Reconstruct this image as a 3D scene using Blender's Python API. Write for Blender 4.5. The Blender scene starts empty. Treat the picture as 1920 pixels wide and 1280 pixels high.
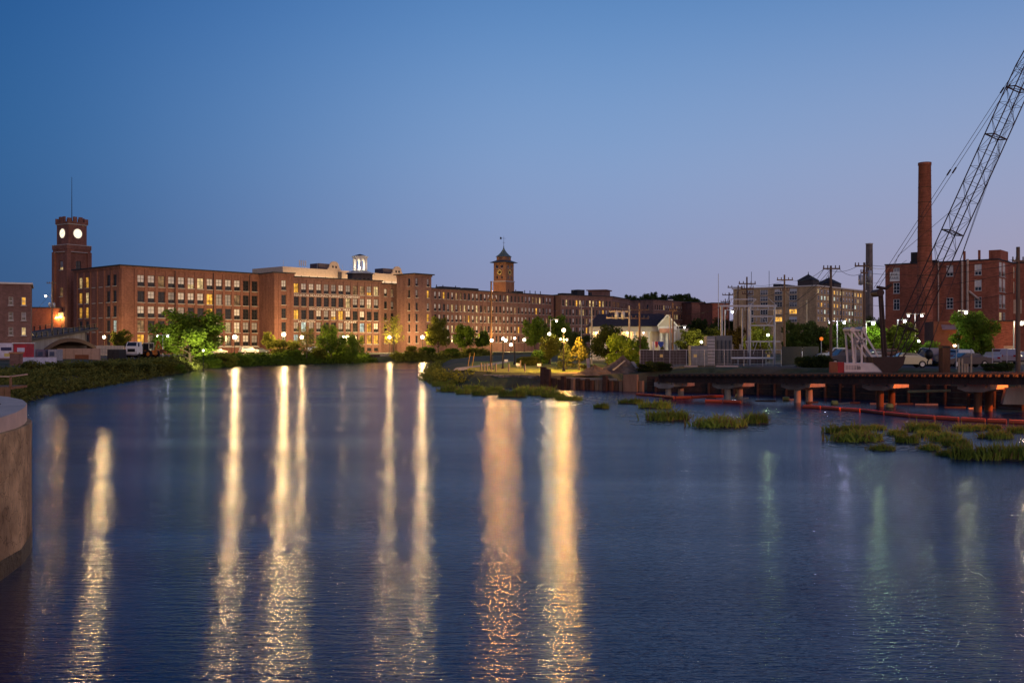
import bpy, bmesh, math, random
from mathutils import Vector, Matrix
RND = random.Random(11)
sc = bpy.context.scene
COL = sc.collection
PI = math.pi
rad = math.radians

# ---------------------------------------------------------------- camera
F, HZ, CAMZ = 1867.0, 647.0, 4.5          # focal length in photo pixels, horizon row, eye height above the river
cam = bpy.data.cameras.new('camera'); camo = bpy.data.objects.new('camera', cam); COL.objects.link(camo)
cam.lens = 35.0; cam.sensor_width = 36.0; cam.shift_y = 7 / 1920; cam.clip_start = 0.1; cam.clip_end = 9000
camo.location = (0, 0, CAMZ); camo.rotation_euler = (PI / 2, 0, 0)
sc.camera = camo

# ---------------------------------------------------------------- world: clear dusk sky
def lin(r, g, b):
    f = lambda c: (c / 255 / 12.92) if c / 255 <= 0.04045 else ((c / 255 + 0.055) / 1.055) ** 2.4
    return (f(r), f(g), f(b), 1.0)
world = bpy.data.worlds.new('World'); sc.world = world; world.use_nodes = True
wn = world.node_tree; wl = wn.links; bg = wn.nodes['Background']
tc = wn.nodes.new('ShaderNodeTexCoord'); sx = wn.nodes.new('ShaderNodeSeparateXYZ')
wl.new(tc.outputs['Generated'], sx.inputs[0])
ramp = wn.nodes.new('ShaderNodeValToRGB'); wl.new(sx.outputs['Z'], ramp.inputs[0])
cr = ramp.color_ramp; cr.interpolation = 'B_SPLINE'
cr.elements[0].position = 0.0; cr.elements[0].color = lin(147, 143, 173)
cr.elements[1].position = 1.0; cr.elements[1].color = lin(28, 58, 112)
for p, c in ((0.05, (146, 149, 182)), (0.12, (139, 157, 197)), (0.20, (132, 162, 205)), (0.31, (96, 142, 197)), (0.42, (66, 112, 170)), (0.65, (40, 80, 138))):
    e = cr.elements.new(p); e.color = lin(*c)
# the sky is brighter towards the afterglow, far round to the right, and deeper blue to the left
dot = wn.nodes.new('ShaderNodeVectorMath'); dot.operation = 'DOT_PRODUCT'
wl.new(tc.outputs['Generated'], dot.inputs[0]); dot.inputs[1].default_value = (0.95, -0.3, 0.0)
mr = wn.nodes.new('ShaderNodeMapRange'); wl.new(dot.outputs['Value'], mr.inputs[0]); mr.inputs[1].default_value = -1.0; mr.inputs[2].default_value = 1.0
az = wn.nodes.new('ShaderNodeValToRGB'); wl.new(mr.outputs[0], az.inputs[0]); az.color_ramp.interpolation = 'B_SPLINE'
az.color_ramp.elements[0].position = 0.0; az.color_ramp.elements[0].color = (0.08, 0.25, 0.42, 1); az.color_ramp.elements[1].position = 0.44; az.color_ramp.elements[1].color = (1, 1, 1, 1)
for p, c in ((0.15, (0.12, 0.33, 0.50)), (0.21, (0.32, 0.52, 0.68)), (0.28, (0.66, 0.78, 0.87)), (0.35, (0.97, 0.98, 0.99))):
    e = az.color_ramp.elements.new(p); e.color = (*c, 1)
glow = wn.nodes.new('ShaderNodeMapRange'); wl.new(dot.outputs['Value'], glow.inputs[0])
glow.inputs[1].default_value = -0.2; glow.inputs[2].default_value = 0.95; glow.inputs[3].default_value = 0.0; glow.inputs[4].default_value = 0.85
low = wn.nodes.new('ShaderNodeMapRange'); wl.new(sx.outputs['Z'], low.inputs[0])
low.inputs[1].default_value = 0.0; low.inputs[2].default_value = 0.38; low.inputs[3].default_value = 1.0; low.inputs[4].default_value = 0.0
gm = wn.nodes.new('ShaderNodeMath'); gm.operation = 'MULTIPLY'; wl.new(glow.outputs[0], gm.inputs[0]); wl.new(low.outputs[0], gm.inputs[1])
warm = wn.nodes.new('ShaderNodeMixRGB'); wl.new(gm.outputs[0], warm.inputs[0]); wl.new(ramp.outputs[0], warm.inputs[1]); warm.inputs[2].default_value = (0.62, 0.40, 0.36, 1)
mul = wn.nodes.new('ShaderNodeVectorMath'); mul.operation = 'MULTIPLY'; wl.new(warm.outputs[0], mul.inputs[0]); wl.new(az.outputs[0], mul.inputs[1])
wl.new(mul.outputs[0], bg.inputs[0]); bg.inputs[1].default_value = 1.0

# the last of the afterglow: a very soft, weak, warm sun low behind the camera
sund = bpy.data.lights.new('afterglow_sun', 'SUN'); sund.energy = 0.85; sund.angle = rad(60); sund.color = (1.0, 0.62, 0.42)
suno = bpy.data.objects.new('afterglow_sun', sund); COL.objects.link(suno)
SUN_DIR = Vector((0.36, -0.90, 0.24)).normalized()
suno.rotation_euler = SUN_DIR.to_track_quat('Z', 'Y').to_euler()
suno.location = SUN_DIR * 200

vs = sc.view_settings; vs.view_transform = 'Standard'; vs.look = 'None'; vs.exposure = 0.0; vs.gamma = 1.0; vs.use_curve_mapping = False
cy = sc.cycles
cy.use_denoising = True; cy.max_bounces = 5; cy.diffuse_bounces = 2; cy.glossy_bounces = 3; cy.transmission_bounces = 3; cy.volume_bounces = 0
cy.sample_clamp_indirect = 4.0; cy.sample_clamp_direct = 80.0; cy.caustics_reflective = False; cy.caustics_refractive = False
try:
    cy.denoiser = 'OPENIMAGEDENOISE'; cy.denoising_input_passes = 'RGB_ALBEDO_NORMAL'
except Exception:
    pass

# ---------------------------------------------------------------- helpers
def P(px, py, d): return Vector(((px - 960) / F * d, d, CAMZ + (HZ - py) / F * d))
def W(px, d): return Vector(((px - 960) / F * d, d))
def Z(py, d): return CAMZ + (HZ - py) / F * d

class MB:
    def __init__(s): s.v = []; s.f = []; s.m = []; s.s = []
    def face(s, pts, mi=0, sm=False):
        n = len(s.v); s.v += [tuple(p) for p in pts]; s.f.append(tuple(range(n, n + len(pts)))); s.m.append(mi); s.s.append(sm)
    def raw(s, vs_, fs, mi=0, sm=False):
        n = len(s.v); s.v += [tuple(p) for p in vs_]
        for f in fs: s.f.append(tuple(i + n for i in f)); s.m.append(mi); s.s.append(sm)
    def box(s, x0, x1, y0, y1, z0, z1, mi=0):
        s.raw([(x0, y0, z0), (x1, y0, z0), (x1, y1, z0), (x0, y1, z0), (x0, y0, z1), (x1, y0, z1), (x1, y1, z1), (x0, y1, z1)],
              [(0, 3, 2, 1), (4, 5, 6, 7), (0, 1, 5, 4), (1, 2, 6, 5), (2, 3, 7, 6), (3, 0, 4, 7)], mi)
    def bar(s, p0, p1, w, h=None, up=(0, 0, 1), mi=0):
        p0 = Vector(p0); p1 = Vector(p1); h = w if h is None else h
        d = (p1 - p0); 
        if d.length < 1e-6: return
        d.normalize(); a = d.cross(Vector(up))
        if a.length < 1e-3: a = d.cross(Vector((1, 0, 0)))
        a.normalize(); b = a.cross(d); a *= w / 2; b *= h / 2
        q = [p0 - a - b, p0 + a - b, p0 + a + b, p0 - a + b]; r = [x + (p1 - p0) for x in q]
        s.raw(q + r, [(0, 3, 2, 1), (4, 5, 6, 7), (0, 1, 5, 4), (1, 2, 6, 5), (2, 3, 7, 6), (3, 0, 4, 7)], mi)
    def tube(s, p0, p1, r0, r1=None, n=6, cap=True, mi=0, sm=True):
        p0 = Vector(p0); p1 = Vector(p1); r1 = r0 if r1 is None else r1
        d = p1 - p0
        if d.length < 1e-6: return
        d.normalize(); a = d.orthogonal().normalized(); b = d.cross(a)
        ring = lambda c, r: [c + (a * math.cos(2 * PI * i / n) + b * math.sin(2 * PI * i / n)) * r for i in range(n)]
        s.raw(ring(p0, r0) + ring(p1, r1), [(i, (i + 1) % n, n + (i + 1) % n, n + i) for i in range(n)], mi, sm)
        if cap: s.face(ring(p0, r0)[::-1], mi); s.face(ring(p1, r1), mi)
    def path(s, pts, r, n=5, mi=0):
        for a, b in zip(pts[:-1], pts[1:]): s.tube(a, b, r, r, n, False, mi)
    def lathe(s, prof, n=10, c=(0, 0), mi=0, sm=True, ph=0.0):
        vs_ = []; fs = []
        for r, z in prof:
            for i in range(n):
                t = 2 * PI * i / n + ph; vs_.append((c[0] + r * math.cos(t), c[1] + r * math.sin(t), z))
        for k in range(len(prof) - 1):
            for i in range(n): fs.append((k * n + i, k * n + (i + 1) % n, (k + 1) * n + (i + 1) % n, (k + 1) * n + i))
        s.raw(vs_, fs, mi, sm)
        s.face([vs_[i] for i in range(n)][::-1], mi); s.face(vs_[-n:], mi)
    def prism(s, pts, z0, z1, mi=0):
        n = len(pts); lo = [(p[0], p[1], z0) for p in pts]; hi = [(p[0], p[1], z1) for p in pts]
        s.raw(lo + hi, [(i, (i + 1) % n, n + (i + 1) % n, n + i) for i in range(n)], mi)
        s.face(lo[::-1], mi); s.face(hi, mi)
    def xprism(s, prof, y0, y1, mi=0):                  # profile in x,z extruded along y
        n = len(prof); lo = [(p[0], y0, p[1]) for p in prof]; hi = [(p[0], y1, p[1]) for p in prof]
        s.raw(lo + hi, [(i, (i + 1) % n, n + (i + 1) % n, n + i) for i in range(n)], mi)
        s.face(lo[::-1], mi); s.face(hi, mi)
    def ball(s, c, r, sub=2, mi=0, sz=1.0):
        bm = bmesh.new(); bmesh.ops.create_icosphere(bm, subdivisions=sub, radius=r)
        s.raw([(v.co.x + c[0], v.co.y + c[1], v.co.z * sz + c[2]) for v in bm.verts], [tuple(v.index for v in f.verts) for f in bm.faces], mi, True)
        bm.free()
    def mesh(s, name, mats):
        me = bpy.data.meshes.new(name); me.from_pydata(s.v, [], s.f)
        if not isinstance(mats, (list, tuple)): mats = [mats]
        for m in mats: me.materials.append(m)
        me.polygons.foreach_set('material_index', s.m); me.polygons.foreach_set('use_smooth', s.s); me.update()
        return me
    def part(s, name, mats, parent=None, loc=(0, 0, 0), rz=0.0): return ob(name, s.mesh(name, mats), parent, loc, rz)

def ob(name, me, parent=None, loc=(0, 0, 0), rz=0.0, scale=None):
    o = bpy.data.objects.new(name, me); COL.objects.link(o); o.parent = parent; o.location = loc; o.rotation_euler = (0, 0, rz)
    if scale is not None: o.scale = scale if hasattr(scale, '__len__') else (scale,) * 3
    return o
def tag(o, label, cat, group=None):
    o['label'] = label; o['category'] = cat
    if group: o['group'] = group
    return o
def thing(name, label, cat, loc=(0, 0, 0), rz=0.0, group=None):
    o = bpy.data.objects.new(name, None); COL.objects.link(o); o.location = loc; o.rotation_euler = (0, 0, rz); o.empty_display_size = 0.3
    return tag(o, label, cat, group)
def struct(o): o['kind'] = 'structure'; return o
def stuff(o): o['kind'] = 'stuff'; return o
ORD = ['first', 'second', 'third', 'fourth', 'fifth', 'sixth', 'seventh', 'eighth', 'ninth', 'tenth', 'eleventh', 'twelfth', 'thirteenth', 'fourteenth', 'fifteenth',
       'sixteenth', 'seventeenth', 'eighteenth', 'nineteenth', 'twentieth']

# ---------------------------------------------------------------- materials
MATS = {}
def mat(name, col, rough=0.8, metal=0.0, var=0.25, scale=1.5, bump=0.0, bscale=None, streak=False, spec=0.3, stain=None):
    if name in MATS: return MATS[name]
    m = bpy.data.materials.new(name); m.use_nodes = True; n = m.node_tree.nodes; l = m.node_tree.links; b = n['Principled BSDF']
    b.inputs['Roughness'].default_value = rough; b.inputs['Metallic'].default_value = metal; b.inputs['Specular IOR Level'].default_value = spec
    t = n.new('ShaderNodeTexCoord'); src = t.outputs['Object']
    if streak:
        mp = n.new('ShaderNodeMapping'); mp.inputs['Scale'].default_value = (1, 1, 0.18); l.new(src, mp.inputs[0]); src = mp.outputs[0]
    nz = n.new('ShaderNodeTexNoise'); nz.inputs['Scale'].default_value = scale; nz.inputs['Detail'].default_value = 6; nz.inputs['Roughness'].default_value = 0.65; l.new(src, nz.inputs['Vector'])
    mx = n.new('ShaderNodeMixRGB'); c = col
    rp = n.new('ShaderNodeMapRange'); rp.inputs[1].default_value = 0.3; rp.inputs[2].default_value = 0.7; l.new(nz.outputs['Fac'], rp.inputs[0]); l.new(rp.outputs[0], mx.inputs[0])
    mx.inputs[1].default_value = (c[0] * (1 - var), c[1] * (1 - var), c[2] * (1 - var), 1); mx.inputs[2].default_value = (min(1, c[0] * (1 + var)), min(1, c[1] * (1 + var)), min(1, c[2] * (1 + var)), 1)
    out = mx.outputs[0]
    if stain:
        n2 = n.new('ShaderNodeTexNoise'); n2.inputs['Scale'].default_value = scale * 0.22; n2.inputs['Detail'].default_value = 5; l.new(src, n2.inputs['Vector'])
        r2 = n.new('ShaderNodeMapRange'); r2.inputs[1].default_value = 0.48; r2.inputs[2].default_value = 0.68; l.new(n2.outputs['Fac'], r2.inputs[0])
        m2 = n.new('ShaderNodeMixRGB'); l.new(r2.outputs[0], m2.inputs[0]); l.new(out, m2.inputs[1]); m2.inputs[2].default_value = (*stain, 1); out = m2.outputs[0]
    l.new(out, b.inputs['Base Color'])
    if bump:
        n3 = n.new('ShaderNodeTexNoise'); n3.inputs['Scale'].default_value = bscale or scale * 4; n3.inputs['Detail'].default_value = 5; l.new(src, n3.inputs['Vector'])
        bp = n.new('ShaderNodeBump'); bp.inputs['Strength'].default_value = bump; bp.inputs['Distance'].default_value = 0.05; l.new(n3.outputs['Fac'], bp.inputs['Height']); l.new(bp.outputs[0], b.inputs['Normal'])
    MATS[name] = m; return m

def brick(name, col, var=0.22, mortar=0.85):
    if name in MATS: return MATS[name]
    m = bpy.data.materials.new(name); m.use_nodes = True; n = m.node_tree.nodes; l = m.node_tree.links; b = n['Principled BSDF']
    b.inputs['Roughness'].default_value = 0.9; b.inputs['Specular IOR Level'].default_value = 0.2
    t = n.new('ShaderNodeTexCoord'); sep = n.new('ShaderNodeSeparateXYZ'); l.new(t.outputs['Object'], sep.inputs[0])
    add = n.new('ShaderNodeMath'); add.operation = 'ADD'; l.new(sep.outputs[0], add.inputs[0]); l.new(sep.outputs[1], add.inputs[1])
    cmb = n.new('ShaderNodeCombineXYZ'); l.new(add.outputs[0], cmb.inputs[0]); l.new(sep.outputs[2], cmb.inputs[1])
    bt = n.new('ShaderNodeTexBrick'); l.new(cmb.outputs[0], bt.inputs['Vector']); bt.inputs['Scale'].default_value = 1.0
    bt.inputs['Brick Width'].default_value = 0.44; bt.inputs['Row Height'].default_value = 0.15; bt.inputs['Mortar Size'].default_value = 0.014
    c = col; bt.inputs['Color1'].default_value = (c[0] * (1 + var), c[1] * (1 + var), c[2] * (1 + var), 1); bt.inputs['Color2'].default_value = (c[0] * (1 - var), c[1] * (1 - var), c[2] * (1 - var), 1)
    bt.inputs['Mortar'].default_value = (c[0] * mortar, c[1] * 1.25 * mortar, c[2] * 1.4 * mortar, 1)
    mp = n.new('ShaderNodeMapping'); mp.inputs['Scale'].default_value = (1, 1, 0.25); l.new(t.outputs['Object'], mp.inputs[0])
    nz = n.new('ShaderNodeTexNoise'); nz.inputs['Scale'].default_value = 0.55; nz.inputs['Detail'].default_value = 7; nz.inputs['Roughness'].default_value = 0.7; l.new(mp.outputs[0], nz.inputs['Vector'])
    rp = n.new('ShaderNodeMapRange'); rp.inputs[1].default_value = 0.3; rp.inputs[2].default_value = 0.72; rp.inputs[3].default_value = 0.62; rp.inputs[4].default_value = 1.2; l.new(nz.outputs['Fac'], rp.inputs[0])
    sc_ = n.new('ShaderNodeVectorMath'); sc_.operation = 'SCALE'; l.new(bt.outputs['Color'], sc_.inputs[0]); l.new(rp.outputs[0], sc_.inputs['Scale'])
    l.new(sc_.outputs[0], b.inputs['Base Color'])
    bp = n.new('ShaderNodeBump'); bp.inputs['Strength'].default_value = 0.4; bp.inputs['Distance'].default_value = 0.02; l.new(bt.outputs['Fac'], bp.inputs['Height']); bp.invert = True; l.new(bp.outputs[0], b.inputs['Normal'])
    MATS[name] = m; return m

def emit(name, col, strength, sample=True, noise=False, rnd=0.0):
    if name in MATS: return MATS[name]
    m = bpy.data.materials.new(name); m.use_nodes = True; n = m.node_tree.nodes; l = m.node_tree.links
    n.remove(n['Principled BSDF']); e = n.new('ShaderNodeEmission'); e.inputs[0].default_value = (*col, 1); e.inputs[1].default_value = strength
    l.new(e.outputs[0], n['Material Output'].inputs[0])
    if noise or rnd:
        v = n.new('ShaderNodeValue'); v.outputs[0].default_value = strength; src = v.outputs[0]
        oi = n.new('ShaderNodeObjectInfo')
        if rnd:
            r = n.new('ShaderNodeMapRange'); r.inputs[3].default_value = 1 - rnd; r.inputs[4].default_value = 1 + rnd; l.new(oi.outputs['Random'], r.inputs[0])
            q = n.new('ShaderNodeMath'); q.operation = 'MULTIPLY'; l.new(src, q.inputs[0]); l.new(r.outputs[0], q.inputs[1]); src = q.outputs[0]
        if noise:
            t = n.new('ShaderNodeTexCoord'); av = n.new('ShaderNodeVectorMath'); av.operation = 'ADD'; l.new(t.outputs['Object'], av.inputs[0])
            cb = n.new('ShaderNodeCombineXYZ'); mm = n.new('ShaderNodeMath'); mm.operation = 'MULTIPLY'; mm.inputs[1].default_value = 57.0; l.new(oi.outputs['Random'], mm.inputs[0]); l.new(mm.outputs[0], cb.inputs[0]); l.new(cb.outputs[0], av.inputs[1])
            nz = n.new('ShaderNodeTexNoise'); nz.inputs['Scale'].default_value = 0.9; nz.inputs['Detail'].default_value = 2; l.new(av.outputs[0], nz.inputs['Vector'])
            r = n.new('ShaderNodeMapRange'); r.inputs[1].default_value = 0.35; r.inputs[2].default_value = 0.68; r.inputs[3].default_value = 0.45; r.inputs[4].default_value = 1.5; l.new(nz.outputs['Fac'], r.inputs[0])
            q = n.new('ShaderNodeMath'); q.operation = 'MULTIPLY'; l.new(src, q.inputs[0]); l.new(r.outputs[0], q.inputs[1]); src = q.outputs[0]
        l.new(src, e.inputs[1])
    if not sample: m.cycles.emission_sampling = 'NONE'
    MATS[name] = m; return m

def globe_mat(col):
    k = 'lamp_globe_%d_%d_%d' % tuple(int(c * 100) for c in col)
    if k in MATS: return MATS[k]
    m = bpy.data.materials.new(k); m.use_nodes = True; n = m.node_tree.nodes; l = m.node_tree.links; n.remove(n['Principled BSDF'])
    e = n.new('ShaderNodeEmission'); e.inputs[0].default_value = (*[min(1, .35 + .65 * c) for c in col], 1); e.inputs[1].default_value = 5.0
    t = n.new('ShaderNodeBsdfTransparent'); ad = n.new('ShaderNodeAddShader'); l.new(e.outputs[0], ad.inputs[0]); l.new(t.outputs[0], ad.inputs[1]); l.new(ad.outputs[0], n['Material Output'].inputs[0])
    m.cycles.emission_sampling = 'NONE'; MATS[k] = m; return m
def globe(parent, pos, r, col, s, name='globe', sz=1.0):
    """a clear lit lamp globe with its bulb: the bulb is a point light of nearly the globe's radius, s its radiance"""
    q = MB(); q.ball(pos, r, 2, sz=sz); g = q.part(name, globe_mat(col), parent)
    ld = bpy.data.lights.new('bulb', 'POINT'); ld.shadow_soft_size = r * 0.9; ld.energy = s * 4 * PI * PI * (r * 0.9) ** 2; ld.color = col
    o = bpy.data.objects.new('bulb', ld); COL.objects.link(o); o.parent = g; o.location = pos
    return g

BRICK = brick('mill_brick', (0.225, 0.098, 0.07)); BRICK2 = brick('mill_brick_worn', (0.215, 0.11, 0.088)); BRICK3 = brick('far_brick', (0.23, 0.125, 0.1))
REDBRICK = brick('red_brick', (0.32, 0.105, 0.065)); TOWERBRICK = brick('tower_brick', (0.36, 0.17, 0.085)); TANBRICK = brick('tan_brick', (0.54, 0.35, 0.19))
STONE = mat('granite_trim', (0.42, 0.39, 0.36), 0.85, var=0.2, scale=3)
ROOFD = mat('dark_roofing', (0.035, 0.035, 0.04), 0.9, var=0.3)
FRAME = mat('dark_window_frame', (0.035, 0.035, 0.04), 0.5)
WFRAME = mat('white_window_frame', (0.6, 0.58, 0.55), 0.5)
GLASS = mat('dark_glass', (0.018, 0.02, 0.024), 0.12, var=0.3, spec=0.6)
BLIND = mat('pale_blind', (0.62, 0.6, 0.6), 0.6, var=0.12, scale=2, spec=0.5)
BLINDD = mat('grey_blind', (0.3, 0.29, 0.31), 0.6, var=0.15, scale=2, spec=0.5)
LIT = emit('lit_window_amber', (1.0, 0.48, 0.07), 0.95, False, True, 0.35)
LITW = emit('lit_window_cream', (1.0, 0.68, 0.30), 0.65, False, True, 0.35)
LITC = emit('lit_window_white', (0.85, 0.95, 0.8), 0.7, False, True, 0.3)
LITD = emit('lit_window_dim', (1.0, 0.55, 0.25), 0.28, False, True, 0.4)
CONC = mat('concrete', (0.36, 0.33, 0.29), 0.85, var=0.22, scale=1.2, bump=0.3, streak=True, stain=(0.2, 0.17, 0.14))
CONCL = mat('pale_concrete', (0.62, 0.5, 0.37), 0.8, var=0.15, scale=1.5, bump=0.2)
PIERC = mat('pier_concrete', (0.44, 0.36, 0.27), 0.85, var=0.25, scale=1.6, bump=0.4, streak=True, stain=(0.22, 0.15, 0.1))
WOOD = mat('weathered_pole_wood', (0.17, 0.105, 0.065), 0.85, var=0.3, scale=3, streak=True)
STEEL = mat('galvanised_steel', (0.42, 0.42, 0.43), 0.5, 0.4, var=0.15)
DSTEEL = mat('black_painted_steel', (0.018, 0.017, 0.017), 0.5, 0.2, var=0.3)
RUST = mat('rusted_steel', (0.14, 0.062, 0.03), 0.85, 0.1, var=0.4, scale=2.5, bump=0.3, streak=True)
WHITE = mat('white_paint', (0.76, 0.74, 0.7), 0.6, var=0.08)
RUBBER = mat('black_rubber', (0.012, 0.012, 0.012), 0.8)
# ================================================================ THE SETTING
RIVER = [(-60, -40), (-24, 6), (-17, 20), (-18, 30), (-34, 62), (-42, 88), (-48.8, 124), (-51.5, 143), (-60.5, 195), (-56, 227), (-47, 245), (-37.2, 267), (-23, 276), (-14, 290), (-6, 298), (8, 308), (40, 326), (90, 345), (150, 356),
         (150, 330), (90, 318), (45, 296), (18, 274), (3, 250), (-6, 225), (-11, 195), (-12.6, 160), (-10.2, 128), (-7.5, 112), (-4.2, 106), (3.4, 103.5), (13.2, 98.5), (25, 93), (38, 80), (52, 66), (75, 52), (130, 40), (130, -40)]
def _sd(x, y):
    ins = False; best = 1e9; n = len(RIVER)
    for i in range(n):
        ax, ay = RIVER[i]; bx, by = RIVER[(i + 1) % n]
        if (ay > y) != (by > y) and x < (bx - ax) * (y - ay) / (by - ay) + ax: ins = not ins
        dx = bx - ax; dy = by - ay; t = max(0, min(1, ((x - ax) * dx + (y - ay) * dy) / (dx * dx + dy * dy)))
        d = (x - ax - t * dx) ** 2 + (y - ay - t * dy) ** 2
        if d < best: best = d
    return -math.sqrt(best) if ins else math.sqrt(best)
def _ss(a, b, x):
    t = max(0, min(1, (x - a) / (b - a))); return t * t * (3 - 2 * t)
def base_z(x, y):
    z = 2.3
    park = _ss(-30, -14, x) * (1 - _ss(8, 22, x)) * _ss(90, 104, y) * (1 - _ss(140, 190, y))
    z += park * (-0.9 + 0.012 * (y - 100))
    if x < -14 and y < 320:
        z -= 0.95 * (1 - _ss(3, 15, abs(_sd(x, y))))
    return z
def gz(x, y):
    s = _sd(x, y); b = base_z(x, y)
    wdt = 1.2 if (y < 112 and 0 < x < 120) else 3.2
    return -1.2 + (b + 1.2) * _ss(-wdt, wdt * 0.9, s)

def ground_mat():
    m = mat('bank_earth_and_grass', (0.075, 0.085, 0.032), 0.95, var=0.5, scale=0.6, bump=0.6, bscale=5, stain=(0.13, 0.095, 0.055)); return m
def build_ground():
    x0, x1, y0, y1, st = -150.0, 170.0, -36.0, 390.0, 2.0
    nx = int((x1 - x0) / st) + 1; ny = int((y1 - y0) / st) + 1
    b = MB(); b.v = [(x0 + i * st, y0 + j * st, gz(x0 + i * st, y0 + j * st)) for j in range(ny) for i in range(nx)]
    b.f = [(j * nx + i, j * nx + i + 1, (j + 1) * nx + i + 1, (j + 1) * nx + i) for j in range(ny - 1) for i in range(nx - 1)]
    # outer sheet out to the horizon
    k = len(b.v); far = 5000
    edge = [(x0, y0), (x1, y0), (x1, y1), (x0, y1)]; out = [(-far, -300), (far, -300), (far, far), (-far, far)]
    b.v += [(e[0], e[1], 2.25) for e in edge] + [(o[0], o[1], 2.25) for o in out]
    for i in range(4): j = (i + 1) % 4; b.f.append((k + i, k + j, k + 4 + j, k + 4 + i))
    b.m = [0] * len(b.f); b.s = [True] * len(b.f)
    return struct(b.part('ground', ground_mat()))
build_ground()

def water():
    m = bpy.data.materials.new('river_water'); m.use_nodes = True; n = m.node_tree.nodes; l = m.node_tree.links; b = n['Principled BSDF']
    b.inputs['Base Color'].default_value = (0.002, 0.014, 0.06, 1); b.inputs['IOR'].default_value = 1.31; b.inputs['Specular IOR Level'].default_value = 0.5
    t = n.new('ShaderNodeTexCoord'); src = t.outputs['Object']
    def nz(scale, det, sy, rough=0.55, dist=0.0):
        mp = n.new('ShaderNodeMapping'); mp.inputs['Scale'].default_value = (0.36, sy, 1); mp.inputs['Rotation'].default_value = (0, 0, rad(7)); l.new(src, mp.inputs[0])
        k = n.new('ShaderNodeTexNoise'); k.inputs['Scale'].default_value = scale; k.inputs['Detail'].default_value = det; k.inputs['Roughness'].default_value = rough; k.inputs['Distortion'].default_value = dist
        l.new(mp.outputs[0], k.inputs['Vector']); return k.outputs['Fac']
    big, mid, fine = nz(0.35, 2, 1.6), nz(4.2, 3, 1.5, 0.6), nz(15.0, 2, 1.3, 0.65)
    gust = nz(0.045, 3, 2.2)
    def mul(a, k):
        q = n.new('ShaderNodeMath'); q.operation = 'MULTIPLY'; l.new(a, q.inputs[0])
        if isinstance(k, float): q.inputs[1].default_value = k
        else: l.new(k, q.inputs[1])
        return q.outputs[0]
    def add(a, c):
        q = n.new('ShaderNodeMath'); q.operation = 'ADD'; l.new(a, q.inputs[0]); l.new(c, q.inputs[1]); return q.outputs[0]
    g = n.new('ShaderNodeMapRange'); g.inputs[1].default_value = 0.36; g.inputs[2].default_value = 0.62; g.inputs[3].default_value = 0.45; g.inputs[4].default_value = 1.15; l.new(gust, g.inputs[0])
    h = add(mul(big, 0.02), mul(add(mul(mid, 0.032), mul(fine, 0.015)), g.outputs[0]))
    bp = n.new('ShaderNodeBump'); bp.inputs['Strength'].default_value = 1.0; bp.inputs['Distance'].default_value = 1.0; l.new(h, bp.inputs['Height']); l.new(bp.outputs[0], b.inputs['Normal'])
    rr = n.new('ShaderNodeMapRange'); rr.inputs[1].default_value = 0.36; rr.inputs[2].default_value = 0.62; rr.inputs[3].default_value = 0.11; rr.inputs[4].default_value = 0.15; l.new(gust, rr.inputs[0]); l.new(rr.outputs[0], b.inputs['Roughness'])
    b.inputs['Specular Tint'].default_value = (0.66, 0.85, 1.0, 1); b.inputs['Anisotropic'].default_value = 0.6; tv = n.new('ShaderNodeCombineXYZ'); tv.inputs[1].default_value = 1.0; l.new(tv.outputs[0], b.inputs['Tangent'])
    q = MB(); q.face([(-400, -60, 0), (400, -60, 0), (400, 420, 0), (-400, 420, 0)])
    struct(q.part('river_water', m))
water()

def patch(name, pts, m, dz=0.02, cuts=3, flat=None):
    bm = bmesh.new(); bm.faces.new([bm.verts.new((p[0], p[1], 0)) for p in pts]); bmesh.ops.triangulate(bm, faces=bm.faces[:])
    bmesh.ops.subdivide_edges(bm, edges=bm.edges[:], cuts=cuts, use_grid_fill=True)
    for v in bm.verts: v.co.z = (base_z(v.co.x, v.co.y) if flat is None else flat) + dz
    me = bpy.data.meshes.new(name); bm.to_mesh(me); bm.free(); me.materials.append(m)
    return struct(ob(name, me))
GRASSM = mat('mown_lawn', (0.2, 0.235, 0.03), 0.95, var=0.35, scale=1.2, bump=0.8, bscale=14, stain=(0.26, 0.21, 0.05))
PATHM = mat('park_path_paving', (0.36, 0.31, 0.25), 0.9, var=0.2, scale=2)
ASPH = mat('asphalt', (0.075, 0.07, 0.068), 0.9, var=0.3, scale=0.8, bump=0.4, bscale=20, stain=(0.11, 0.1, 0.09))
GRAVEL = mat('gravel', (0.16, 0.135, 0.115), 0.95, var=0.5, scale=6, bump=1.0, bscale=16)
DIRT = mat('bare_earth', (0.34, 0.2, 0.085), 0.95, var=0.4, scale=1.4, bump=1.0, bscale=5)
patch('park_lawn', [(-5.2, 114.5), (-2.5, 109.6), (3.8, 107.0), (9, 111), (13, 122), (12, 138), (2, 150), (-6, 150)], GRASSM, 0.03)
patch('park_path', [(-6.8, 114), (-5.4, 114.5), (-5.3, 122), (-2.5, 133), (0, 150), (-1.6, 150), (-4.1, 134), (-6.9, 123)], PATHM, 0.045)
patch('earth_bank', [(4.5, 106.5), (13.5, 102.5), (17, 108), (13.6, 118), (9.2, 111.4), (6, 109)], DIRT, 0.035)
patch('substation_gravel', [(17, 106), (40, 92), (46, 104), (40, 128), (22, 128), (15, 118)], GRAVEL, 0.03)
patch('parking_lot', [(40, 94), (52, 80), (76, 84), (82, 135), (48, 135), (42, 112)], ASPH, 0.04)
patch('mill_drive', [(-92, 190), (-80, 168), (-64, 168), (-66, 205), (-60, 236), (-50, 256), (-40, 276), (-26, 286), (-16, 300), (-18, 318), (-40, 298), (-62, 276), (-90, 236)], ASPH, 0.03)
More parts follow.
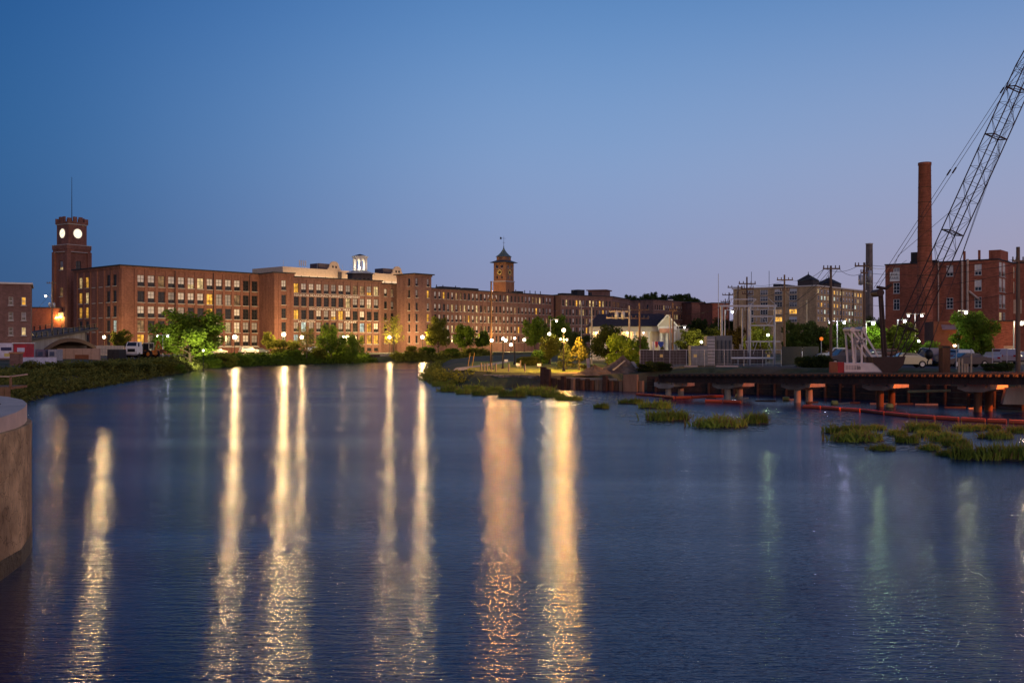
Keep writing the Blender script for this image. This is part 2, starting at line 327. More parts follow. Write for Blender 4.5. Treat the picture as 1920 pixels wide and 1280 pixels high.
# ================================================================ BUILDINGS
_WC = {}
def win_meshes(w, h, nx, ny, fm):
    k = (round(w, 2), round(h, 2), nx, ny, fm.name)
    if k in _WC: return _WC[k]
    b = MB(); t = 0.075
    b.box(-w / 2, -w / 2 + t, -0.04, 0.05, 0, h); b.box(w / 2 - t, w / 2, -0.04, 0.05, 0, h); b.box(-w / 2 + t, w / 2 - t, -0.04, 0.05, 0, t); b.box(-w / 2 + t, w / 2 - t, -0.04, 0.05, h - t, h)
    for i in range(1, nx): x = -w / 2 + w * i / nx; b.box(x - 0.03, x + 0.03, -0.03, 0.03, t, h - t)
    for j in range(1, ny): z = h * j / ny; b.box(-w / 2 + t, w / 2 - t, -0.025, 0.025, z - 0.035, z + 0.035)
    fr = b.mesh('window', fm)
    q = MB(); q.face([(-w / 2 + .02, 0.06, 0.02), (w / 2 - .02, 0.06, 0.02), (w / 2 - .02, 0.06, h - .02), (-w / 2 + .02, 0.06, h - .02)])
    panes = {n: q.mesh('pane', m) for n, m in (('dark', GLASS), ('lit', LIT), ('litw', LITW), ('litc', LITC), ('litd', LITD))}
    bl = {}
    for n, fr_, m in (('blind', 0.62, BLIND), ('blindd', 0.7, BLINDD), ('blindf', 0.97, BLINDD)):
        q = MB(); q.box(-w / 2 + .05, w / 2 - .05, 0.035, 0.05, h * (1 - fr_), h - .05); bl[n] = q.mesh('blind', m)
    q = MB(); q.box(-w / 2 - 0.12, w / 2 + 0.12, -0.36, 0.06, -0.16, 0.0); sill = q.mesh('sill', STONE)
    q = MB(); q.box(-w / 2 - 0.05, w / 2 + 0.05, -0.21, 0.06, -0.1, 0.0); sillf = q.mesh('sill', STONE)
    _WC[k] = (fr, panes, bl, sill, sillf); return _WC[k]
def add_window(parent, loc, rz, w, h, state, nx=2, ny=3, fm=None, sill='proud'):
    fr, panes, bl, sl, sf = win_meshes(w, h, nx, ny, fm or FRAME)
    o = ob('window', fr, parent, loc, rz)
    pn = {'lit': 'lit', 'litw': 'litw', 'litc': 'litc', 'litd': 'litd', 'low': 'lit', 'loww': 'litw'}.get(state, 'dark')
    ob('pane', panes[pn], o)
    if state in ('blind', 'blindd', 'blindf'): ob('blind', bl[state], o)
    if state in ('low', 'loww'): ob('blind', bl['blind' if RND.random() < .6 else 'blindd'], o)
    if sill: ob('sill', sl if sill == 'proud' else sf, o)
    return o
def wall_holes(b, p0, p1, z0, z1, holes, rev=0.24, mi=0):
    p0 = Vector((p0[0], p0[1])); p1 = Vector((p1[0], p1[1])); L = (p1 - p0).length; u = (p1 - p0) / L; nrm = Vector((u.y, -u.x))
    pt = lambda t, z, dp=0.0: (p0.x + u.x * t - nrm.x * dp, p0.y + u.y * t - nrm.y * dp, z)
    xs = sorted({0.0, L} | {round(h[0], 4) for h in holes} | {round(h[1], 4) for h in holes}); zs = sorted({z0, z1} | {round(h[2], 4) for h in holes} | {round(h[3], 4) for h in holes})
    xi = {x: i for i, x in enumerate(xs)}; zi = {z: i for i, z in enumerate(zs)}
    full = set()
    for h in holes:
        for i in range(xi[round(h[0], 4)], xi[round(h[1], 4)]):
            for j in range(zi[round(h[2], 4)], zi[round(h[3], 4)]): full.add((i, j))
    for i in range(len(xs) - 1):
        for j in range(len(zs) - 1):
            if (i, j) not in full: b.face([pt(xs[i], zs[j]), pt(xs[i + 1], zs[j]), pt(xs[i + 1], zs[j + 1]), pt(xs[i], zs[j + 1])], mi)
    for a, c, e, g in holes:
        b.face([pt(a, e), pt(c, e), pt(c, e, rev), pt(a, e, rev)], mi); b.face([pt(a, g), pt(c, g), pt(c, g, rev), pt(a, g, rev)], mi)
        b.face([pt(a, e), pt(a, g), pt(a, g, rev), pt(a, e, rev)], mi); b.face([pt(c, e), pt(c, g), pt(c, g, rev), pt(c, e, rev)], mi)
    return pt, math.atan2(u.y, u.x), nrm
def pick(probs):
    r = RND.random(); a = 0
    for s, p in probs:
        a += p
        if r < a: return s
    return probs[-1][0]
MIX = (('blind', .30), ('blindd', .20), ('dark', .36), ('lit', .05), ('litw', .04), ('low', .03), ('litd', .02))
def facade(b, parent, p0, p1, z0, z1, cols, rows, w, h, nx=2, ny=3, states=None, probs=MIX, fm=None, sill='proud', skip=(), rev=0.24):
    """cols: offsets of window centres from p0; rows: sill heights from the top row down; states: per row list"""
    holes = []; spots = []
    for r, z in enumerate(rows):
        hh = h[r] if isinstance(h, (list, tuple)) else h
        for c, t in enumerate(cols):
            if (c, r) in skip: continue
            holes.append((t - w / 2, t + w / 2, z, z + hh)); spots.append((c, r, t, z, hh))
    pt, ang, nrm = wall_holes(b, p0, p1, z0, z1, holes, rev)
    for c, r, t, z, hh in spots:
        st = None
        if states and r < len(states) and states[r] and c < len(states[r]): st = states[r][c]
        st = st or pick(probs)
        add_window(parent, pt(t, z, rev - 0.07), ang, w, hh, st, nx, ny, fm, sill)
    return pt, ang, nrm
def pilasters(parent, p0, p1, z0, z1, ts, w=0.7, proud=0.16, m=None):
    p0 = Vector((p0[0], p0[1])); p1 = Vector((p1[0], p1[1])); u = (p1 - p0).normalized(); nrm = Vector((u.y, -u.x))
    q = MB(); q.box(-w / 2, w / 2, -proud, 0.0, z0, z1); me = q.mesh('pilaster', m or BRICK)
    for t in ts: ob('pilaster', me, parent, (p0.x + u.x * t, p0.y + u.y * t, 0), math.atan2(u.y, u.x))
def shell(b, L, D, z0, z1, left=True, front=False):
    b.face([(0, D, z0), (L, D, z0), (L, D, z1), (0, D, z1)]); b.face([(L, 0, z0), (L, D, z0), (L, D, z1), (L, 0, z1)])
    if left: b.face([(0, 0, z0), (0, D, z0), (0, D, z1), (0, 0, z1)])
    if front: b.face([(0, 0, z0), (L, 0, z0), (L, 0, z1), (0, 0, z1)])
def flat_roof(parent, L, D, z, over=0.45, th=0.3, m=None):
    q = MB(); q.box(-over, L + over, -over, D + over, z, z + th); q.part('roof', m or ROOFD, parent)
def cornice(parent, L, D, z, m=None, over=0.22, h=0.55):
    q = MB(); q.box(-over, L + over, -over, 0, z - h, z - 0.004); q.box(-over, 0, 0, D, z - h, z - 0.004); q.part('cornice', m or BRICK, parent)
def zr(zs, z0): return [z - z0 for z in zs]

D_, B_, G_, L_, W_, C_ = 'dark', 'blind', 'blindd', 'lit', 'litw', 'litc'
G0 = 2.2
def mill_block(name, label, O, a, L, D, z1, fr=None, lf=None, m=BRICK, z0=G0, pil=None, roof=True, over=0.45):
    t = thing(name, label, 'mill building', (O[0], O[1], z0), rad(a)); H = z1 - z0; b = MB()
    shell(b, L, D, 0, H, left=lf is None, front=fr is None)
    if fr: facade(b, t, (0, 0), (L, 0), 0, H, **fr)
    if lf: facade(b, t, (0, D), (0, 0), 0, H, **lf)
    b.part('wall', m, t)
    if roof: flat_roof(t, L, D, H, over); cornice(t, L, D, H, m)
    if pil: pilasters(t, (0, 0), (L, 0), 0, H - 0.6, pil, m=m)
    return t

# ---- the corner block of the mill at the left
A = W(226, 239.5)
c1 = [5.2 + 2.71 * i for i in range(13)]
r1 = zr([18.9, 15.0, 11.3, 7.8, 4.38], G0)
s1 = [[B_, B_, 'litd', B_, B_, 'loww', 'litw', B_, B_, B_, B_, D_, D_], [D_, B_, D_, G_, B_, B_, B_, L_, 'blindf', 'blindf', 'litd', D_, D_],
      [B_, B_, B_, B_, G_, D_, D_, L_, D_, D_, B_, D_, D_], ['litd', D_, D_, D_, D_, D_, D_, D_, W_, W_, 'loww', G_, G_], [L_, D_, D_, D_, D_, D_, D_, D_, D_, D_, B_, B_, G_]]
mill1 = mill_block('mill_building', 'five-storey red brick mill block at the left, joined to the battlemented clock tower', A, 48.7, 39.5, 24.5, 23.6,
                   dict(cols=c1, rows=r1, w=1.78, h=2.75, states=s1),
                   dict(cols=[24.5 - t for t in (20.7, 17.2, 6.1, 2.9)], rows=r1, w=1.75, h=2.75, nx=3, ny=2, states=[['litw', L_, D_, D_], [L_, 'litw', D_, D_], [L_, L_, D_, D_], [D_, D_, D_, C_], [D_, D_, D_, D_]]),
                   BRICK, pil=[0.5, 3.85] + [c + 1.355 for c in c1], over=0.5)
# side wall beside the tower: bricked-up bays
H1 = 23.6 - G0
q = MB()
for t in (10.0, 13.6):
    for z in r1:
        q.box(-0.11, -0.001, t - 0.9, t + 0.9, z - 0.18, z)      # sills of the bricked-up bays
q.part('blind_bay_sill', STONE, mill1)
q = MB()
for t in (0.6, 4.5, 8.1, 11.8, 15.4, 18.95, 22.6): q.box(-0.2, -0.001, t - 0.35, t + 0.35, 0, H1 - 0.7)
q.part('side_pilaster', BRICK, mill1)
q = MB(); q.box(-.12, -.002, .1, 24.4, 2.0, 2.25); q.box(.1, 39.4, -.2, -.02, 1.75, 2.0); q.part('water_table', STONE, mill1)
q = MB()
for x in (14.2, 25.1, 36.0): q.tube((x, -0.3, 0), (x, -0.3, H1 - .4), 0.08, n=6)
q.part('downpipe', DSTEEL, mill1)

# ---- projecting stair block
C = W(514, 262)
rs = zr([19.06, 15.2, 11.6, 8.0, 4.7], G0)
mill_block('stair_block', 'narrow brick stair block standing forward between the two large mill fronts', C, 40, 5.6, 20, 23.5,
           dict(cols=[2.75], rows=rs, w=1.3, h=2.6, nx=2, ny=3, states=[[B_], [D_], [D_], [D_], [W_]]), None, BRICK, pil=[0.35, 1.55, 3.95, 5.2])
# ---- the long front that carries the painted company lettering
O2 = W(548, 284); c2 = [1.18 + 2.434 * i for i in range(12)]
r2 = zr([19.5, 15.66, 11.9, 8.4, 4.84], G0)
s2 = [[L_, B_, B_, B_, G_, G_, B_, G_, 'litd', 'litd', 'low', W_], [D_, D_, D_, D_, D_, D_, D_, 'litw', G_, G_, 'loww', G_], [L_, D_, D_, B_, G_, 'low', L_, B_, D_, B_, D_, D_],
      [G_, C_, G_, G_, D_, D_, G_, G_, D_, C_, L_, B_], [C_, W_, D_, D_, D_, D_, W_, D_, D_, L_, L_, L_]]
mill2 = mill_block('mill_building', 'brick mill front with white company lettering between its window rows', O2, 40, 29.8, 22, 23.9,
                   dict(cols=c2, rows=r2, w=1.62, h=2.72, states=s2), None, BRICK2, pil=[0.05] + [c + 1.217 for c in c2])
q = MB(); q.box(-.7, .7, -0.05, -0.02, 0.5, 1.5); bw = q.mesh('basement_window', GLASS)
for c in c2: ob('basement_window', bw, mill2, (c, 0, 0))
LETTER = mat('faded_white_letter_paint', (0.62, 0.58, 0.56), 0.7, var=0.25, scale=5)
def lettering(txt, parent, loc, rot, size, width=None, m=LETTER, name='lettering', ext=0.02, align='LEFT', bold=0.0):
    cu = bpy.data.curves.new('lettering', 'FONT'); cu.body = txt; cu.size = size; cu.extrude = ext; cu.align_x = align; cu.offset = bold; cu.resolution_u = 2
    tmp = bpy.data.objects.new('tmp', cu); COL.objects.link(tmp); dg = bpy.context.evaluated_depsgraph_get(); dg.update()
    me = bpy.data.meshes.new_from_object(tmp.evaluated_get(dg)); bpy.data.objects.remove(tmp); bpy.data.curves.remove(cu)
    if width:
        xs = [v.co.x for v in me.vertices]; k = width / (max(xs) - min(xs)); x0 = min(xs)
        for v in me.vertices: v.co.x = (v.co.x - x0) * k
    me.materials.clear(); me.materials.append(m)
    o = ob(name, me, parent, loc); o.rotation_euler = rot; return o
def wall_sign(txt, parent, x, z, size, width): return lettering(txt, parent, (x, -0.2, z), (PI / 2, 0, 0), size, width, bold=0.012)
wall_sign('NASHUA MANUFACTURING COMPANY', mill2, 0.45, r2[1] + 2.84, 0.95, 21.8)
wall_sign('INCORPORATED 1823', mill2, 5.4, r2[2] + 2.82, 0.78, 13.4)
wall_sign('JACKSON', mill2, 1.6, r2[3] + 2.68, 0.72, 5.6)
wall_sign('PLANT', mill2, 16.8, r2[3] + 2.68, 0.72, 4.2)
# ---- low link and square tower
O3 = W(713, 306); r3 = zr([19.6, 15.7, 12.1, 8.6, 5.1], G0)
mill_block('mill_link', 'lower recessed brick link between the lettered front and the flat-capped tower', O3, 40, 10.2, 16, 23.35,
           dict(cols=[1.9, 4.3, 6.7, 9.0], rows=r3, w=0.98, h=2.25, nx=1, ny=2, states=[[B_, 'litd', W_, D_], [D_, G_, W_, D_], [D_, D_, D_, D_], [D_, D_, L_, D_], [L_, L_, D_, G_]]), None, BRICK2)
O4 = W(777, 300); r4 = zr([22.4, 18.9, 15.0, 11.7, 8.5, 5.1], G0)
mill_block('stair_tower', 'tall flat-capped brick stair tower rising above the mill roofs mid-picture', O4, 48, 7.0, 8, 25.9,
           dict(cols=[0.95, 5.6], rows=r4, w=0.95, h=2.3, nx=1, ny=2, states=[[G_, G_], [G_, L_], [D_, G_], [D_, L_], [D_, D_], [D_, W_]]),
           dict(cols=[5.6], rows=r4, w=0.95, h=2.3, nx=1, ny=2, probs=((D_, 1),)), BRICK2, over=0.75)
# ---- long wing below the pyramid-roofed clock tower
O5 = W(808, 325); c5 = [1.96 + 2.0 * i for i in range(31)]; r5 = zr([19.8, 15.8, 12.3, 8.8, 5.5], G0)
M5X = (('blind', .34), ('blindd', .12), ('dark', .32), ('lit', .06), ('litw', .08), ('litd', .08))
mill5 = mill_block('mill_building', 'long five-storey brick mill wing in front of the pyramid-roofed clock tower', O5, 48.9, 64, 18, 23.0,
                   dict(cols=c5, rows=r5, w=0.98, h=2.3, nx=1, ny=2, probs=M5X), None, BRICK2, pil=[0.4, 12.95, 24.95, 36.95, 48.95, 63.5])
for x, w_ in ((8, 9), (19, 7), (47, 3)): q = MB(); q.box(x, x + w_, 3, 6, 21.1, 22.0); q.part('rooftop_plant', ROOFD, mill5)
for x in (4, 7, 13, 40, 44, 49, 52, 55, 58): q = MB(); q.tube((x, 1.5, 21.0), (x, 1.5, 22.3), 0.16); q.part('vent_pipe', ROOFD, mill5)
O6 = W(1052, 372); r6 = zr([19.2, 15.7, 12.3, 8.9, 5.5], G0)
mill6 = mill_block('mill_building', 'brick mill wing behind the white house, bending away after its tenth bay', O6, 34.6, 24.9, 14, 23.2,
                   dict(cols=[1.0 + 1.62 * i for i in range(15)], rows=r6, w=0.85, h=2.3, nx=1, ny=2, probs=M5X), None, BRICK3)
for bx_ in ((11, 14.5, 4, 8, 21.3, 23.6), (3, 8, 3, 6, 21.3, 22.0), (15.5, 16.5, 2, 3, 21.3, 22.6)): q = MB(); q.box(*bx_); q.part('rooftop_plant', ROOFD, mill6)
O7 = O6 + Vector((math.cos(rad(34.6)), math.sin(rad(34.6)))) * 24.9
mill7 = mill_block('mill_building', 'far end of the brick mill wing with a flat-capped roof box above it', O7, 69, 27, 14, 23.2,
                   dict(cols=[1.4 + 2.1 * i for i in range(12)], rows=r6, w=0.95, h=2.3, nx=1, ny=2, states=[['lit', 'lit', D_, 'lit', 'lit']], probs=M5X), None, BRICK3)
q = MB(); q.box(1, 8, 3, 10, 21.3, 23.6); q.box(0.4, 8.6, 2.4, 10.6, 23.6, 24.0); q.part('roof_box', BRICK3, mill7)
O8 = W(1225, 440); r8 = zr([20.2, 16.2, 12.2, 8.2, 4.6], G0)
mill_block('mill_building', 'distant brick mill block with a row of small bright windows beyond the white house', O8, 51, 35, 15, 24.5,
           dict(cols=[1.6 + 1.95 * i for i in range(17)], rows=r8, w=0.9, h=2.2, nx=1, ny=2, probs=(('litw', .25), ('litd', .2), (D_, .4), (B_, .15))),
           dict(cols=[3, 8, 12], rows=r8, w=0.9, h=2.2, nx=1, ny=2, probs=((D_, 1),)), BRICK3)
O9 = W(1297, 452)
mill_block('mill_end_block', 'windowless brick gable end jutting forward from the distant mill', O9, 20, 6.0, 14, 23.8, None, None, BRICK)
O10 = W(1313, 462)
mill_block('mill_building', 'farthest brick mill block, left of the radio mast', O10, 45, 16, 14, 23.6,
           dict(cols=[1.2 + 1.9 * i for i in range(8)], rows=r8[1:], w=0.9, h=2.2, nx=1, ny=2, probs=((G_, .5), (D_, .5))), None, BRICK3)
O11 = W(1336, 430)
mill_block('mill_end_block', 'dark brick stair block at the right end of the distant mill', O11, 15, 8, 12, 22.6, dict(cols=[6.3], rows=zr([17.5, 13], G0), w=1, h=2, nx=1, ny=2, probs=((G_, 1),)), None, REDBRICK)

# ---- battlemented clock tower at the left
def battlement_tower():
    c = W(134.5, 266); t = thing('clock_tower', 'battlemented brick clock tower with two lit clock faces and a flagpole, far left', 'clock tower', (c.x, c.y, G0), rad(56))
    s = 3.0; zl = 30 - G0; zt = 36.4 - G0
    b = MB()
    probs = ((D_, 1),)
    rr = zr([24.4, 17.4, 12.0, 7.2], G0)
    for p0, p1, cols, st, name in (((-s, s), (-s, -s), [3.0], [['loww'], ['litd'], [D_], ['lit']], 'l'), ((-s, -s), (s, -s), [3.0], [[D_], None, None, None], 'r')):
        facade(b, t, p0, p1, 0, zl, cols, rr if name == 'l' else rr[:1], 1.5, 2.4, 2, 2, st, probs)
    b.face([(s, -s, 0), (s, s, 0), (s, s, zl), (s, -s, zl)]); b.face([(-s, s, 0), (s, s, 0), (s, s, zl), (-s, s, zl)])
    for sx_, sy_ in ((-1, -1), (-1, 1), (1, -1)):                     # corner buttresses
        b.box(sx_ * s - 0.55, sx_ * s + 0.55, sy_ * s - 0.55, sy_ * s + 0.55, 0, zl - 0.8)
    b.part('lower_wall', BRICK, t)
    q = MB(); q.box(-s - .35, s + .35, -s - .35, s + .35, zl - 0.79, zl - 0.2); q.box(-s - .5, s + .5, -s - .5, s + .5, zl - .2, zl + .9); q.part('ledge', BRICK, t)
    q = MB(); q.box(-s - .42, s + .42, -s - .42, s + .42, zl - .95, zl - .795); q.box(-s - .55, s + .55, -s - .55, s + .55, zl + .9, zl + 1.05); q.part('stone_band', STONE, t)
    u = 2.65; q = MB(); q.box(-u, u, -u, u, zl + 1.05, zt); q.part('upper_wall', BRICK, t)
    q = MB(); q.box(-u - .15, u + .15, -u - .15, u + .15, zt, zt + .25); q.part('upper_stone_band', STONE, t)
    q = MB(); v = u + .28; q.box(-v, v, -v, v, zt + .25, zt + .75)
    for k in range(4):
        for sd in (-1, 1):
            x = -v + (2 * v - 1.0) * k / 3; hgt = 0.95 if k in (0, 3) else 1.35
            q.box(x, x + 1.0, sd * v - (0.4 if sd > 0 else 0), sd * v + (0.4 if sd < 0 else 0), zt + .75, zt + .75 + hgt)
            if k in (1, 2): q.box(sd * v - (0.4 if sd > 0 else 0), sd * v + (0.4 if sd < 0 else 0), x, x + 1.0, zt + .75, zt + .75 + hgt)
    q.part('battlement', BRICK, t)
    dial = emit('lit_clock_dial', (1.0, 0.86, 0.62), 1.5); cz = zl + 4.1
    for ax in (0, 1):
        q = MB(); n = 28
        ring = [(1.22 * math.cos(2 * PI * i / n), 1.22 * math.sin(2 * PI * i / n)) for i in range(n)]
        f3 = (lambda x, z, o: (x, -u - o, cz + z)) if ax == 0 else (lambda x, z, o: (-u - o, -x, cz + z))
        q.face([f3(x, z, .06) for x, z in ring]); d = q.part('clock_dial', dial, t)
        q = MB()
        for i in range(n):
            a0, a1 = ring[i], ring[(i + 1) % n]
            q.face([f3(a0[0], a0[1], .1), f3(a1[0], a1[1], .1), f3(a1[0] * 1.14, a1[1] * 1.14, .1), f3(a0[0] * 1.14, a0[1] * 1.14, .1)])
            q.face([f3(a0[0] * 1.14, a0[1] * 1.14, .1), f3(a1[0] * 1.14, a1[1] * 1.14, .1), f3(a1[0] * 1.14, a1[1] * 1.14, 0), f3(a0[0] * 1.14, a0[1] * 1.14, 0)])
        q.part('clock_rim', STONE, d)
        q = MB()
        for h_ in range(12):
            a_ = PI / 6 * h_; q.bar(f3(.95 * math.sin(a_), .95 * math.cos(a_), .075), f3(1.15 * math.sin(a_), 1.15 * math.cos(a_), .075), 0.1, 0.02)
        q.part('hour_mark', DSTEEL, d)
        for a_, ln, w_ in ((rad(255), .62, .16), (rad(70), .95, .13)):
            q = MB(); q.bar(f3(0, 0, .1), f3(ln * math.sin(a_), ln * math.cos(a_), .1), w_, 0.02); q.part('clock_hand', DSTEEL, d)
    q = MB(); q.tube((0, 0, zt), (0, 0, Z(332, 266) - G0), 0.12, 0.05, 6); q.part('flagpole', DSTEEL, t)
    q = MB(); q.box(-s - .45, -s - .12, -1.7, 1.7, 10.3, 10.9)
    for k in range(4): q.box(-s - .45, -s - .1, -1.6 + k * .9, -1.3 + k * .9, 9.7, 10.3)
    q.part('door_canopy', STONE, t)
    for k in range(3): globe(t, (-s - .8, -1.0 + k, 9.6), .15, (1.0, .55, .14), 520, 'canopy_lamp')
    return t
battlement_tower()

# ---- pyramid-roofed clock tower
def pyramid_tower():
    d = 366; c = W(944.5, d); z0 = 16.0; t = thing('clock_tower', 'orange-lit brick clock tower with flared pyramid roof and weathervane, centre', 'clock tower', (c.x, c.y, z0), rad(56)); s = 2.65
    ze = Z(493, d) - z0; zb = Z(529, d) - z0
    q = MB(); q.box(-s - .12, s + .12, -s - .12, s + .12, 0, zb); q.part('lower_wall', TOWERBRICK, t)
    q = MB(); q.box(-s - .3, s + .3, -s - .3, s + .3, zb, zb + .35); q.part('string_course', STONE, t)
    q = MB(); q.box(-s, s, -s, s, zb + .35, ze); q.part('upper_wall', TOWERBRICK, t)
    q = MB()
    for k in range(7):
        x = -s + .35 + (2 * s - .7) * k / 6
        for z in (ze - 1.15, zb - 1.1): q.box(x - .14, x + .14, -s - .16, -s - .001, z, z + .55); q.box(-s - .16, -s - .001, x - .14, x + .14, z, z + .55)
    q.part('corbel', TOWERBRICK, t)
    q = MB(); e = s + 1.05
    q.raw([(-e, -e, ze), (e, -e, ze), (e, e, ze), (-e, e, ze), (-e, -e, ze + .14), (e, -e, ze + .14), (e, e, ze + .14), (-e, e, ze + .14), (-1.9, -1.9, ze + .95), (1.9, -1.9, ze + .95), (1.9, 1.9, ze + .95), (-1.9, 1.9, ze + .95)],
          [(0, 3, 2, 1), (0, 1, 5, 4), (1, 2, 6, 5), (2, 3, 7, 6), (3, 0, 4, 7), (4, 5, 9, 8), (5, 6, 10, 9), (6, 7, 11, 10), (7, 4, 8, 11), (8, 9, 10, 11)])
    q.part('eave_roof', mat('slate', (0.06, 0.07, 0.075), 0.6), t)
    zl = ze + .96; q = MB(); q.box(-1.9, 1.9, -1.9, 1.9, zl, zl + 1.25); q.part('lantern', TOWERBRICK, t)
    q = MB()
    for x in (-.7, .1): q.box(x, x + .4, -1.95, -1.901, zl + .4, zl + .95); q.box(-1.95, -1.901, x, x + .4, zl + .4, zl + .95)
    q.part('lantern_opening', GLASS, t)
    prof = [(2.3, 0), (2.2, .12), (1.55, .7), (.95, 1.5), (.45, 2.4), (.16, 3.2), (.07, 4.2)]
    q = MB(); q.lathe([(r * 1.35, zl + 1.25 + z) for r, z in prof], 4, ph=PI / 4, sm=False); q.part('pyramid_roof', mat('copper_roof', (0.11, 0.15, 0.13), 0.55), t)
    zt = zl + 5.4; q = MB(); q.tube((0, 0, zt), (0, 0, zt + 3.6), .07, .03); q.bar((-.5, 0, zt + 1.1), (.5, 0, zt + 1.1), .06); q.bar((0, -.5, zt + 1.1), (0, .5, zt + 1.1), .06)
    q.box(-1.5, -.5, .6, .66, zt + 2.3, zt + 3.1); q.bar((-.9, .6, zt + 2.7), (.7, -.3, zt + 2.7), .07); q.part('weathervane', DSTEEL, t)
    gold = mat('gilded_dial', (0.75, 0.55, 0.16), 0.35, 0.5); zc = zb + 3.5
    for ax in (0, 1):
        f3 = (lambda x, z, o: (x, -s - o, zc + z)) if ax else (lambda x, z, o: (-s - o, -x, zc + z))
        q = MB(); n = 24; rg = [(math.cos(2 * PI * i / n), math.sin(2 * PI * i / n)) for i in range(n)]
        for i in range(n):
            a0, a1 = rg[i], rg[(i + 1) % n]; q.face([f3(a0[0] * .62, a0[1] * .62, .07), f3(a1[0] * .62, a1[1] * .62, .07), f3(a1[0] * .98, a1[1] * .98, .07), f3(a0[0] * .98, a0[1] * .98, .07)])
        dd = q.part('clock_dial', gold, t)
        q = MB(); q.face([f3(a[0] * 1.12, a[1] * 1.12, .03) for a in rg]); q.part('dial_backing', DSTEEL, dd)
        for a_, ln in ((rad(60), .55), (rad(100), .75)): q = MB(); q.bar(f3(0, 0, .1), f3(ln * math.sin(a_), ln * math.cos(a_), .1), .12, .02); q.part('clock_hand', gold, dd)
        for x in (-1.05, 1.05):
            q = MB(); q.face([f3(x + .55 * a[0], 2.1 + .55 * a[1], .04) for a in rg]); o = q.part('round_window', GLASS, t)
            q = MB(); q.box(*((x - .5, x + .5, -s - .2, -s - .01) if ax else (-s - .2, -s - .01, -x - .5, -x + .5)), zc + 1.35, zc + 1.5); q.part('sill', STONE, o)
            q = MB(); q.face([f3(x - .3, -2.4, .03), f3(x + .3, -2.4, .03), f3(x + .3, -1.6, .03), f3(x, -1.25, .03), f3(x - .3, -1.6, .03)]); q.part('arched_window', GLASS, t)
    for x in (-1.6, 1.6):
        globe(t, (-s - 7.0, x, 7.75), .2, (1.0, .5, .12), 420, 'floodlight')
    return t
pyramid_tower()

# ---- cream apartment building behind
CREAM = mat('cream_render', (0.62, 0.47, 0.32), 0.8, var=0.12); PALE = mat('pale_band_render', (0.66, 0.6, 0.52), 0.8, var=0.1)
def cream_block():
    O = W(530, 330); z0 = 2.2; H = 30.6 - z0; t = thing('apartment_building', 'cream rendered building with curved gables rising behind the mill roofs', 'building', (O.x, O.y, z0), rad(49)); L, D = 57, 17
    b = MB(); cols = [2.5 + 3.4 * i for i in range(16)]
    facade(b, t, (0, 0), (L, 0), 0, H - 2.6, cols, [H - 5.0], 1.15, 1.3, 1, 2, [['litd', 'litc', 'litd', 'litw', D_, D_, D_, D_, D_, D_, G_, G_, 'litw', G_, G_, G_]], ((D_, 1),), WFRAME, None)
    b.face([(0, 0, 0), (0, D, 0), (0, D, H - 2.6), (0, 0, H - 2.6)]); b.face([(L, 0, 0), (L, D, 0), (L, D, H - 2.6), (L, 0, H - 2.6)]); b.face([(0, D, 0), (L, D, 0), (L, D, H - 2.6), (0, D, H - 2.6)])
    b.part('wall', PALE, t)
    q = MB(); q.box(-.12, L + .12, -.12, D + .12, H - 2.6, H); q.part('upper_band', CREAM, t)
    q = MB()
    for c in cols: q.box(c + 1.55, c + 1.75, -.08, -.001, 0, H - 2.6)
    q.part('downpipe', mat('dark_pipe', (.1, .09, .08)), t)
    for gx in (21.5, 51.0):
        prof = [(-3.0, H), (-2.7, H + .5), (-2.2, H + .9), (-1.9, H + 1.9), (-1.5, H + 2.5), (-.8, H + 2.9), (0, H + 3.0), (.8, H + 2.9), (1.5, H + 2.5), (1.9, H + 1.9), (2.2, H + .9), (2.7, H + .5), (3.0, H)]
        q = MB(); q.xprism([(gx + x, z + .01) for x, z in prof], -.25, .15); g = q.part('curved_gable', CREAM, t)
        for x in (-.7, .7): q = MB(); q.box(gx + x - .35, gx + x + .35, -.3, -.251, H + .7, H + 1.4); q.part('gable_window', GLASS, g)
        q = MB(); q.box(gx - 6.5, gx - 1.2, .2, 5, H, H + 2.0); q.part('roof_house', mat('plum_metal', (.09, .07, .08)), t)
    q = MB()
    for k, x in enumerate((7.5, 8.3, 9.2, 10.0)): q.box(x, x + .35, 1, 1.2, H + .8, H + 2.6); q.tube((x + .17, 1.1, H), (x + .17, 1.1, H + .8), .05)
    for x in (1, 15, 18, 26, 30): q.tube((x, 1, H), (x, 1, H + 2.2), .05)
    q.part('antenna', WHITE, t)
    for x in (4, 12, 20, 28, 36, 44, 52): globe(t, (x, -3.0, H - 7.6), .16, (1.0, .68, .36), 2600, 'uplight')
    q = MB(); q.box(23.0, 24.2, -.9, -.2, H - 5.6, H - .6); q.part('chimney', mat('dark_flue', (.07, .06, .06)), t)
cream_block()

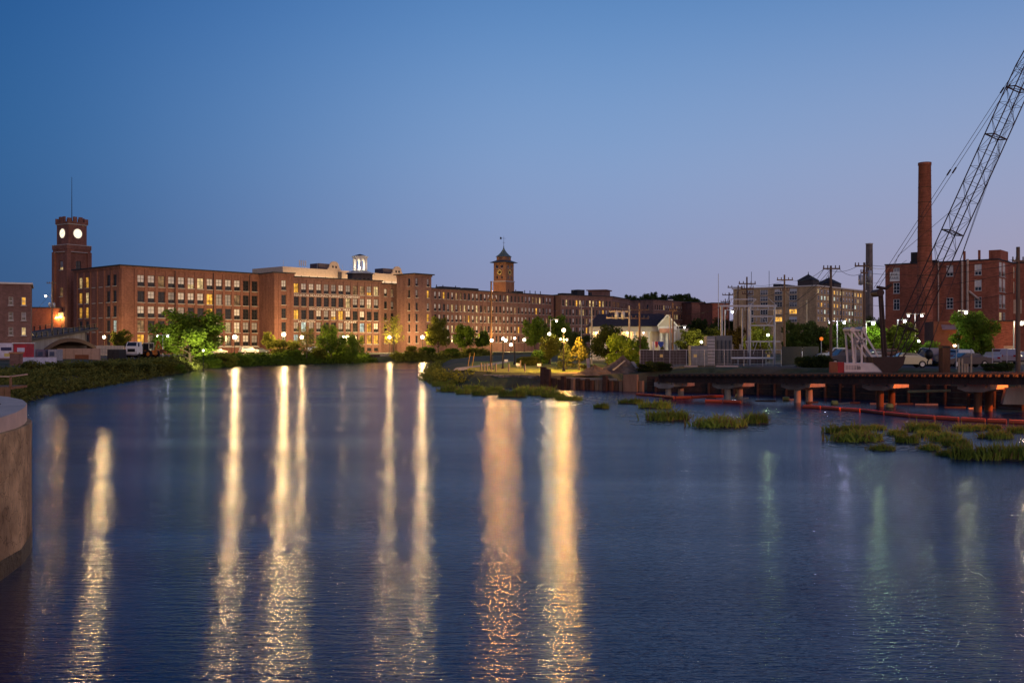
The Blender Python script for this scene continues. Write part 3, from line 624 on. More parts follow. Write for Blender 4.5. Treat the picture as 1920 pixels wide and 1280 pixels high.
def cupola():
    d = 309; c = W(675, d); z0 = 23.0; t = thing('cupola', 'floodlit white octagonal cupola with arched openings on the mill roof', 'cupola', (c.x, c.y, z0), rad(18))
    ze = Z(514, d) - z0; zf = Z(507.5, d) - z0; zt = Z(483, d) - z0
    q = MB(); q.lathe([(3.9, 0), (3.9, ze)], 8, sm=False); q.part('base_wall', mat('brown_siding', (.1, .075, .065)), t)
    q = MB()
    for k in (5, 6): 
        a_ = PI / 8 + k * PI / 4; p = Vector((math.cos(a_), math.sin(a_), 0)); w_ = Vector((-p.y, p.x, 0))
        for o in (-.75, .75):
            c0 = p * 3.63 + w_ * o; q.face([c0 - w_ * .4 + Vector((0, 0, .8)), c0 + w_ * .4 + Vector((0, 0, .8)), c0 + w_ * .4 + Vector((0, 0, 2.0)), c0 - w_ * .4 + Vector((0, 0, 2.0))])
    q.part('base_window', GLASS, t)
    q = MB(); q.lathe([(4.7, ze), (4.7, ze + .12), (2.3, zf)], 8, sm=False); q.part('skirt_roof', mat('pale_metal_roof', (.42, .4, .36), .5), t)
    R0 = 2.0; q = MB()
    for k in range(8):
        a_ = k * PI / 4; p = Vector((math.cos(a_), math.sin(a_), 0)) * R0; q.box(p.x - .2, p.x + .2, p.y - .2, p.y + .2, zf, zt)
    q.part('column', WHITE, t)
    q = MB()
    for k in range(8):                                       # pointed arches between the posts
        p0 = Vector((math.cos(k * PI / 4), math.sin(k * PI / 4), 0)) * R0; p1 = Vector((math.cos((k + 1) * PI / 4), math.sin((k + 1) * PI / 4), 0)) * R0
        up = Vector((0, 0, 1)); pr = [(0, zt - 1.6), (.18, zt - 1.0), (.5, zt - .45), (.82, zt - 1.0), (1, zt - 1.6)]
        for (f0, z0_), (f1, z1_) in zip(pr[:-1], pr[1:]): a0 = p0.lerp(p1, f0); a1 = p0.lerp(p1, f1); q.face([a0 + up * z0_, a1 + up * z1_, a1 + up * zt, a0 + up * zt])
        q.bar(p0 + up * (zf + .5), p1 + up * (zf + .5), .1); q.bar(p0.lerp(p1, .5) + up * zf, p0.lerp(p1, .5) + up * (zf + .5), .08)
    q.part('arch', WHITE, t)
    q = MB(); q.lathe([(2.55, zt), (2.6, zt + .35), (2.3, zt + .4)], 8, sm=False); q.part('entablature', WHITE, t)
    q = MB(); q.lathe([(2.3, zt + .4), (1.2, zt + .8), (.1, zt + 1.1)], 8, sm=False); q.part('roof', ROOFD, t)
    globe(t, (0, 0, zf + .8), .38, (1.0, .86, .6), 110, 'lantern_light')
cupola()
# ---- small buildings at the far left
def plain_building(name, label, O, a, L, D, z1, m, cols, rows, w, h, z0=G0, states=None, probs=((D_, .8), ('litw', .2)), roofm=None, fm=None, cat='building', nx=1, ny=2):
    t = thing(name, label, cat, (O[0], O[1], z0), rad(a)); b = MB(); H = z1 - z0; shell(b, L, D, 0, H)
    facade(b, t, (0, 0), (L, 0), 0, H, cols, [r - z0 for r in rows], w, h, nx, ny, states, probs, fm); b.part('wall', m, t); flat_roof(t, L, D, H, .25, .25, roofm); return t
Pq = W(-25, 150)
plain_building('brick_building', 'dark brick building with pale coping cut by the left edge of the picture', (Pq.x, Pq.y), 25, 6.0, 12, Z(533, 152), BRICK3, [3.25, 5.0], [10.6, 8.3, 6.0], .62, 1.25, states=[[D_, 'lit'], [D_, G_], [D_, 'litw']], roofm=PALE, fm=WFRAME)
Pq = W(22, 262)
plain_building('low_brick_building', 'low plain brick building lit orange between the left building and the clock tower', (Pq.x, Pq.y), 8, 15, 12, Z(577, 262), REDBRICK, [], [], 1, 1)
# ================================================================ LAMPS
def add_lamp(px, py, d, label, col=(1.0, 0.72, 0.36), s=420, r=0.3, style='lantern', group=None, extra=0, zb=None):
    g = gz(*W(px, d)) if zb is None else zb
    p = P(px, py, d); t = thing('street_lamp', label, 'street lamp', (p.x, p.y, g), 0, group); H = p.z - g
    if style == 'lantern':
        q = MB(); q.lathe([(.2, 0), (.2, .12), (.13, .3), (.085, .6), (.06, H - r * 1.3)], 8); q.part('post', DSTEEL, t)
        q = MB(); q.lathe([(.09, H - r * 1.3), (.2, H - r * .95), (.2, H - r * .85)], 8); q.part('collar', DSTEEL, t)
        globe(t, (0, 0, H), r, col, s)
        q = MB(); q.lathe([(r * .7, H + r * .95), (.1, H + r * 1.35), (.02, H + r * 1.7)], 8); q.part('cap', DSTEEL, t)
        for k in range(extra):
            a_ = (-1, 1)[k % 2]; zz = H - 1.0 - .05 * k
            q = MB(); q.path([(0, 0, zz - .3), (a_ * .25, 0, zz - .35), (a_ * .35, 0, zz - .2)], .03); q.part('bracket', DSTEEL, t)
            globe(t, (a_ * .35, 0, zz), r * .55, col, s, 'side_globe')
    else:                                            # tall post with an outreach head
        ln = 0.9; q = MB(); q.tube((0, 0, 0), (0, 0, H + .3), .1, .06, 8); q.part('post', STEEL, t)
        for a_ in ((-1, 1) if extra else (1,)):
            q = MB(); q.tube((0, 0, H + .2), (a_ * ln, 0, H + .3), .035, n=6); q.part('arm', STEEL, t)
            q = MB(); q.box(a_ * ln - .3, a_ * ln + .3, -.16, .16, H + .18, H + .34); hd = q.part('lamp_head', STEEL, t)
            globe(hd, (a_ * ln, 0, H), r, col, s, 'lens')
    return t
WARM = (1.0, 0.66, 0.27); SOD = (1.0, 0.47, 0.10); COOL = (0.95, 0.97, 1.0); GREENISH = (0.75, 1.0, 0.45)
LG = 'lamps along the riverside drive'
for px, py, d, s, lab in ((440, 632, 238, 1000, 'bright lamp right of the big round tree on the mill drive'), (532, 627, 251, 1600, 'brightest lamp on the mill drive, before the stair block'),
                          (566, 632, 272, 1200, 'lamp on the mill drive just right of the stair block'), (645, 633, 256, 420, 'lamp half hidden behind the two willowy trees'),
                          (730, 632, 291, 1200, 'lamp in front of the recessed brick link'), (792, 632, 292, 1300, 'lamp at the foot of the flat-capped stair tower'),
                          (902, 632, 310, 600, 'distant lamp before the long wing, left of the tall wooden pole'), (948, 638, 335, 650, 'distant lamp seen just right of the black park lamp'),
                          (983, 637, 345, 500, 'small distant lamp right of the thin park post'), (958, 646, 330, 250, 'tiny low lamp before the mill wing, between two park posts')):
    add_lamp(px, py, d, lab, WARM, s * 0.95, 0.54, group=LG)
add_lamp(195, 632, 229, 'lamp glaring against the mill side wall right of the bridge', WARM, 1800, .36)
add_lamp(305, 630, 180, 'small white twin lamp left of the big round tree', COOL, 25, .16, 'arm', extra=1)
tl = add_lamp(381, 657, 176, 'low lamp with an added spot at the foot of the big round tree', (1.0, .85, .45), 12, .18)
sd_ = bpy.data.lights.new('added_tree_spot', 'SPOT'); sd_.energy = 9000; sd_.spot_size = rad(110); sd_.spot_blend = .5; sd_.color = (1.0, .9, .5); sd_.shadow_soft_size = .15  # added spot: brightens the crown and leaves no streak on the water
so_ = bpy.data.objects.new('added_tree_spot', sd_); COL.objects.link(so_); so_.parent = tl; so_.location = (0, .3, 1.6); so_.rotation_euler = Vector((.25, -.75, -.62)).to_track_quat('Z', 'Y').to_euler()
add_lamp(943, 635, 120, 'black park lamp post standing on the lawn edge', SOD, 1000, .2)
add_lamp(922, 638, 117, 'park lamp right against the tall wooden pole', SOD, 420, .2)
add_lamp(965, 634, 137, 'thin park lamp behind the clipped hedge', SOD, 450, .18)
add_lamp(1057, 619, 112, 'tall black park lamp with side globes among the lit evergreens', (1.0, .52, .12), 3000, .22, extra=2)
add_lamp(1030, 626, 139, 'lamp hidden in the brightest lit bush of the park', (1.0, .8, .4), 1000, .22)
add_lamp(1032, 602, 150, 'grey outreach lamp above the brightest lit bush', WARM, 60, .16, 'arm')

# ================================================================ LEFT BANK: bridge, yard, vehicles
def bridge():
    pl = [(-60, 648, 158), (7, 641, 172), (62, 634, 185), (117, 626, 199), (167, 617.5, 211), (184, 614, 215.5)]
    pts = [P(*p) for p in pl]; c = pts[2]
    t = thing('road_bridge', 'concrete road bridge with a brown arch and dark railings at the left', 'bridge', (c.x, c.y, 2.2), 0); o = Vector((c.x, c.y, 2.2))
    pts = [p - o for p in pts]; u = (pts[-1] - pts[0]); u.z = 0; u.normalize(); back = Vector((-u.y, u.x, 0)) * 9.5; up = Vector((0, 0, 1))
    def at(s):                                       # s = photo column along the near edge
        for (a, b_), (p, q_) in zip(zip(pl[:-1], pl[1:]), zip(pts[:-1], pts[1:])):
            if s <= b_[0] or b_ is pl[-1]: return p.lerp(q_, (s - a[0]) / (b_[0] - a[0]))
    q = MB()
    for a, b_ in zip(pts[:-1], pts[1:]):
        lo = up * -.45
        q.face([a, b_, b_ + back, a + back]); q.face([a + lo, b_ + lo, b_ + back + lo, a + back + lo]); q.face([a, b_, b_ + lo, a + lo]); q.face([a + back, b_ + back, b_ + back + lo, a + back + lo])
    q.part('deck', ASPH, t)
    q = MB(); f = u * 0 - back.normalized() * -.0
    sps = list(range(-60, 168, 4)); inset = back.normalized() * .5
    def arch(s): 
        if s < 86: return None
        x = (s - 137) / 51.0
        return (Z(634, 205) + (Z(654, 205) - Z(634, 205)) * x * x) - 2.2
    for s0, s1_ in zip(sps[:-1], sps[1:]):
        a, b_ = at(s0) + inset - up * .45, at(s1_) + inset - up * .45
        za = arch(s0); zb = arch(s1_); za = 0 if za is None else max(0, za + .0); zb = 0 if zb is None else max(0, zb)
        if s0 < 86: za = 0; zb = 0
        q.face([a, b_, (b_.x, b_.y, zb), (a.x, a.y, za)])
    q.part('spandrel_wall', CONC, t)
    q = MB()
    for s0, s1_ in zip(range(86, 186, 4), range(90, 190, 4)):
        a, b_ = at(s0), at(s1_); za, zb = arch(s0), arch(s1_); th = .75; bk = back - inset * 2
        A0, B0 = Vector((a.x, a.y, za + .05)) + inset * .6, Vector((b_.x, b_.y, zb + .05)) + inset * .6
        q.face([A0, B0, B0 - up * th, A0 - up * th]); q.face([A0 - up * th, B0 - up * th, B0 - up * th + bk, A0 - up * th + bk]); q.face([A0, B0, B0 + bk, A0 + bk])
    q.part('arch_rib', mat('brown_arch_steel', (.11, .055, .045), .7), t)
    q = MB(); a, b_ = at(92) + back * .9, at(182) + back * .9; q.face([(a.x, a.y, 0), (b_.x, b_.y, 0), (b_.x, b_.y, 3.4), (a.x, a.y, 3.4)]); q.part('abutment_wall', CONCL, t)
    a = at(167); q = MB(); q.face([a + inset - up * .45, a + back - up * .45, (a + back).to_2d().to_3d(), (a + inset).to_2d().to_3d()]); q.part('end_wall', CONC, t)
    pm = MB(); pm.box(-.1, .1, -.1, .1, 0, .95); post = pm.mesh('railing_post', DSTEEL)
    for k, s in enumerate(list(range(-20, 184, 10))):
        ob('railing_post', post, t, at(s) + inset * .5)
        ob('railing_post', post, t, at(s) + back - inset * .3)
    for off in (inset * .5, back - inset * .3):
        for h_ in (.45, .9):
            q = MB()
            for a, b_ in zip(pts[:-1], pts[1:]): q.bar(a + off + up * h_, b_ + off + up * h_, .06, .06)
            q.part('railing', DSTEEL, t)
    return at, o, back
b_at, b_o, b_back = bridge()

def car(label, X, Y, zg, rot, col, kind='sedan', lights=False, cat='car', group=None, tail=False):
    t = thing('parked_car' if not lights else 'car', label, cat, (X, Y, zg), rad(rot), group)
    paint = mat('car_paint_%d_%d_%d' % tuple(int(c * 255) for c in col), col, .3, .2, var=.05, spec=.6)
    if kind == 'sedan': prof = [(-2.2, .35), (-2.25, .75), (-2.05, .95), (-1.45, 1.0), (-.85, 1.38), (.35, 1.42), (1.05, 1.0), (2.0, .85), (2.25, .65), (2.2, .35)]; gl = [(-1.3, 1.02), (-.8, 1.33), (.3, 1.37), (.9, 1.02)]; L = 2.2; hw = .87
    elif kind == 'suv': prof = [(-2.3, .45), (-2.35, 1.0), (-2.2, 1.1), (-1.95, 1.7), (.5, 1.76), (1.15, 1.15), (2.1, 1.05), (2.35, .8), (2.3, .45)]; gl = [(-2.0, 1.15), (-1.8, 1.62), (.42, 1.67), (.95, 1.16)]; hw = .93
    else: prof = [(-2.7, .55), (-2.75, 1.15), (-.75, 1.15), (-.65, 1.85), (.75, 1.88), (1.3, 1.25), (2.5, 1.15), (2.75, .9), (2.7, .55)]; gl = [(-.6, 1.25), (-.55, 1.76), (.68, 1.79), (1.1, 1.26)]; hw = .96
    q = MB(); n = len(prof)
    def ring(y, k): return [(x * (1 - .02 * k), y, z if z < 1.02 else z - .03 * k) for x, z in prof]
    inn = lambda z: .17 if z > 1.15 else 0.0
    L0 = [(x, -(hw - inn(z)), z) for x, z in prof]; R0 = [(x, hw - inn(z), z) for x, z in prof]
    q.raw(L0 + R0, [(i, (i + 1) % n, n + (i + 1) % n, n + i) for i in range(n)]); q.face(L0[::-1]); q.face(R0); body = q.part('body', paint, t)
    for sd in (-1, 1):
        q = MB(); q.face([(x, sd * (hw - (.04 if z < 1.2 else .145) + .012), z) for x, z in gl]); q.part('side_window', GLASS, t)
    q = MB(); (xa, za), (xb, zb_) = [(p_ if i == 0 else p_) for i, p_ in enumerate((prof[[i for i in range(n) if prof[i][1] == max(z for x, z in prof)][0]], prof[[i for i in range(n) if prof[i][1] == max(z for x, z in prof)][0] + 1]))]
    q.face([(xa + .1, -hw + .28, za - .05 + .03), (xb - .06, -hw + .12, zb_ + .06), (xb - .06, hw - .12, zb_ + .06), (xa + .1, hw - .28, za - .02)]); q.part('windscreen', GLASS, t)
    wr = .34 if kind == 'sedan' else .39
    for sx_ in (-1.35, 1.38):
        for sd in (-1, 1):
            k = 1.12 if kind == 'pickup' else 1.0; q = MB(); q.tube((sx_ * k, sd * (hw - .2), wr), (sx_ * k, sd * (hw + .02), wr), wr, n=14); w_ = q.part('wheel', RUBBER, t)
            q = MB(); q.tube((sx_ * k, sd * (hw + .0), wr), (sx_ * k, sd * (hw + .035), wr), wr * .62, n=10); q.part('rim', mat('wheel_rim', (.5, .5, .5), .35, .6), w_)
    x1 = max(x for x, z in prof); hz = .68 if kind == 'sedan' else .88
    for sd in (-1, 1):
        q = MB(); q.box(x1 - .1, x1 + .05, sd * .62 - .16, sd * .62 + .16, hz - .09, hz + .09); q.part('headlight', emit('headlight_on', (1, .95, .85), 40) if lights and not tail else mat('lamp_lens', (.6, .6, .6), .15), t)
        q = MB(); q.box(-x1 - .06, -x1 + .1, sd * .66 - .14, sd * .66 + .14, hz, hz + .2); q.part('tail_light', emit('tail_light_on', (1, .05, .03), 14) if lights and tail else mat('red_lens', (.35, .02, .02), .2), t)
    q = MB(); q.box(-x1 - .05, x1 + .05, -hw + .1, hw - .1, .3, .46); q.part('bumper', mat('dark_plastic', (.03, .03, .03), .6), t)
    return t
brz = math.degrees(math.atan2((b_at(167) - b_at(7)).y, (b_at(167) - b_at(7)).x))
p = b_at(88) + b_back * .68 + b_o; car('dark car crossing the bridge towards us with bright headlights', p.x, p.y, p.z + .02, brz + 180, (.05, .05, .06), 'sedan', True, group='cars on the bridge')
p = b_at(45) + b_back * .78 + b_o; car('car with headlights on at the left end of the bridge', p.x, p.y, p.z + .02, brz + 180, (.2, .2, .2), 'suv', True, group='cars on the bridge')
p = b_at(70) + b_back * .28 + b_o; car('car on the bridge seen from behind with red tail lights lit', p.x, p.y, p.z + .02, brz, (.07, .03, .03), 'sedan', True, group='cars on the bridge', tail=True)

# yard below the bridge
def box_thing(name, label, cat, px0, px1, y0, y1, d, depth, m, rz=0, zb=None):
    a, b_ = W(px0, d), W(px1, d); z1 = Z(y0, d); z0 = Z(y1, d) if zb is None else zb
    t = thing(name, label, cat, ((a.x + b_.x) / 2, d, z0), rad(rz)); w_ = (b_.x - a.x); q = MB(); q.box(-w_ / 2, w_ / 2, 0, depth, 0, z1 - z0); q.part('body', m, t); return t, w_, z1 - z0
TANW = mat('tan_hoarding', (.40, .27, .2), .8, var=.15); 
t, w_, h_ = box_thing('site_hoarding', 'tan plywood site hoarding with a brown hatch under the bridge arch', 'hoarding', 107, 187, 653, 680, 160, .3, TANW)
q = MB(); q.box(-w_ * .08, w_ * .24, -.06, -.002, .35, 1.3); q.part('hatch', mat('brown_hatch', (.2, .075, .035), .8), t)
q = MB()
for k in range(6): x = -w_ / 2 + w_ * k / 5; q.box(x - .05 + (.06 if k == 0 else -.06 if k == 5 else 0), x + .05 + (.06 if k == 0 else -.06 if k == 5 else 0), -.05, -.003, 0, h_)
q.part('batten', mat('tan_batten', (.33, .22, .16)), t)
t, w_, h_ = box_thing('site_trailer', 'white site trailer with a dark name board at the far left', 'trailer', -8, 24, 643, 671, 138, 3, mat('lilac_white_panel', (.62, .58, .66)))
q = MB(); q.box(w_ * -.2, w_ * .42, -.05, -.002, h_ * .5, h_ * .72); q.part('name_board', mat('navy_board', (.05, .05, .11)), t)
q = MB(); q.box(w_ * 0, w_ * .4, -.05, -.002, h_ * .1, h_ * .32); q.part('yellow_panel', mat('yellow_panel', (.6, .48, .16)), t)
t, w_, h_ = box_thing('red_kiosk', 'red kiosk with white window panel beside the white site trailer', 'kiosk', 25.5, 48, 644, 672, 138, 2.4, mat('red_panel', (.42, .035, .05), .6))
q = MB(); q.box(-w_ * .2, w_ * .42, -.05, -.002, h_ * .45, h_ * .72); q.part('window_panel', mat('lilac_panel', (.55, .55, .65)), t)
q = MB(); q.box(-w_ * .1, w_ * .15, -.05, -.002, h_ * .25, h_ * .42); q.part('notice', WHITE, t)
q = MB(); q.box(-w_ / 2 - .1, w_ / 2 + .1, -.3, 2.5, h_, h_ + .12); q.part('roof', WHITE, t)
t, w_, h_ = box_thing('brick_pillar', 'square brick gate pillar at the top of the overgrown bank', 'pillar', 18, 35, 663, 692, 118, 1.0, BRICK3)
q = MB(); q.box(-w_ / 2 - .08, w_ / 2 + .08, -.08, 1.08, h_, h_ + .2); q.part('cap', mat('orange_cap', (.4, .2, .1)), t)
for k, (a_, b_) in enumerate(((54, 66), (68, 84), (90, 106))):
    t, w_, h_ = box_thing('site_cabin', ['narrow grey-blue cabin right of the red kiosk', 'wide plum site cabin in the middle of the yard', 'grey site cabin next to the tan hoarding'][k], 'cabin', a_, b_, 655, 676, 145, 2, [mat('slate_panel', (.26, .28, .35)), mat('plum_panel', (.16, .13, .18)), mat('grey_panel', (.3, .3, .33))][k])
    q = MB(); q.box(-w_ * .3, w_ * .25, -.05, -.002, h_ * .4, h_ * .8); q.part('window', mat('blue_glass', (.08, .1, .16), .2), t)
for k in range(5):
    p = W(40 + 14.5 * k, 124); t = thing('concrete_barrier', '%s concrete barrier from the left along the bank top' % ORD[k], 'barrier', (p.x, p.y, 2.0), 0, 'barriers along the bank top'); L = .48
    q = MB(); q.xprism([(-.45, 0), (-.1, 0)], 0, 0) if False else None
    q.raw([(-L, -.3, 0), (L, -.3, 0), (L, .3, 0), (-L, .3, 0), (-L, -.22, .3), (L, -.22, .3), (L, .22, .3), (-L, .22, .3), (-L, -.1, 1.0), (L, -.1, 1.0), (L, .1, 1.0), (-L, .1, 1.0)],
          [(0, 1, 5, 4), (1, 2, 6, 5), (2, 3, 7, 6), (3, 0, 4, 7), (4, 5, 9, 8), (5, 6, 10, 9), (6, 7, 11, 10), (7, 4, 8, 11), (8, 9, 10, 11)])
    q.part('block', mat('blue_white_concrete', (.5, .5, .58)), t)
t, w_, h_ = box_thing('dark_container', 'dark roll-off waste container in the yard left of the white truck', 'container', 201, 223, 655, 675, 164, 3, mat('black_container', (.03, .028, .03), .6))
q = MB()
for k in range(5): x = -w_ / 2 + w_ * (k + .5) / 5; q.box(x - .06, x + .06, -.1, -.002, .15, h_ - .1)
q.part('rib', mat('black_container', (.03, .028, .03)), t)
t, w_, h_ = box_thing('block_wall', 'low pale concrete block wall behind the dark container', 'wall', 180, 231, 648, 666, 205, .6, CONCL)
q = MB()
for k in range(1, 9): x = -w_ / 2 + w_ * k / 9; q.box(x - .03, x + .03, -.02, -.002, 0, h_)
for z in (.65, 1.3): q.box(-w_ / 2, w_ / 2, -.019, -.003, z - .03, z + .03)
q.part('joint', CONC, t)
def truck():
    p = W(246, 168); t = thing('white_truck', 'white cab truck facing us in the yard left of the big tree', 'truck', (p.x, p.y, 2.3), rad(-12)); k = 1.0
    wt = mat('truck_white', (.8, .8, .78), .4, var=.05)
    q = MB(); q.box(-1.1, 1.1, 0, 1.6, .7, 2.0); q.raw([(-1.05, .05, 2.0), (1.05, .05, 2.0), (1.05, 1.6, 2.0), (-1.05, 1.6, 2.0), (-.95, .35, 2.75), (.95, .35, 2.75), (.95, 1.6, 2.75), (-.95, 1.6, 2.75)], [(0, 1, 5, 4), (1, 2, 6, 5), (2, 3, 7, 6), (3, 0, 4, 7), (4, 5, 6, 7)]); cab = q.part('cab', wt, t)
    q = MB(); q.face([(-.9, .06, 2.06), (.9, .06, 2.06), (.82, .31, 2.68), (-.82, .31, 2.68)]); q.part('windscreen', GLASS, cab)
    q = MB(); q.box(-.7, .7, -.03, -.001, 1.05, 1.6); q.part('grille', DSTEEL, cab)
    q = MB(); q.box(-1.15, 1.15, -.15, 0, .55, .85); q.part('bumper', STEEL, t)
    for s in (-1, 1):
        q = MB(); q.box(s * .92 - .14, s * .92 + .14, -.05, -.001, .95, 1.15); q.part('headlight', mat('lamp_lens', (.6, .6, .6)), t)
        q = MB(); q.box(s * 1.2 - .1, s * 1.2 + .1, .3, .36, 2.0, 2.6); q.part('mirror', DSTEEL, t)
        for y in (.7, 3.4, 4.4): q = MB(); q.tube((s * .75, y, .48), (s * 1.1, y, .48), .48, n=12); q.part('wheel', RUBBER, t)
    q = MB(); q.box(-1.15, 1.15, 1.7, 5.0, .9, 1.2); q.box(-1.15, 1.15, 1.7, 1.85, 1.2, 2.4); q.part('flatbed', DSTEEL, t)
truck()
def loader():
    p = W(276, 172); t = thing('backhoe_loader', 'orange backhoe loader parked beside the white truck', 'loader', (p.x, p.y, 2.3), rad(160)); og = mat('machine_orange', (.5, .17, .03), .5)
    q = MB(); q.box(-1.6, 1.9, -.7, .7, .6, 1.3); q.box(.5, 1.9, -.55, .55, 1.3, 1.75); q.part('chassis', og, t)
    q = MB(); q.box(-.9, .45, -.65, .65, 2.5, 2.65)
    for x in (-.85, .4):
        for y in (-.6, .6): q.bar((x, y, 1.3), (x, y, 2.5), .09)
    c_ = q.part('cab', mat('cream_cab', (.6, .55, .42)), t); q = MB(); q.box(-.82, .37, -.57, .57, 1.32, 2.48); q.part('glass', GLASS, c_)
    for x, r_ in ((-1.1, .7), (1.5, .45)):
        for y in (-.95, .95): q = MB(); q.tube((x, y - .18, r_), (x, y + .18, r_), r_, n=14); w_ = q.part('wheel', RUBBER, t); q = MB(); q.tube((x, y - .2, r_), (x, y + .2, r_), r_ * .5, n=10); q.part('rim', og, w_)
    q = MB(); q.bar((1.6, -.5, 1.2), (2.7, -.5, .7), .14); q.bar((1.6, .5, 1.2), (2.7, .5, .7), .14); q.part('lift_arm', og, t)
    q = MB(); q.xprism([(2.6, .2), (3.3, .15), (3.35, .3), (2.85, .45), (2.75, 1.0), (2.6, 1.0)], -1.0, 1.0); q.part('front_bucket', RUST, t)
    q = MB(); q.bar((-1.6, 0, 1.0), (-2.3, 0, 2.9), .22); q.bar((-2.3, 0, 2.9), (-3.1, 0, 1.5), .18); q.part('backhoe_arm', og, t)
    q = MB(); q.xprism([(-3.3, 1.5), (-2.9, 1.5), (-2.75, .9), (-3.2, .8)], -.35, .35); q.part('rear_bucket', RUST, t)
loader()
for k, (px, col, kd) in enumerate(((466, (.62, .62, .6), 'suv'), (487, (.06, .07, .09), 'sedan'), (588, (.35, .4, .5), 'suv'), (612, (.5, .5, .5), 'sedan'), (407, (.5, .48, .4), 'sedan'))):
    p = W(px, [252, 258, 270, 272, 238][k]); car(['white car parked on the mill drive right of the bright lamp', 'dark car parked beside the white one on the mill drive', 'pale blue car behind the bare trees on the mill drive', 'silver car behind the willowy tree on the mill drive', 'beige car parked behind the big round tree'][k], p.x, p.y, 2.34, 40, col, kd, group='cars on the mill drive')

# ================================================================ FOREGROUND ABUTMENT
def abutment():
    t = thing('bridge_abutment', 'curved stone-faced concrete abutment with pale parapet at the left edge', 'abutment', (-13, 20, 0), 0); o = (-13, 20)
    arc = [(-9.55, 15.5), (-9.62, 17.2), (-9.8, 19.1), (-10.06, 20.4), (-10.42, 21.5), (-10.85, 22.5), (-11.4, 23.4), (-12.1, 24.1), (-13.1, 24.6), (-14.6, 24.9), (-17.5, 25)]
    rings = 7; zt = 2.8; q = MB(); R_ = random.Random(4)
    back_ = [(-19, 25), (-19, 12), (-9.6, 12)]
    full = arc + back_; q.prism([(x - o[0], y - o[1]) for x, y in full], -2.0, zt)
    m = mat('stained_old_concrete', (.5, .36, .17), .9, var=.6, scale=1.1, bump=1.0, bscale=4, streak=False, stain=(.24, .16, .08))  # base tone warmed to carry the glow of an unbuilt street lamp
    n = m.node_tree.nodes; l = m.node_tree.links; tcn = n.new('ShaderNodeTexCoord'); vo = n.new('ShaderNodeTexVoronoi'); vo.feature = 'DISTANCE_TO_EDGE'; vo.inputs['Scale'].default_value = 4.5; vo.inputs['Randomness'].default_value = 1.0
    wz = n.new('ShaderNodeTexNoise'); wz.inputs['Scale'].default_value = 1.6; wz.inputs['Detail'].default_value = 4; l.new(tcn.outputs['Object'], wz.inputs['Vector']); mxv = n.new('ShaderNodeMixRGB'); mxv.inputs[0].default_value = .55; l.new(tcn.outputs['Object'], mxv.inputs[1]); l.new(wz.outputs['Color'], mxv.inputs[2]); l.new(mxv.outputs[0], vo.inputs['Vector'])
    mr_ = n.new('ShaderNodeMapRange'); mr_.inputs[1].default_value = 0; mr_.inputs[2].default_value = .035; mr_.inputs[3].default_value = .45; mr_.inputs[4].default_value = 1; l.new(vo.outputs['Distance'], mr_.inputs[0])
    bs = n['Principled BSDF']; old = bs.inputs['Base Color'].links[0].from_socket; sv = n.new('ShaderNodeVectorMath'); sv.operation = 'SCALE'; l.new(old, sv.inputs[0]); l.new(mr_.outputs[0], sv.inputs['Scale']); l.new(sv.outputs[0], bs.inputs['Base Color'])
    q.part('wall', m, t)
    def off(k, dz):
        out = []
        for i, p_ in enumerate(arc):
            a_ = Vector(arc[max(0, i - 1)]); b_ = Vector(arc[min(len(arc) - 1, i + 1)]); d_ = (b_ - a_).normalized(); nn = Vector((-d_.y, d_.x)); out.append(Vector(p_) + nn * k)
        return out
    tb = off(-.012, 0); q = MB(); z_a = [.34, .3, .38, .33, .41, .36, .3, .37, .33, .3, .3]
    for i in range(len(arc) - 1): a0, a1 = tb[i], tb[i + 1]; q.face([(a0.x - o[0], a0.y - o[1], -.5), (a1.x - o[0], a1.y - o[1], -.5), (a1.x - o[0], a1.y - o[1], z_a[i + 1]), (a0.x - o[0], a0.y - o[1], z_a[i])])
    q.part('tide_band', mat('wet_algae_band', (.07, .06, .03), .5, var=.5, scale=2.5, bump=.6), t)
    o0, o1 = off(.1, 0), off(.62, 0); q = MB(); z0, z1 = zt, 3.32
    V = lambda p_, z: (p_.x - o[0], p_.y - o[1], z)
    for i in range(len(arc) - 1):
        a0, a1, b0, b1 = o0[i], o0[i + 1], o1[i], o1[i + 1]; h0 = z0 + .22 + .34 * i / (len(arc) - 1); h1 = z0 + .22 + .34 * (i + 1) / (len(arc) - 1)
        h0 = min(h0, z1); h1 = min(h1, z1)
        q.face([V(a0, z0), V(a1, z0), V(a1, h1), V(a0, h0)]); q.face([V(a0, h0), V(a1, h1), V(b1, h1), V(b0, h0)]); q.face([V(b0, z0 + .004), V(b1, z0 + .004), V(b1, h1), V(b0, h0)])
    q.part('parapet', CONCL, t)
    q = MB(); q.bar((-14.5 - o[0], 21.0 - o[1], 3.35), (-11.7 - o[0], 22.6 - o[1], 3.22), .05); q.part('handrail', STEEL, t)
abutment()
def landing():
    p = W(-12, 62); t = thing('timber_landing', 'brown timber landing with a handrail at the left edge behind the abutment', 'landing', (p.x, p.y, 0), rad(8)); wd = mat('brown_planks', (.22, .12, .06), .85, var=.3, scale=3)
    q = MB(); q.box(-1.5, 1.0, 0, 3, 1.75, 1.9); q.part('deck', wd, t)
    for k in range(7): q = MB(); q.box(-1.5 + .36 * k, -1.5 + .36 * k + .33, -.05, -.001, .1, 1.88); q.part('plank', wd, t)
    for x in (-1.4, -.2, 1.0): q = MB(); q.box(x - .06, x + .06, -.06, .06, 1.9, 2.55); q.part('post', wd, t)
    q = MB(); q.bar((-1.5, 0, 2.55), (1.05, 0, 2.55), .1, .08); q.bar((1.0, 0, 2.55), (1.0, 3, 2.6), .1, .08); q.part('handrail', mat('pale_rail', (.5, .36, .25)), t)
landing()
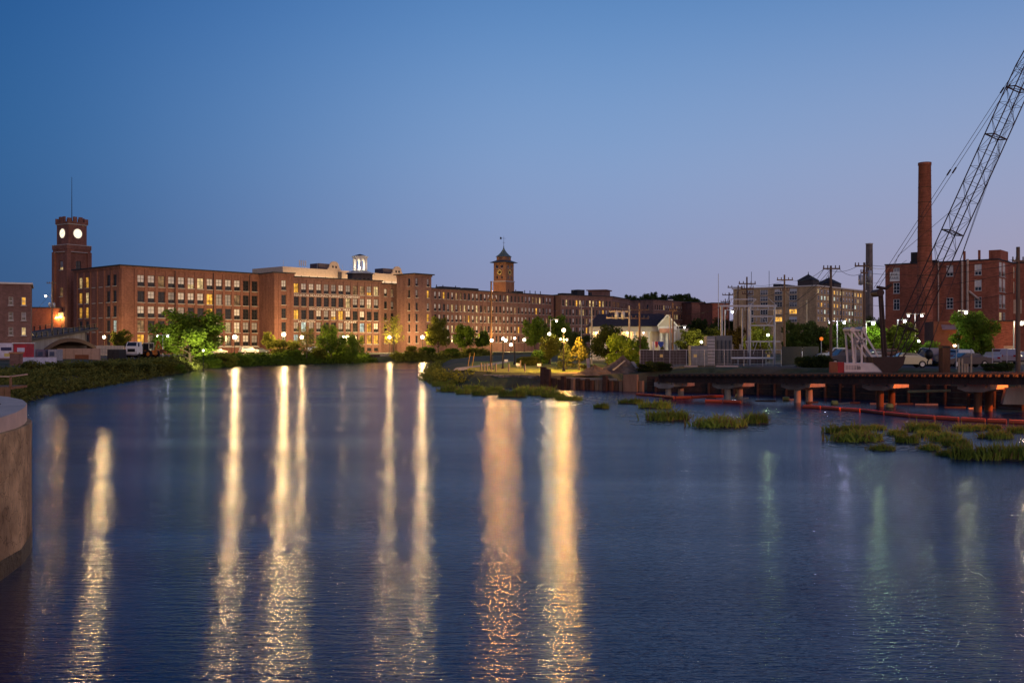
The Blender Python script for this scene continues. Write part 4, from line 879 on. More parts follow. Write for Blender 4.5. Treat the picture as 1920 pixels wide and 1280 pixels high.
# ================================================================ CENTRE AND RIGHT: house, park, poles
def house():
    d = 150; a = W(1106, d); zb = 2.3; t = thing('white_house', 'white temple-fronted house with dark roof, lit warm from its porch', 'house', (a.x, a.y, zb), rad(-9)); L, D, H = 11.2, 7.5, Z(612, d) - 2.3
    wall = mat('white_clapboard', (.5, .46, .4), .7, var=.06, scale=4); dr = mat('dark_shingle_roof', (.035, .03, .04), .9, var=.3, scale=3)
    b = MB(); y0 = 1.6
    pt, ang, nrm = facade(b, t, (0, y0), (L, y0), 0, H, [1.6, 4.4, 6.9, 8.6], [1.15], .95, 1.75, 2, 3, [['litw', 'litw', 'lit', 'lit']], fm=WFRAME, sill='flush', rev=.15)
    b.face([(L, y0, 0), (L, D, 0), (L, D, H), (L, y0, H)]); b.face([(0, D, 0), (L, D, 0), (L, D, H), (0, D, H)]); b.face([(0, y0, 0), (0, D, 0), (0, D, H), (0, y0, H)]); b.part('wall', wall, t)
    q = MB(); q.box(9.5, 10.4, y0 - .06, y0 - .002, .1, 2.6); dr_ = q.part('door', WHITE, t); q = MB(); q.box(9.7, 9.9, y0 - .08, y0 - .061, .9, 2.2); q.box(10.0, 10.2, y0 - .08, y0 - .061, .9, 2.2); q.part('door_glass', LITW, dr_)
    q = MB(); q.box(-.1, L + .1, -.1, y0 + .1, H - .75, H); q.part('entablature', wall, t)
    q = MB(); q.box(-.2, L + .2, -.2, y0, -.15, .08); q.part('porch_floor', CONC, t)
    q = MB(); q.lathe([(.3, .08), (.3, .25), (.24, .3), (.2, H - 1.0), (.28, H - .85), (.3, H - .751)], 14); cm = q.mesh('column', WHITE)
    for x in (.25, 2.35, 4.5, 6.65, 8.8, L - .25): ob('column', cm, t, (x, .25, 0))
    q = MB(); e = .45; hr = 2.0; ym = (D - .1) / 2
    q.raw([(-e, -e, H), (L + e, -e, H), (L + e, D + e, H), (-e, D + e, H), (1.0, ym, H + hr), (L - .2, ym, H + hr)], [(0, 1, 5, 4), (1, 2, 5), (2, 3, 4, 5), (3, 0, 4), (0, 3, 2, 1)]); q.part('roof', dr, t)
    # entrance gable at the right end
    g = MB(); x0, x1 = L - .9, L + 1.6; xm = (x0 + x1) / 2; yg = -1.0
    g.raw([(x0, yg, H), (x1, yg, H), (xm, yg, H + 1.6), (x0, 3, H), (x1, 3, H), (xm, 3, H + 1.6)], [(0, 1, 2), (3, 5, 4)]); g.part('pediment', wall, t)
    g = MB(); ov = .2
    for xa, sg in ((x0, -1), (x1, 1)): g.face([(xa + sg * ov, yg - ov, H - .12), (xm, yg - ov, H + 1.7), (xm, 3, H + 1.7), (xa + sg * ov, 3, H - .12)])
    g.part('gable_roof', dr, t)
    g = MB(); g.bar((x0 - .2, yg - .12, H), (xm, yg - .12, H + 1.65), .22, .16, up=(0, 1, 0)); g.bar((x1 + .2, yg - .12, H), (xm, yg - .12, H + 1.65), .22, .16, up=(0, 1, 0)); g.part('rake_board', WHITE, t)
    g = MB(); g.box(x0 - .1, x1 + .1, yg - .1, yg + .25, H - .55, H - .002); g.part('gable_beam', WHITE, t)
    g = MB(); g.box(x0 + .1, x0 + 2.0, yg - .22, yg - .101, H - 1.0, H - .35); g.part('hanging_sign', mat('terracotta_board', (.62, .3, .2)), t)
    for x in (x0 + .3, xm - .1, x1 - .3): ob('column', cm, t, (x, yg + .1, 0))
    g = MB(); g.box(L + .02, L + 3.4, 1.0, D - .5, 0, H - .3); g.part('side_wing', wall, t)
    for x in (.95, 2.2): g = MB(); g.box(L + x, L + x + .6, .95, .999, .9, 2.6); g.part('wing_window', GLASS, t)
    g = MB(); g.box(L - .1, L + 3.6, .8, D - .3, H - .3, H - .1); g.part('wing_roof', dr, t)
    for x in (.9, 3.3, 5.6): globe(t, (x, .95, H - .95), .12, (1.0, .55, .17), 320, 'porch_lamp')
    globe(t, (8.0, .9, H - .95), .1, (1, .7, .45), 40, 'porch_lamp')
house()

def pole(label, px, ytop, d, arms=(), r=.15, m=None, name='utility_pole', ybase=None, gear=(), lean=0):
    p = W(px, d); g = max(gz(p.x, p.y), 0); H = Z(ytop, d) - g; t = thing(name, label, 'pole', (p.x, p.y, g), 0); m = m or WOOD
    q = MB(); q.tube((0, 0, -.2), (lean, 0, H), r, r * .7, 8); q.part('shaft', m, t)
    for ya, hw, cx in arms:
        z = Z(ya, d) - g; w_ = hw * d / F; c_ = cx * d / F + lean * z / H
        q = MB(); q.box(c_ - w_, c_ + w_, -r - .12, -r, z - .07, z + .07); ar = q.part('crossarm', m, t)
        for k in (-.92, -.45, .45, .92): q = MB(); q.lathe([(.05, z + .07), (.07, z + .14), (.04, z + .2), (.07, z + .26), (.03, z + .34)], 6, (c_ + w_ * k, -r - .06)); q.part('insulator', mat('brown_porcelain', (.1, .05, .035), .3), ar)
    for yg_, gx, kind in gear:
        z = Z(yg_, d) - g; x = gx * d / F; q = MB(); q.lathe([(.05, z - .55), (.24, z - .5), (.24, z + .4), (.1, z + .46)], 10, (x, -.1)); q.tube((x, -.1, z + .4), (x, -.1, z + .6), .04); q.part('transformer', STEEL, t)
    return t, (p.x, p.y, g), H
DW = mat('dark_pole_wood', (.09, .05, .035), .85, var=.3, scale=3); GP = mat('grey_pole', (.4, .35, .28), .8, var=.15)
pole('tall wooden pole lit from below beside the park path', 921, 527, 118.5, ((562, 7, 2),), .14)
pole('pale wooden pole rising behind the brightest lit bush', 1090, 566, 165, ((575, 4, 0),), .14, GP)
pole('grey wooden pole at the left end of the white house', 1109.5, 576, 134, (), .14, GP)
pole('grey pole carrying a transformer rack before the house roof', 1180, 573, 124, ((596, 22, -22), (584, 18, -20)), .15, GP, gear=((590, -12, 0), (590, -24, 0)))
pole('brown pole with two white crossarms before the house roof', 1199.5, 568, 112, ((581, 17, 0), (597, 17, 0)), .14)
pole('left pole of the close pair by the house gable', 1256.5, 590, 116, (), .12, GP)
pole('right pole of the close pair by the house gable, hung with a coil', 1262, 568, 119, ((583, 7, 0),), .12)
pole('slim radio mast standing alone against the sky', 1347, 513, 160, (), .06, STEEL, 'radio_mast')
pole('wooden pole left of the substation frame with three crossarms', 1400.5, 519, 128, ((532, 16, 0), (541, 12, 0), (551, 10, 0)), .14, DW)
pole('dark wooden pole farthest left of the receding line', 1360, 560, 190, ((566, 9, 0),), .13, DW)
pole('second dark pole in the receding line left of the tan building', 1367, 548, 175, ((553, 10, -3),), .13, DW)
pole('third dark pole in the receding line at the tan building edge', 1384, 535, 155, ((539, 14, -6),), .13, DW)
pole('wooden pole before the tan building with a long crossarm', 1471, 515, 125, ((525, 15, 0), (545, 9, 0)), .15)
pole('slim grey pole before the tan building', 1513, 562, 140, (), .08, GP)
pole('tallest wooden pole right of the tan building front corner', 1558, 498, 98, ((504, 16, 0),), .16)
pole('wooden pole hung with transformers before the small chimney', 1620.5, 492, 96, ((499, 13, -6), (512, 8, 0)), .15, gear=((524, -7, 0), (516, 9, 0)))
RP = pole('thick wooden pole with a crossarm near the right edge', 1909, 463, 76, ((490, 14, 0),), .2)
p = W(2010, 66); t = thing('signal_post', 'red signal on a steel post just beyond the right edge of the picture', 'signal', (p.x, p.y, 1.5), 0)
q = MB(); q.tube((0, 0, -1), (0, 0, 5.6), .09); q.part('post', STEEL, t); q = MB(); q.box(-.25, .25, .02, .3, 4.9, 5.7); q.part('housing', DSTEEL, t)
globe(t, (0, -.35, 5.3), .2, (1.0, .2, .03), 11000, 'red_signal')

def wire(p0, p1, sag, name='power_line', label='', r=.022, parent=None):
    p0 = Vector(p0); p1 = Vector(p1); n = 12; pts = []
    for i in range(n + 1): f = i / n; p = p0.lerp(p1, f); p.z -= sag * 4 * f * (1 - f); pts.append(p)
    q = MB(); q.path(pts, r, 4); o = q.part(name, DSTEEL); tag(o, label, 'cable', 'overhead wires'); return o
wl_ = [((1543, 502, 98), (1611, 497, 96), .5, 'overhead wire from the tallest pole to the transformer pole, upper'), ((1572, 503, 98), (1632, 499, 96), .8, 'overhead wire from the tallest pole to the transformer pole, sagging'),
       ((1545, 504, 98), (1475, 575, 112), .6, 'wire slanting from the tallest pole down to the substation frame, left'), ((1558, 504, 98), (1450, 577, 111), .9, 'wire slanting from the tallest pole down to the substation frame, middle'), ((1570, 506, 98), (1455, 590, 111), 1.2, 'wire slanting from the tallest pole down to the substation frame, lowest'),
       ((1626, 497, 96), (1909, 486, 76), .4, 'upper wire crossing before the brick building to the right edge pole'), ((1627, 512, 96), (1909, 494, 76), .5, 'second wire crossing before the brick building'), ((1627, 540, 96), (1912, 508, 76), .5, 'third wire crossing before the brick building'), ((1627, 572, 96), (1915, 545, 76), .5, 'lowest wire crossing before the brick building'),
       ((1398, 531, 128), (1471, 525, 125), .5, 'wire between the two poles before the tan building'), ((1368, 552, 175), (1398, 532, 128), .4, 'wire along the receding line of poles'), ((1485, 525, 125), (1545, 504, 98), .5, 'wire from the long-armed pole to the tallest pole'),
       ((1110, 578, 134), (1180, 580, 124), .5, 'wire before the house roof, left span'), ((1215, 581, 112), (1262, 583, 119), .3, 'wire before the house gable'), ((921, 562, 118.5), (1090, 575, 165), 1.0, 'long thin wire from the park pole towards the house'), ((60, 590, 185), (97, 545, 199), .2, 'wire left of the clock tower')]
more = [((1353, 573, 110), (1368, 553, 175)), ((1406, 573, 110), (1400, 533, 128)), ((1452, 573, 110), (1471, 526, 125)), ((1420, 561, 110), (1400, 542, 128)), ((1376, 561, 110), (1384, 540, 155)), ((1460, 546, 125), (1400, 552, 128)), ((1513, 564, 140), (1471, 546, 125)), ((1513, 564, 140), (1558, 506, 98)), ((1262, 584, 119), (1353, 574, 110)), ((1199, 597, 112), (1256, 592, 116)), ((1620, 530, 96), (1660, 520, 184)), ((1626, 500, 96), (1700, 488, 120))]
wl_ += [(a, b_, .35 + .1 * (k % 3), 'thin slack wire, %s from the left round the substation frame' % ORD[k]) for k, (a, b_) in enumerate(more)]
for a_, b_, s_, lab in wl_: wire(P(*a_), P(*b_), s_, label=lab)
# pole by the bridge
bp_, bo_, bH = pole('wooden pole with street light and transformer left of the clock tower', 97.5, 527, 199, ((531, 9, 0),), .18, mat('lit_pole_wood', (.26, .18, .1)), gear=((572, -4, 0), (572, 4, 0)))  # paler wood tone carries the lamp light on this pole
q = MB(); z_ = Z(555, 199) - bo_[2]; q.tube((0, 0, z_ - .5), (-1.2, 0, z_ + .2), .05); q.part('lamp_arm', STEEL, bp_); globe(bp_, (-1.3, 0, z_), .2, (1, .72, .4), 160, 'lamp_lens')

# ---- park furniture
for k, (px, d) in enumerate(((908, 112), (913, 113.5), (921.5, 112.5), (930, 111.5), (954, 110.5), (984, 109.5), (902, 114.5), (976, 124))):
    p = W(px, d); t = thing('fence_post', ('wooden rail post in the park, %s along the lawn edge' % ORD[k]) if k < 7 else 'wooden rail post set back on the lawn', 'post', (p.x, p.y, gz(p.x, p.y)), 0, 'park rail posts'); q = MB(); q.lathe([(.09, -.1), (.09, .85), (.05, .95)], 8); q.part('shaft', mat('pale_post_wood', (.33, .24, .15)), t)
for k, (px, py, d) in enumerate(((971, 686, 122), (1011, 684, 121), (971 + 5, 672, 140), (949, 677, 140))):
    p = W(px, d); t = thing('small_sign', ['pair of low white signs on the lawn, left one', 'low white sign on the lawn, right one', 'small white sign beside the hedge', 'small white sign left of the hedge'][k], 'sign', (p.x, p.y, gz(p.x, p.y)), 0)
    q = MB(); q.tube((0, 0, 0), (0, 0, .55), .03); q.part('stake', STEEL, t); q = MB(); q.box(-.25, .25, -.05, -.03, .3, .62); q.part('panel', WHITE, t)
# ladder-like yellow posts on the shore
for k, px in enumerate((880, 888)):
    p = W(px, 128); t = thing('mooring_post', ['left of two leaning yellow posts at the river bend', 'right of two leaning yellow posts at the river bend'][k], 'post', (W(px - 5, 128).x, 128, 1.2), 0); q = MB(); q.tube((0, 0, -.5), (.45, 0, 2.3), .05); q.part('shaft', mat('yellow_post', (.5, .28, .06)), t)
# retaining walls
def line_wall(name, label, pts, z0, z1, m, th=.4, cat='wall'):
    c = pts[0]; t = thing(name, label, cat, (c[0], c[1], z0), 0)
    for (a, b_) in zip(pts[:-1], pts[1:]): q = MB(); q.bar((a[0] - c[0], a[1] - c[1], (z1 - z0) / 2), (b_[0] - c[0], b_[1] - c[1], (z1 - z0) / 2), th, z1 - z0); q.part('wall_section', m, t)
RUBBLE = mat('rubble_stone', (.3, .24, .17), .9, var=.5, scale=2.2, bump=1.0, bscale=3, stain=(.13, .11, .08))
def stone_wall(label, p0, p1, z0, z1, n, rows, seed, m=RUBBLE):
    R_ = random.Random(seed); p0 = Vector(p0); p1 = Vector(p1); u = (p1 - p0).normalized(); nn = Vector((u.y, -u.x)); L = (p1 - p0).length
    t = thing('stone_wall', label, 'wall', (p0.x, p0.y, z0), math.atan2(u.y, u.x)); q = MB(); q.box(0, L, .12, .6, 0, z1 - z0 - .05); q.part('core', m, t); hh = (z1 - z0) / rows
    for r_ in range(rows):
        x = 0
        while x < L:
            w_ = R_.uniform(.35, .8); g = .03; dp = R_.uniform(0, .14); q = MB(); x1 = min(L, x + w_); c_ = .06
            q.raw([(x + g, dp + .1, r_ * hh + g), (x1 - g, dp + .1, r_ * hh + g), (x1 - g, dp + .1, (r_ + 1) * hh - g), (x + g, dp + .1, (r_ + 1) * hh - g), (x + g + c_, dp - .06, r_ * hh + g + c_), (x1 - g - c_, dp - .06, r_ * hh + g + c_), (x1 - g - c_, dp - .06, (r_ + 1) * hh - g - c_), (x + g + c_, dp - .06, (r_ + 1) * hh - g - c_)],
                  [(4, 5, 6, 7), (0, 1, 5, 4), (1, 2, 6, 5), (2, 3, 7, 6), (3, 0, 4, 7)]); q.part('stone', m, t); x = x1
stone_wall('low rubble stone wall between the reed bed and the sheet piling', W(905, 108), W(1015, 104.5), .0, 1.35, 0, 3, 5)
stone_wall('grey stone river wall below the mill lamps', W(712, 273), W(772, 277), .0, 2.2, 0, 3, 8, mat('grey_stone', (.24, .22, .2), .9, var=.4, scale=1.5, bump=.6))
line_wall('river_wall', 'dark concrete river wall at the bend behind the reeds', [W(842, 289), W(905, 299), W(985, 308)], -.3, 2.0, mat('dim_concrete', (.2, .19, .17), .9, var=.3, scale=.8))
line_wall('river_wall', 'dark timber river wall below the lettered mill front', [W(680, 266.5), W(711, 271.5)], -.3, 2.0, mat('dark_timber', (.08, .05, .035), .9, var=.3))

# ---- sheet piling and earthworks
def sheet_piling():
    a, b_ = W(1017, 103.3), W(1213, 96.2); u = (b_ - a).normalized(); L = (b_ - a).length; t = thing('sheet_pile_wall', 'rusty sheet pile wall along the earth bank left of the trestle', 'wall', (a.x, a.y, 0), math.atan2(u.y, u.x)); w_ = .56; n = int(L / w_); R_ = random.Random(3)
    h0 = 1.05; ms = []
    for k in range(3):
        q = MB(); hh = h0 + (k - 1) * .07; pr = [(0, .16), (.12, 0), (.44, 0), (.56, .16)]
        for (x0, y0), (x1, y1) in zip(pr[:-1], pr[1:]): q.raw([(x0, y0, -1.2), (x1, y1, -1.2), (x1, y1, hh), (x0, y0, hh), (x0, y0 + .06, -1.2), (x1, y1 + .06, -1.2), (x1, y1 + .06, hh), (x0, y0 + .06, hh)], [(0, 1, 2, 3), (4, 7, 6, 5), (3, 2, 6, 7)])
        ms.append(q.mesh('sheet_pile', [RUST, mat('pale_rust', (.3, .17, .09), .85, var=.35, scale=2, bump=.3, streak=True), mat('dark_rust', (.09, .045, .025), .85, var=.4, scale=2)][k]))
    for k in range(n): ob('sheet_pile', ms[R_.choice((0, 0, 1, 1, 2))], t, (k * w_, (k % 2) * .1, 0))
    q = MB(); q.box(2.8, 8.6, .25, .5, 1.0, 1.22); q.part('waler', mat('pale_waler', (.36, .27, .18)), t)
    for x, z1, w2, m in ((-.1, 2.25, .55, 'dark_rust'), (.5, 2.05, .5, 'dark_rust'), (2.4, 1.35, .45, 'dark_rust'), (7.35, 1.5, .42, 'dark_rust'), (9.7, 1.65, 1.5, 'pale_rust')):
        q = MB(); q.box(x, x + w2, -.25, .1, -1.2, z1); q.part('king_pile', MATS[m], t)
sheet_piling()
def mound(label, c, r, h, m, seed, name='earth_mound', sy=.7, cat='mound'):
    R_ = random.Random(seed); q = MB(); n = 22; k = 9; vs_ = []; fs = []
    for j in range(k + 1):
        f = j / k
        for i in range(n):
            a_ = 2 * PI * i / n; rr = r * f * (1 + .16 * math.sin(3 * a_ + seed) + R_.uniform(-.09, .09)); vs_.append((rr * math.cos(a_), rr * math.sin(a_) * sy, h * (1 - f) ** 1.15 * (1 + R_.uniform(-.18, .18)) - .06))
    for j in range(k):
        for i in range(n): fs.append((j * n + i, j * n + (i + 1) % n, (j + 1) * n + (i + 1) % n, (j + 1) * n + i))
    q.raw(vs_, fs, 0, False); o = q.part(name, m, None, (c[0], c[1], gz(*c) if len(c) < 3 else c[2])); return tag(o, label, cat)
mound('low mound of orange-lit earth behind the sheet piling', W(1115, 103.5), 2.6, 1.0, DIRT, 2)
mound('taller grey spoil heap at the foot of the brown pole', W(1168, 104), 2.9, 1.7, mat('grey_spoil', (.17, .12, .08), .95, var=.45, scale=2, bump=1, bscale=6), 5)
for k, (a_, b_) in enumerate((((1150, 694, 102.5), (1172, 676, 103)), ((1186, 678, 103), (1195, 690, 102)), ((1102, 672, 108), (1104, 690, 107)))):
    q = MB(); q.bar(P(*a_), P(*b_), .35, .06); tag(q.part('plank', mat('grey_plank', (.32, .27, .22))), ['long plank leaning on the spoil heap', 'short plank leaning on the right of the spoil heap', 'stake leaning on the orange-lit earth'][k], 'plank')

# ---- substation
def substation():
    fz = 2.3; d = 103.5
    xs = [1200, 1225, 1256, 1287, 1321, 1358, 1395, 1430, 1465]; t = thing('chain_link_fence', 'chain-link substation fence with dark screening and yellow warning plates', 'fence', (W(1200, d).x, d, fz), 0); x0 = W(1200, d).x; hF = Z(655.5, d) - fz
    q = MB(); q.tube((0, 0, 0), (0, 0, hF), .035); pm = q.mesh('fence_post', STEEL)
    scr = mat('fence_screen', (.075, .062, .058), .9, var=.25, scale=2)
    for k, px in enumerate(xs):
        x = W(px, d).x - x0; ob('fence_post', pm, t, (x, -.03, 0))
        if k < len(xs) - 1:
            x1 = W(xs[k + 1], d).x - x0; q = MB(); q.box(x + .04, x1 - .04, 6.5 if k in (3, 4, 5, 6, 7) else 0.02, 6.53 if k in (3, 4, 5, 6, 7) else .05, .18, hF - .06); q.part('screen_panel', scr, t)
            q = MB(); q.bar((x, -.03, hF), (x1, -.03, hF), .05); q.part('top_rail', STEEL, t)
            q = MB()
            for j in range(1, int((x1 - x) / .35)): q.bar((x + .35 * j, 0, .1), (x + .35 * j + .0, 0, hF), .008)
            for j in range(1, 6): q.bar((x, 0, hF * j / 6), (x1, 0, hF * j / 6), .008)
            q.part('mesh_panel', STEEL, t)
    for px in (1240, 1303.5, 1441): q = MB(); x = W(px, d).x - x0; q.box(x - .16, x + .16, -.06, -.045, .95, 1.25); q.part('warning_plate', mat('yellow_plate', (.75, .55, .18)), t)
    # switchgear
    for k, (a, b_, y0, lab, m) in enumerate(((1295, 1327, 648, 'grey electrical cabinet at the left of the substation', (.2, .21, .2)), (1325, 1341, 630, 'tall ribbed grey cabinet beside the low one', (.25, .25, .24)), (1343, 1373, 629, 'dark grey transformer tank behind the steel column', (.15, .15, .15)))):
        dd = 107 + k; A, B = W(a, dd), W(b_, dd); w_ = B.x - A.x; h = Z(y0, dd) - fz; tt = thing('electrical_cabinet', lab, 'cabinet', ((A.x + B.x) / 2, dd, fz), 0); q = MB(); q.box(-w_ / 2, w_ / 2, 0, 1.6, 0, h); q.part('tank', mat('cabinet_grey_%d' % k, m, .6, var=.12), tt)
        if k == 1:
            for j in range(8): q = MB(); q.box(-w_ / 2 + .05, w_ / 2 - .05, -.05, -.002, .25 + j * h / 9, .25 + j * h / 9 + .12); q.part('louvre', STEEL, tt)
        elif k == 0:
            q = MB(); q.box(-w_ / 2 + .1, -.02, -.04, -.002, .15, h - .15); q.part('door', mat('cabinet_door', (.22, .23, .22), .6), tt); q = MB(); q.box(.05, w_ / 2 - .1, -.04, -.002, .15, h - .15); q.part('door', mat('cabinet_door', (.22, .23, .22), .6), tt)
            for x in (.2, .5): q = MB(); q.lathe([(.06, h), (.08, h + .1), (.05, h + .18), (.07, h + .25), (.02, h + .4)], 6, (x, .5)); q.part('bushing', mat('brown_porcelain', (.1, .05, .035)), tt)
        else:
            for j in range(4): q = MB(); x = -w_ / 2 + w_ * (j + .5) / 4; q.box(x - .05, x + .05, -.25, -.002, .3, h - .5); q.part('radiator_fin', mat('fin_grey', (.13, .13, .13)), tt)
    # steel frame
    dd = 110; t = thing('steel_gantry', 'grey tubular steel substation frame with insulators on its beams', 'gantry', (W(1405, dd).x, dd, fz), 0); ox = W(1405, dd).x
    X = lambda px: W(px, dd).x - ox; ZZ = lambda y: Z(y, dd) - fz
    def br(a, b_, w_=.12, nm='beam', y=0): q = MB(); q.bar((X(a[0]), y, ZZ(a[1])), (X(b_[0]), y, ZZ(b_[1])), w_); q.part(nm, STEEL, t)
    for px in (1353, 1406, 1452): q = MB(); q.tube((X(px), 0, -.1), (X(px), 0, ZZ(573)), .13, n=8); q.part('column', STEEL, t)
    for px in (1398, 1409): q = MB(); q.tube((X(px), 1.6, -.1), (X(px), 1.6, ZZ(577)), .09, n=8); q.part('column', STEEL, t)
    for a, b_, w_ in (((1349, 573.5), (1456, 573.5), .2), ((1405, 593), (1452, 593), .13), ((1405, 610), (1452, 610), .13), ((1398, 640), (1463, 640), .13), ((1370, 561), (1418, 561), .1), ((1400, 580), (1452, 580), .06)): br(a, b_, w_)
    for a, b_ in (((1398, 640), (1406, 668)), ((1420, 640), (1412, 664)), ((1440, 640), (1452, 668)), ((1430, 593), (1440, 610)), ((1452, 593), (1440, 610)), ((1385, 573), (1378, 590)), ((1368, 573), (1358, 588)), ((1406, 573), (1418, 561)), ((1370, 561), (1376, 573)), ((1442, 560), (1456, 573))): br(a, b_, .05, 'brace')
    for px, y0 in ((1375, 573), (1386, 573), (1418, 593), (1428, 593), (1438, 593), (1432, 610), (1412, 640), (1425, 640), (1442, 640), (1396, 573), (1420, 573), (1440, 573)):
        q = MB(); z = ZZ(y0); q.lathe([(.03, z - .55), (.07, z - .5), (.04, z - .42), (.07, z - .36), (.04, z - .28), (.07, z - .22), (.03, z - .1)], 7, (X(px), -.12)); q.part('insulator', mat('grey_porcelain', (.4, .38, .36), .3), t)
    q = MB(); q.tube((X(1367), -1.0, ZZ(671)), (X(1446), -1.0, ZZ(671)), .11, n=8); q.part('white_pipe', WHITE, t)
    for px in (1380, 1432): q = MB(); q.tube((X(px), -1.0, 0), (X(px), -1.0, ZZ(671)), .05); q.part('pipe_support', STEEL, t)
    for px in (1376, 1391):
        q = MB(); q.tube((X(px), .8, 0), (X(px), .8, ZZ(645)), .12, n=8); q.part('stub_column', GP, t)
    # screened dark fence to the right
    pts = [W(1466, 103.5), W(1505, 112), W(1535, 122)]; t = thing('slatted_fence', 'dark slatted fence running back from the substation corner', 'fence', (pts[0].x, pts[0].y, fz), 0); ds = mat('dark_slats', (.03, .024, .024), .9)
    for a, b_ in zip(pts[:-1], pts[1:]):
        L = (b_ - a).length; u = (b_ - a) / L; n = int(L / .55); ang = math.atan2(u.y, u.x); q = MB(); q.box(0, .5, -.02, .02, .1, 2.05); sm_ = q.mesh('slat', ds)
        for k in range(n): pp = a + u * (k * .55) - pts[0]; ob('slat', sm_, t, (pp.x, pp.y, 0), ang)
        q = MB(); q.bar((a - pts[0]).to_3d() + Vector((0, .05, 1.8)), (b_ - pts[0]).to_3d() + Vector((0, .05, 1.8)), .06); q.part('rail', STEEL, t)
    for k, (a, b_) in enumerate(((1283, 1308), (1342, 1384), (1247, 1262))): A, B = P(a, 690.5, 101), P(b_, 691, 101); A.z = B.z = 2.37; q = MB(); q.bar(A, B, .2, .14); tag(q.part('timber_baulk', mat('pale_baulk', (.42, .36, .32))), ['pale timber baulk before the low cabinet', 'longest pale timber baulk before the steel frame', 'short pale timber baulk at the fence post'][k], 'timber')
substation()
add_lamp(1359, 585, 118, 'cool white lamp at the left end of the substation frame', COOL, 70, .14, 'arm')

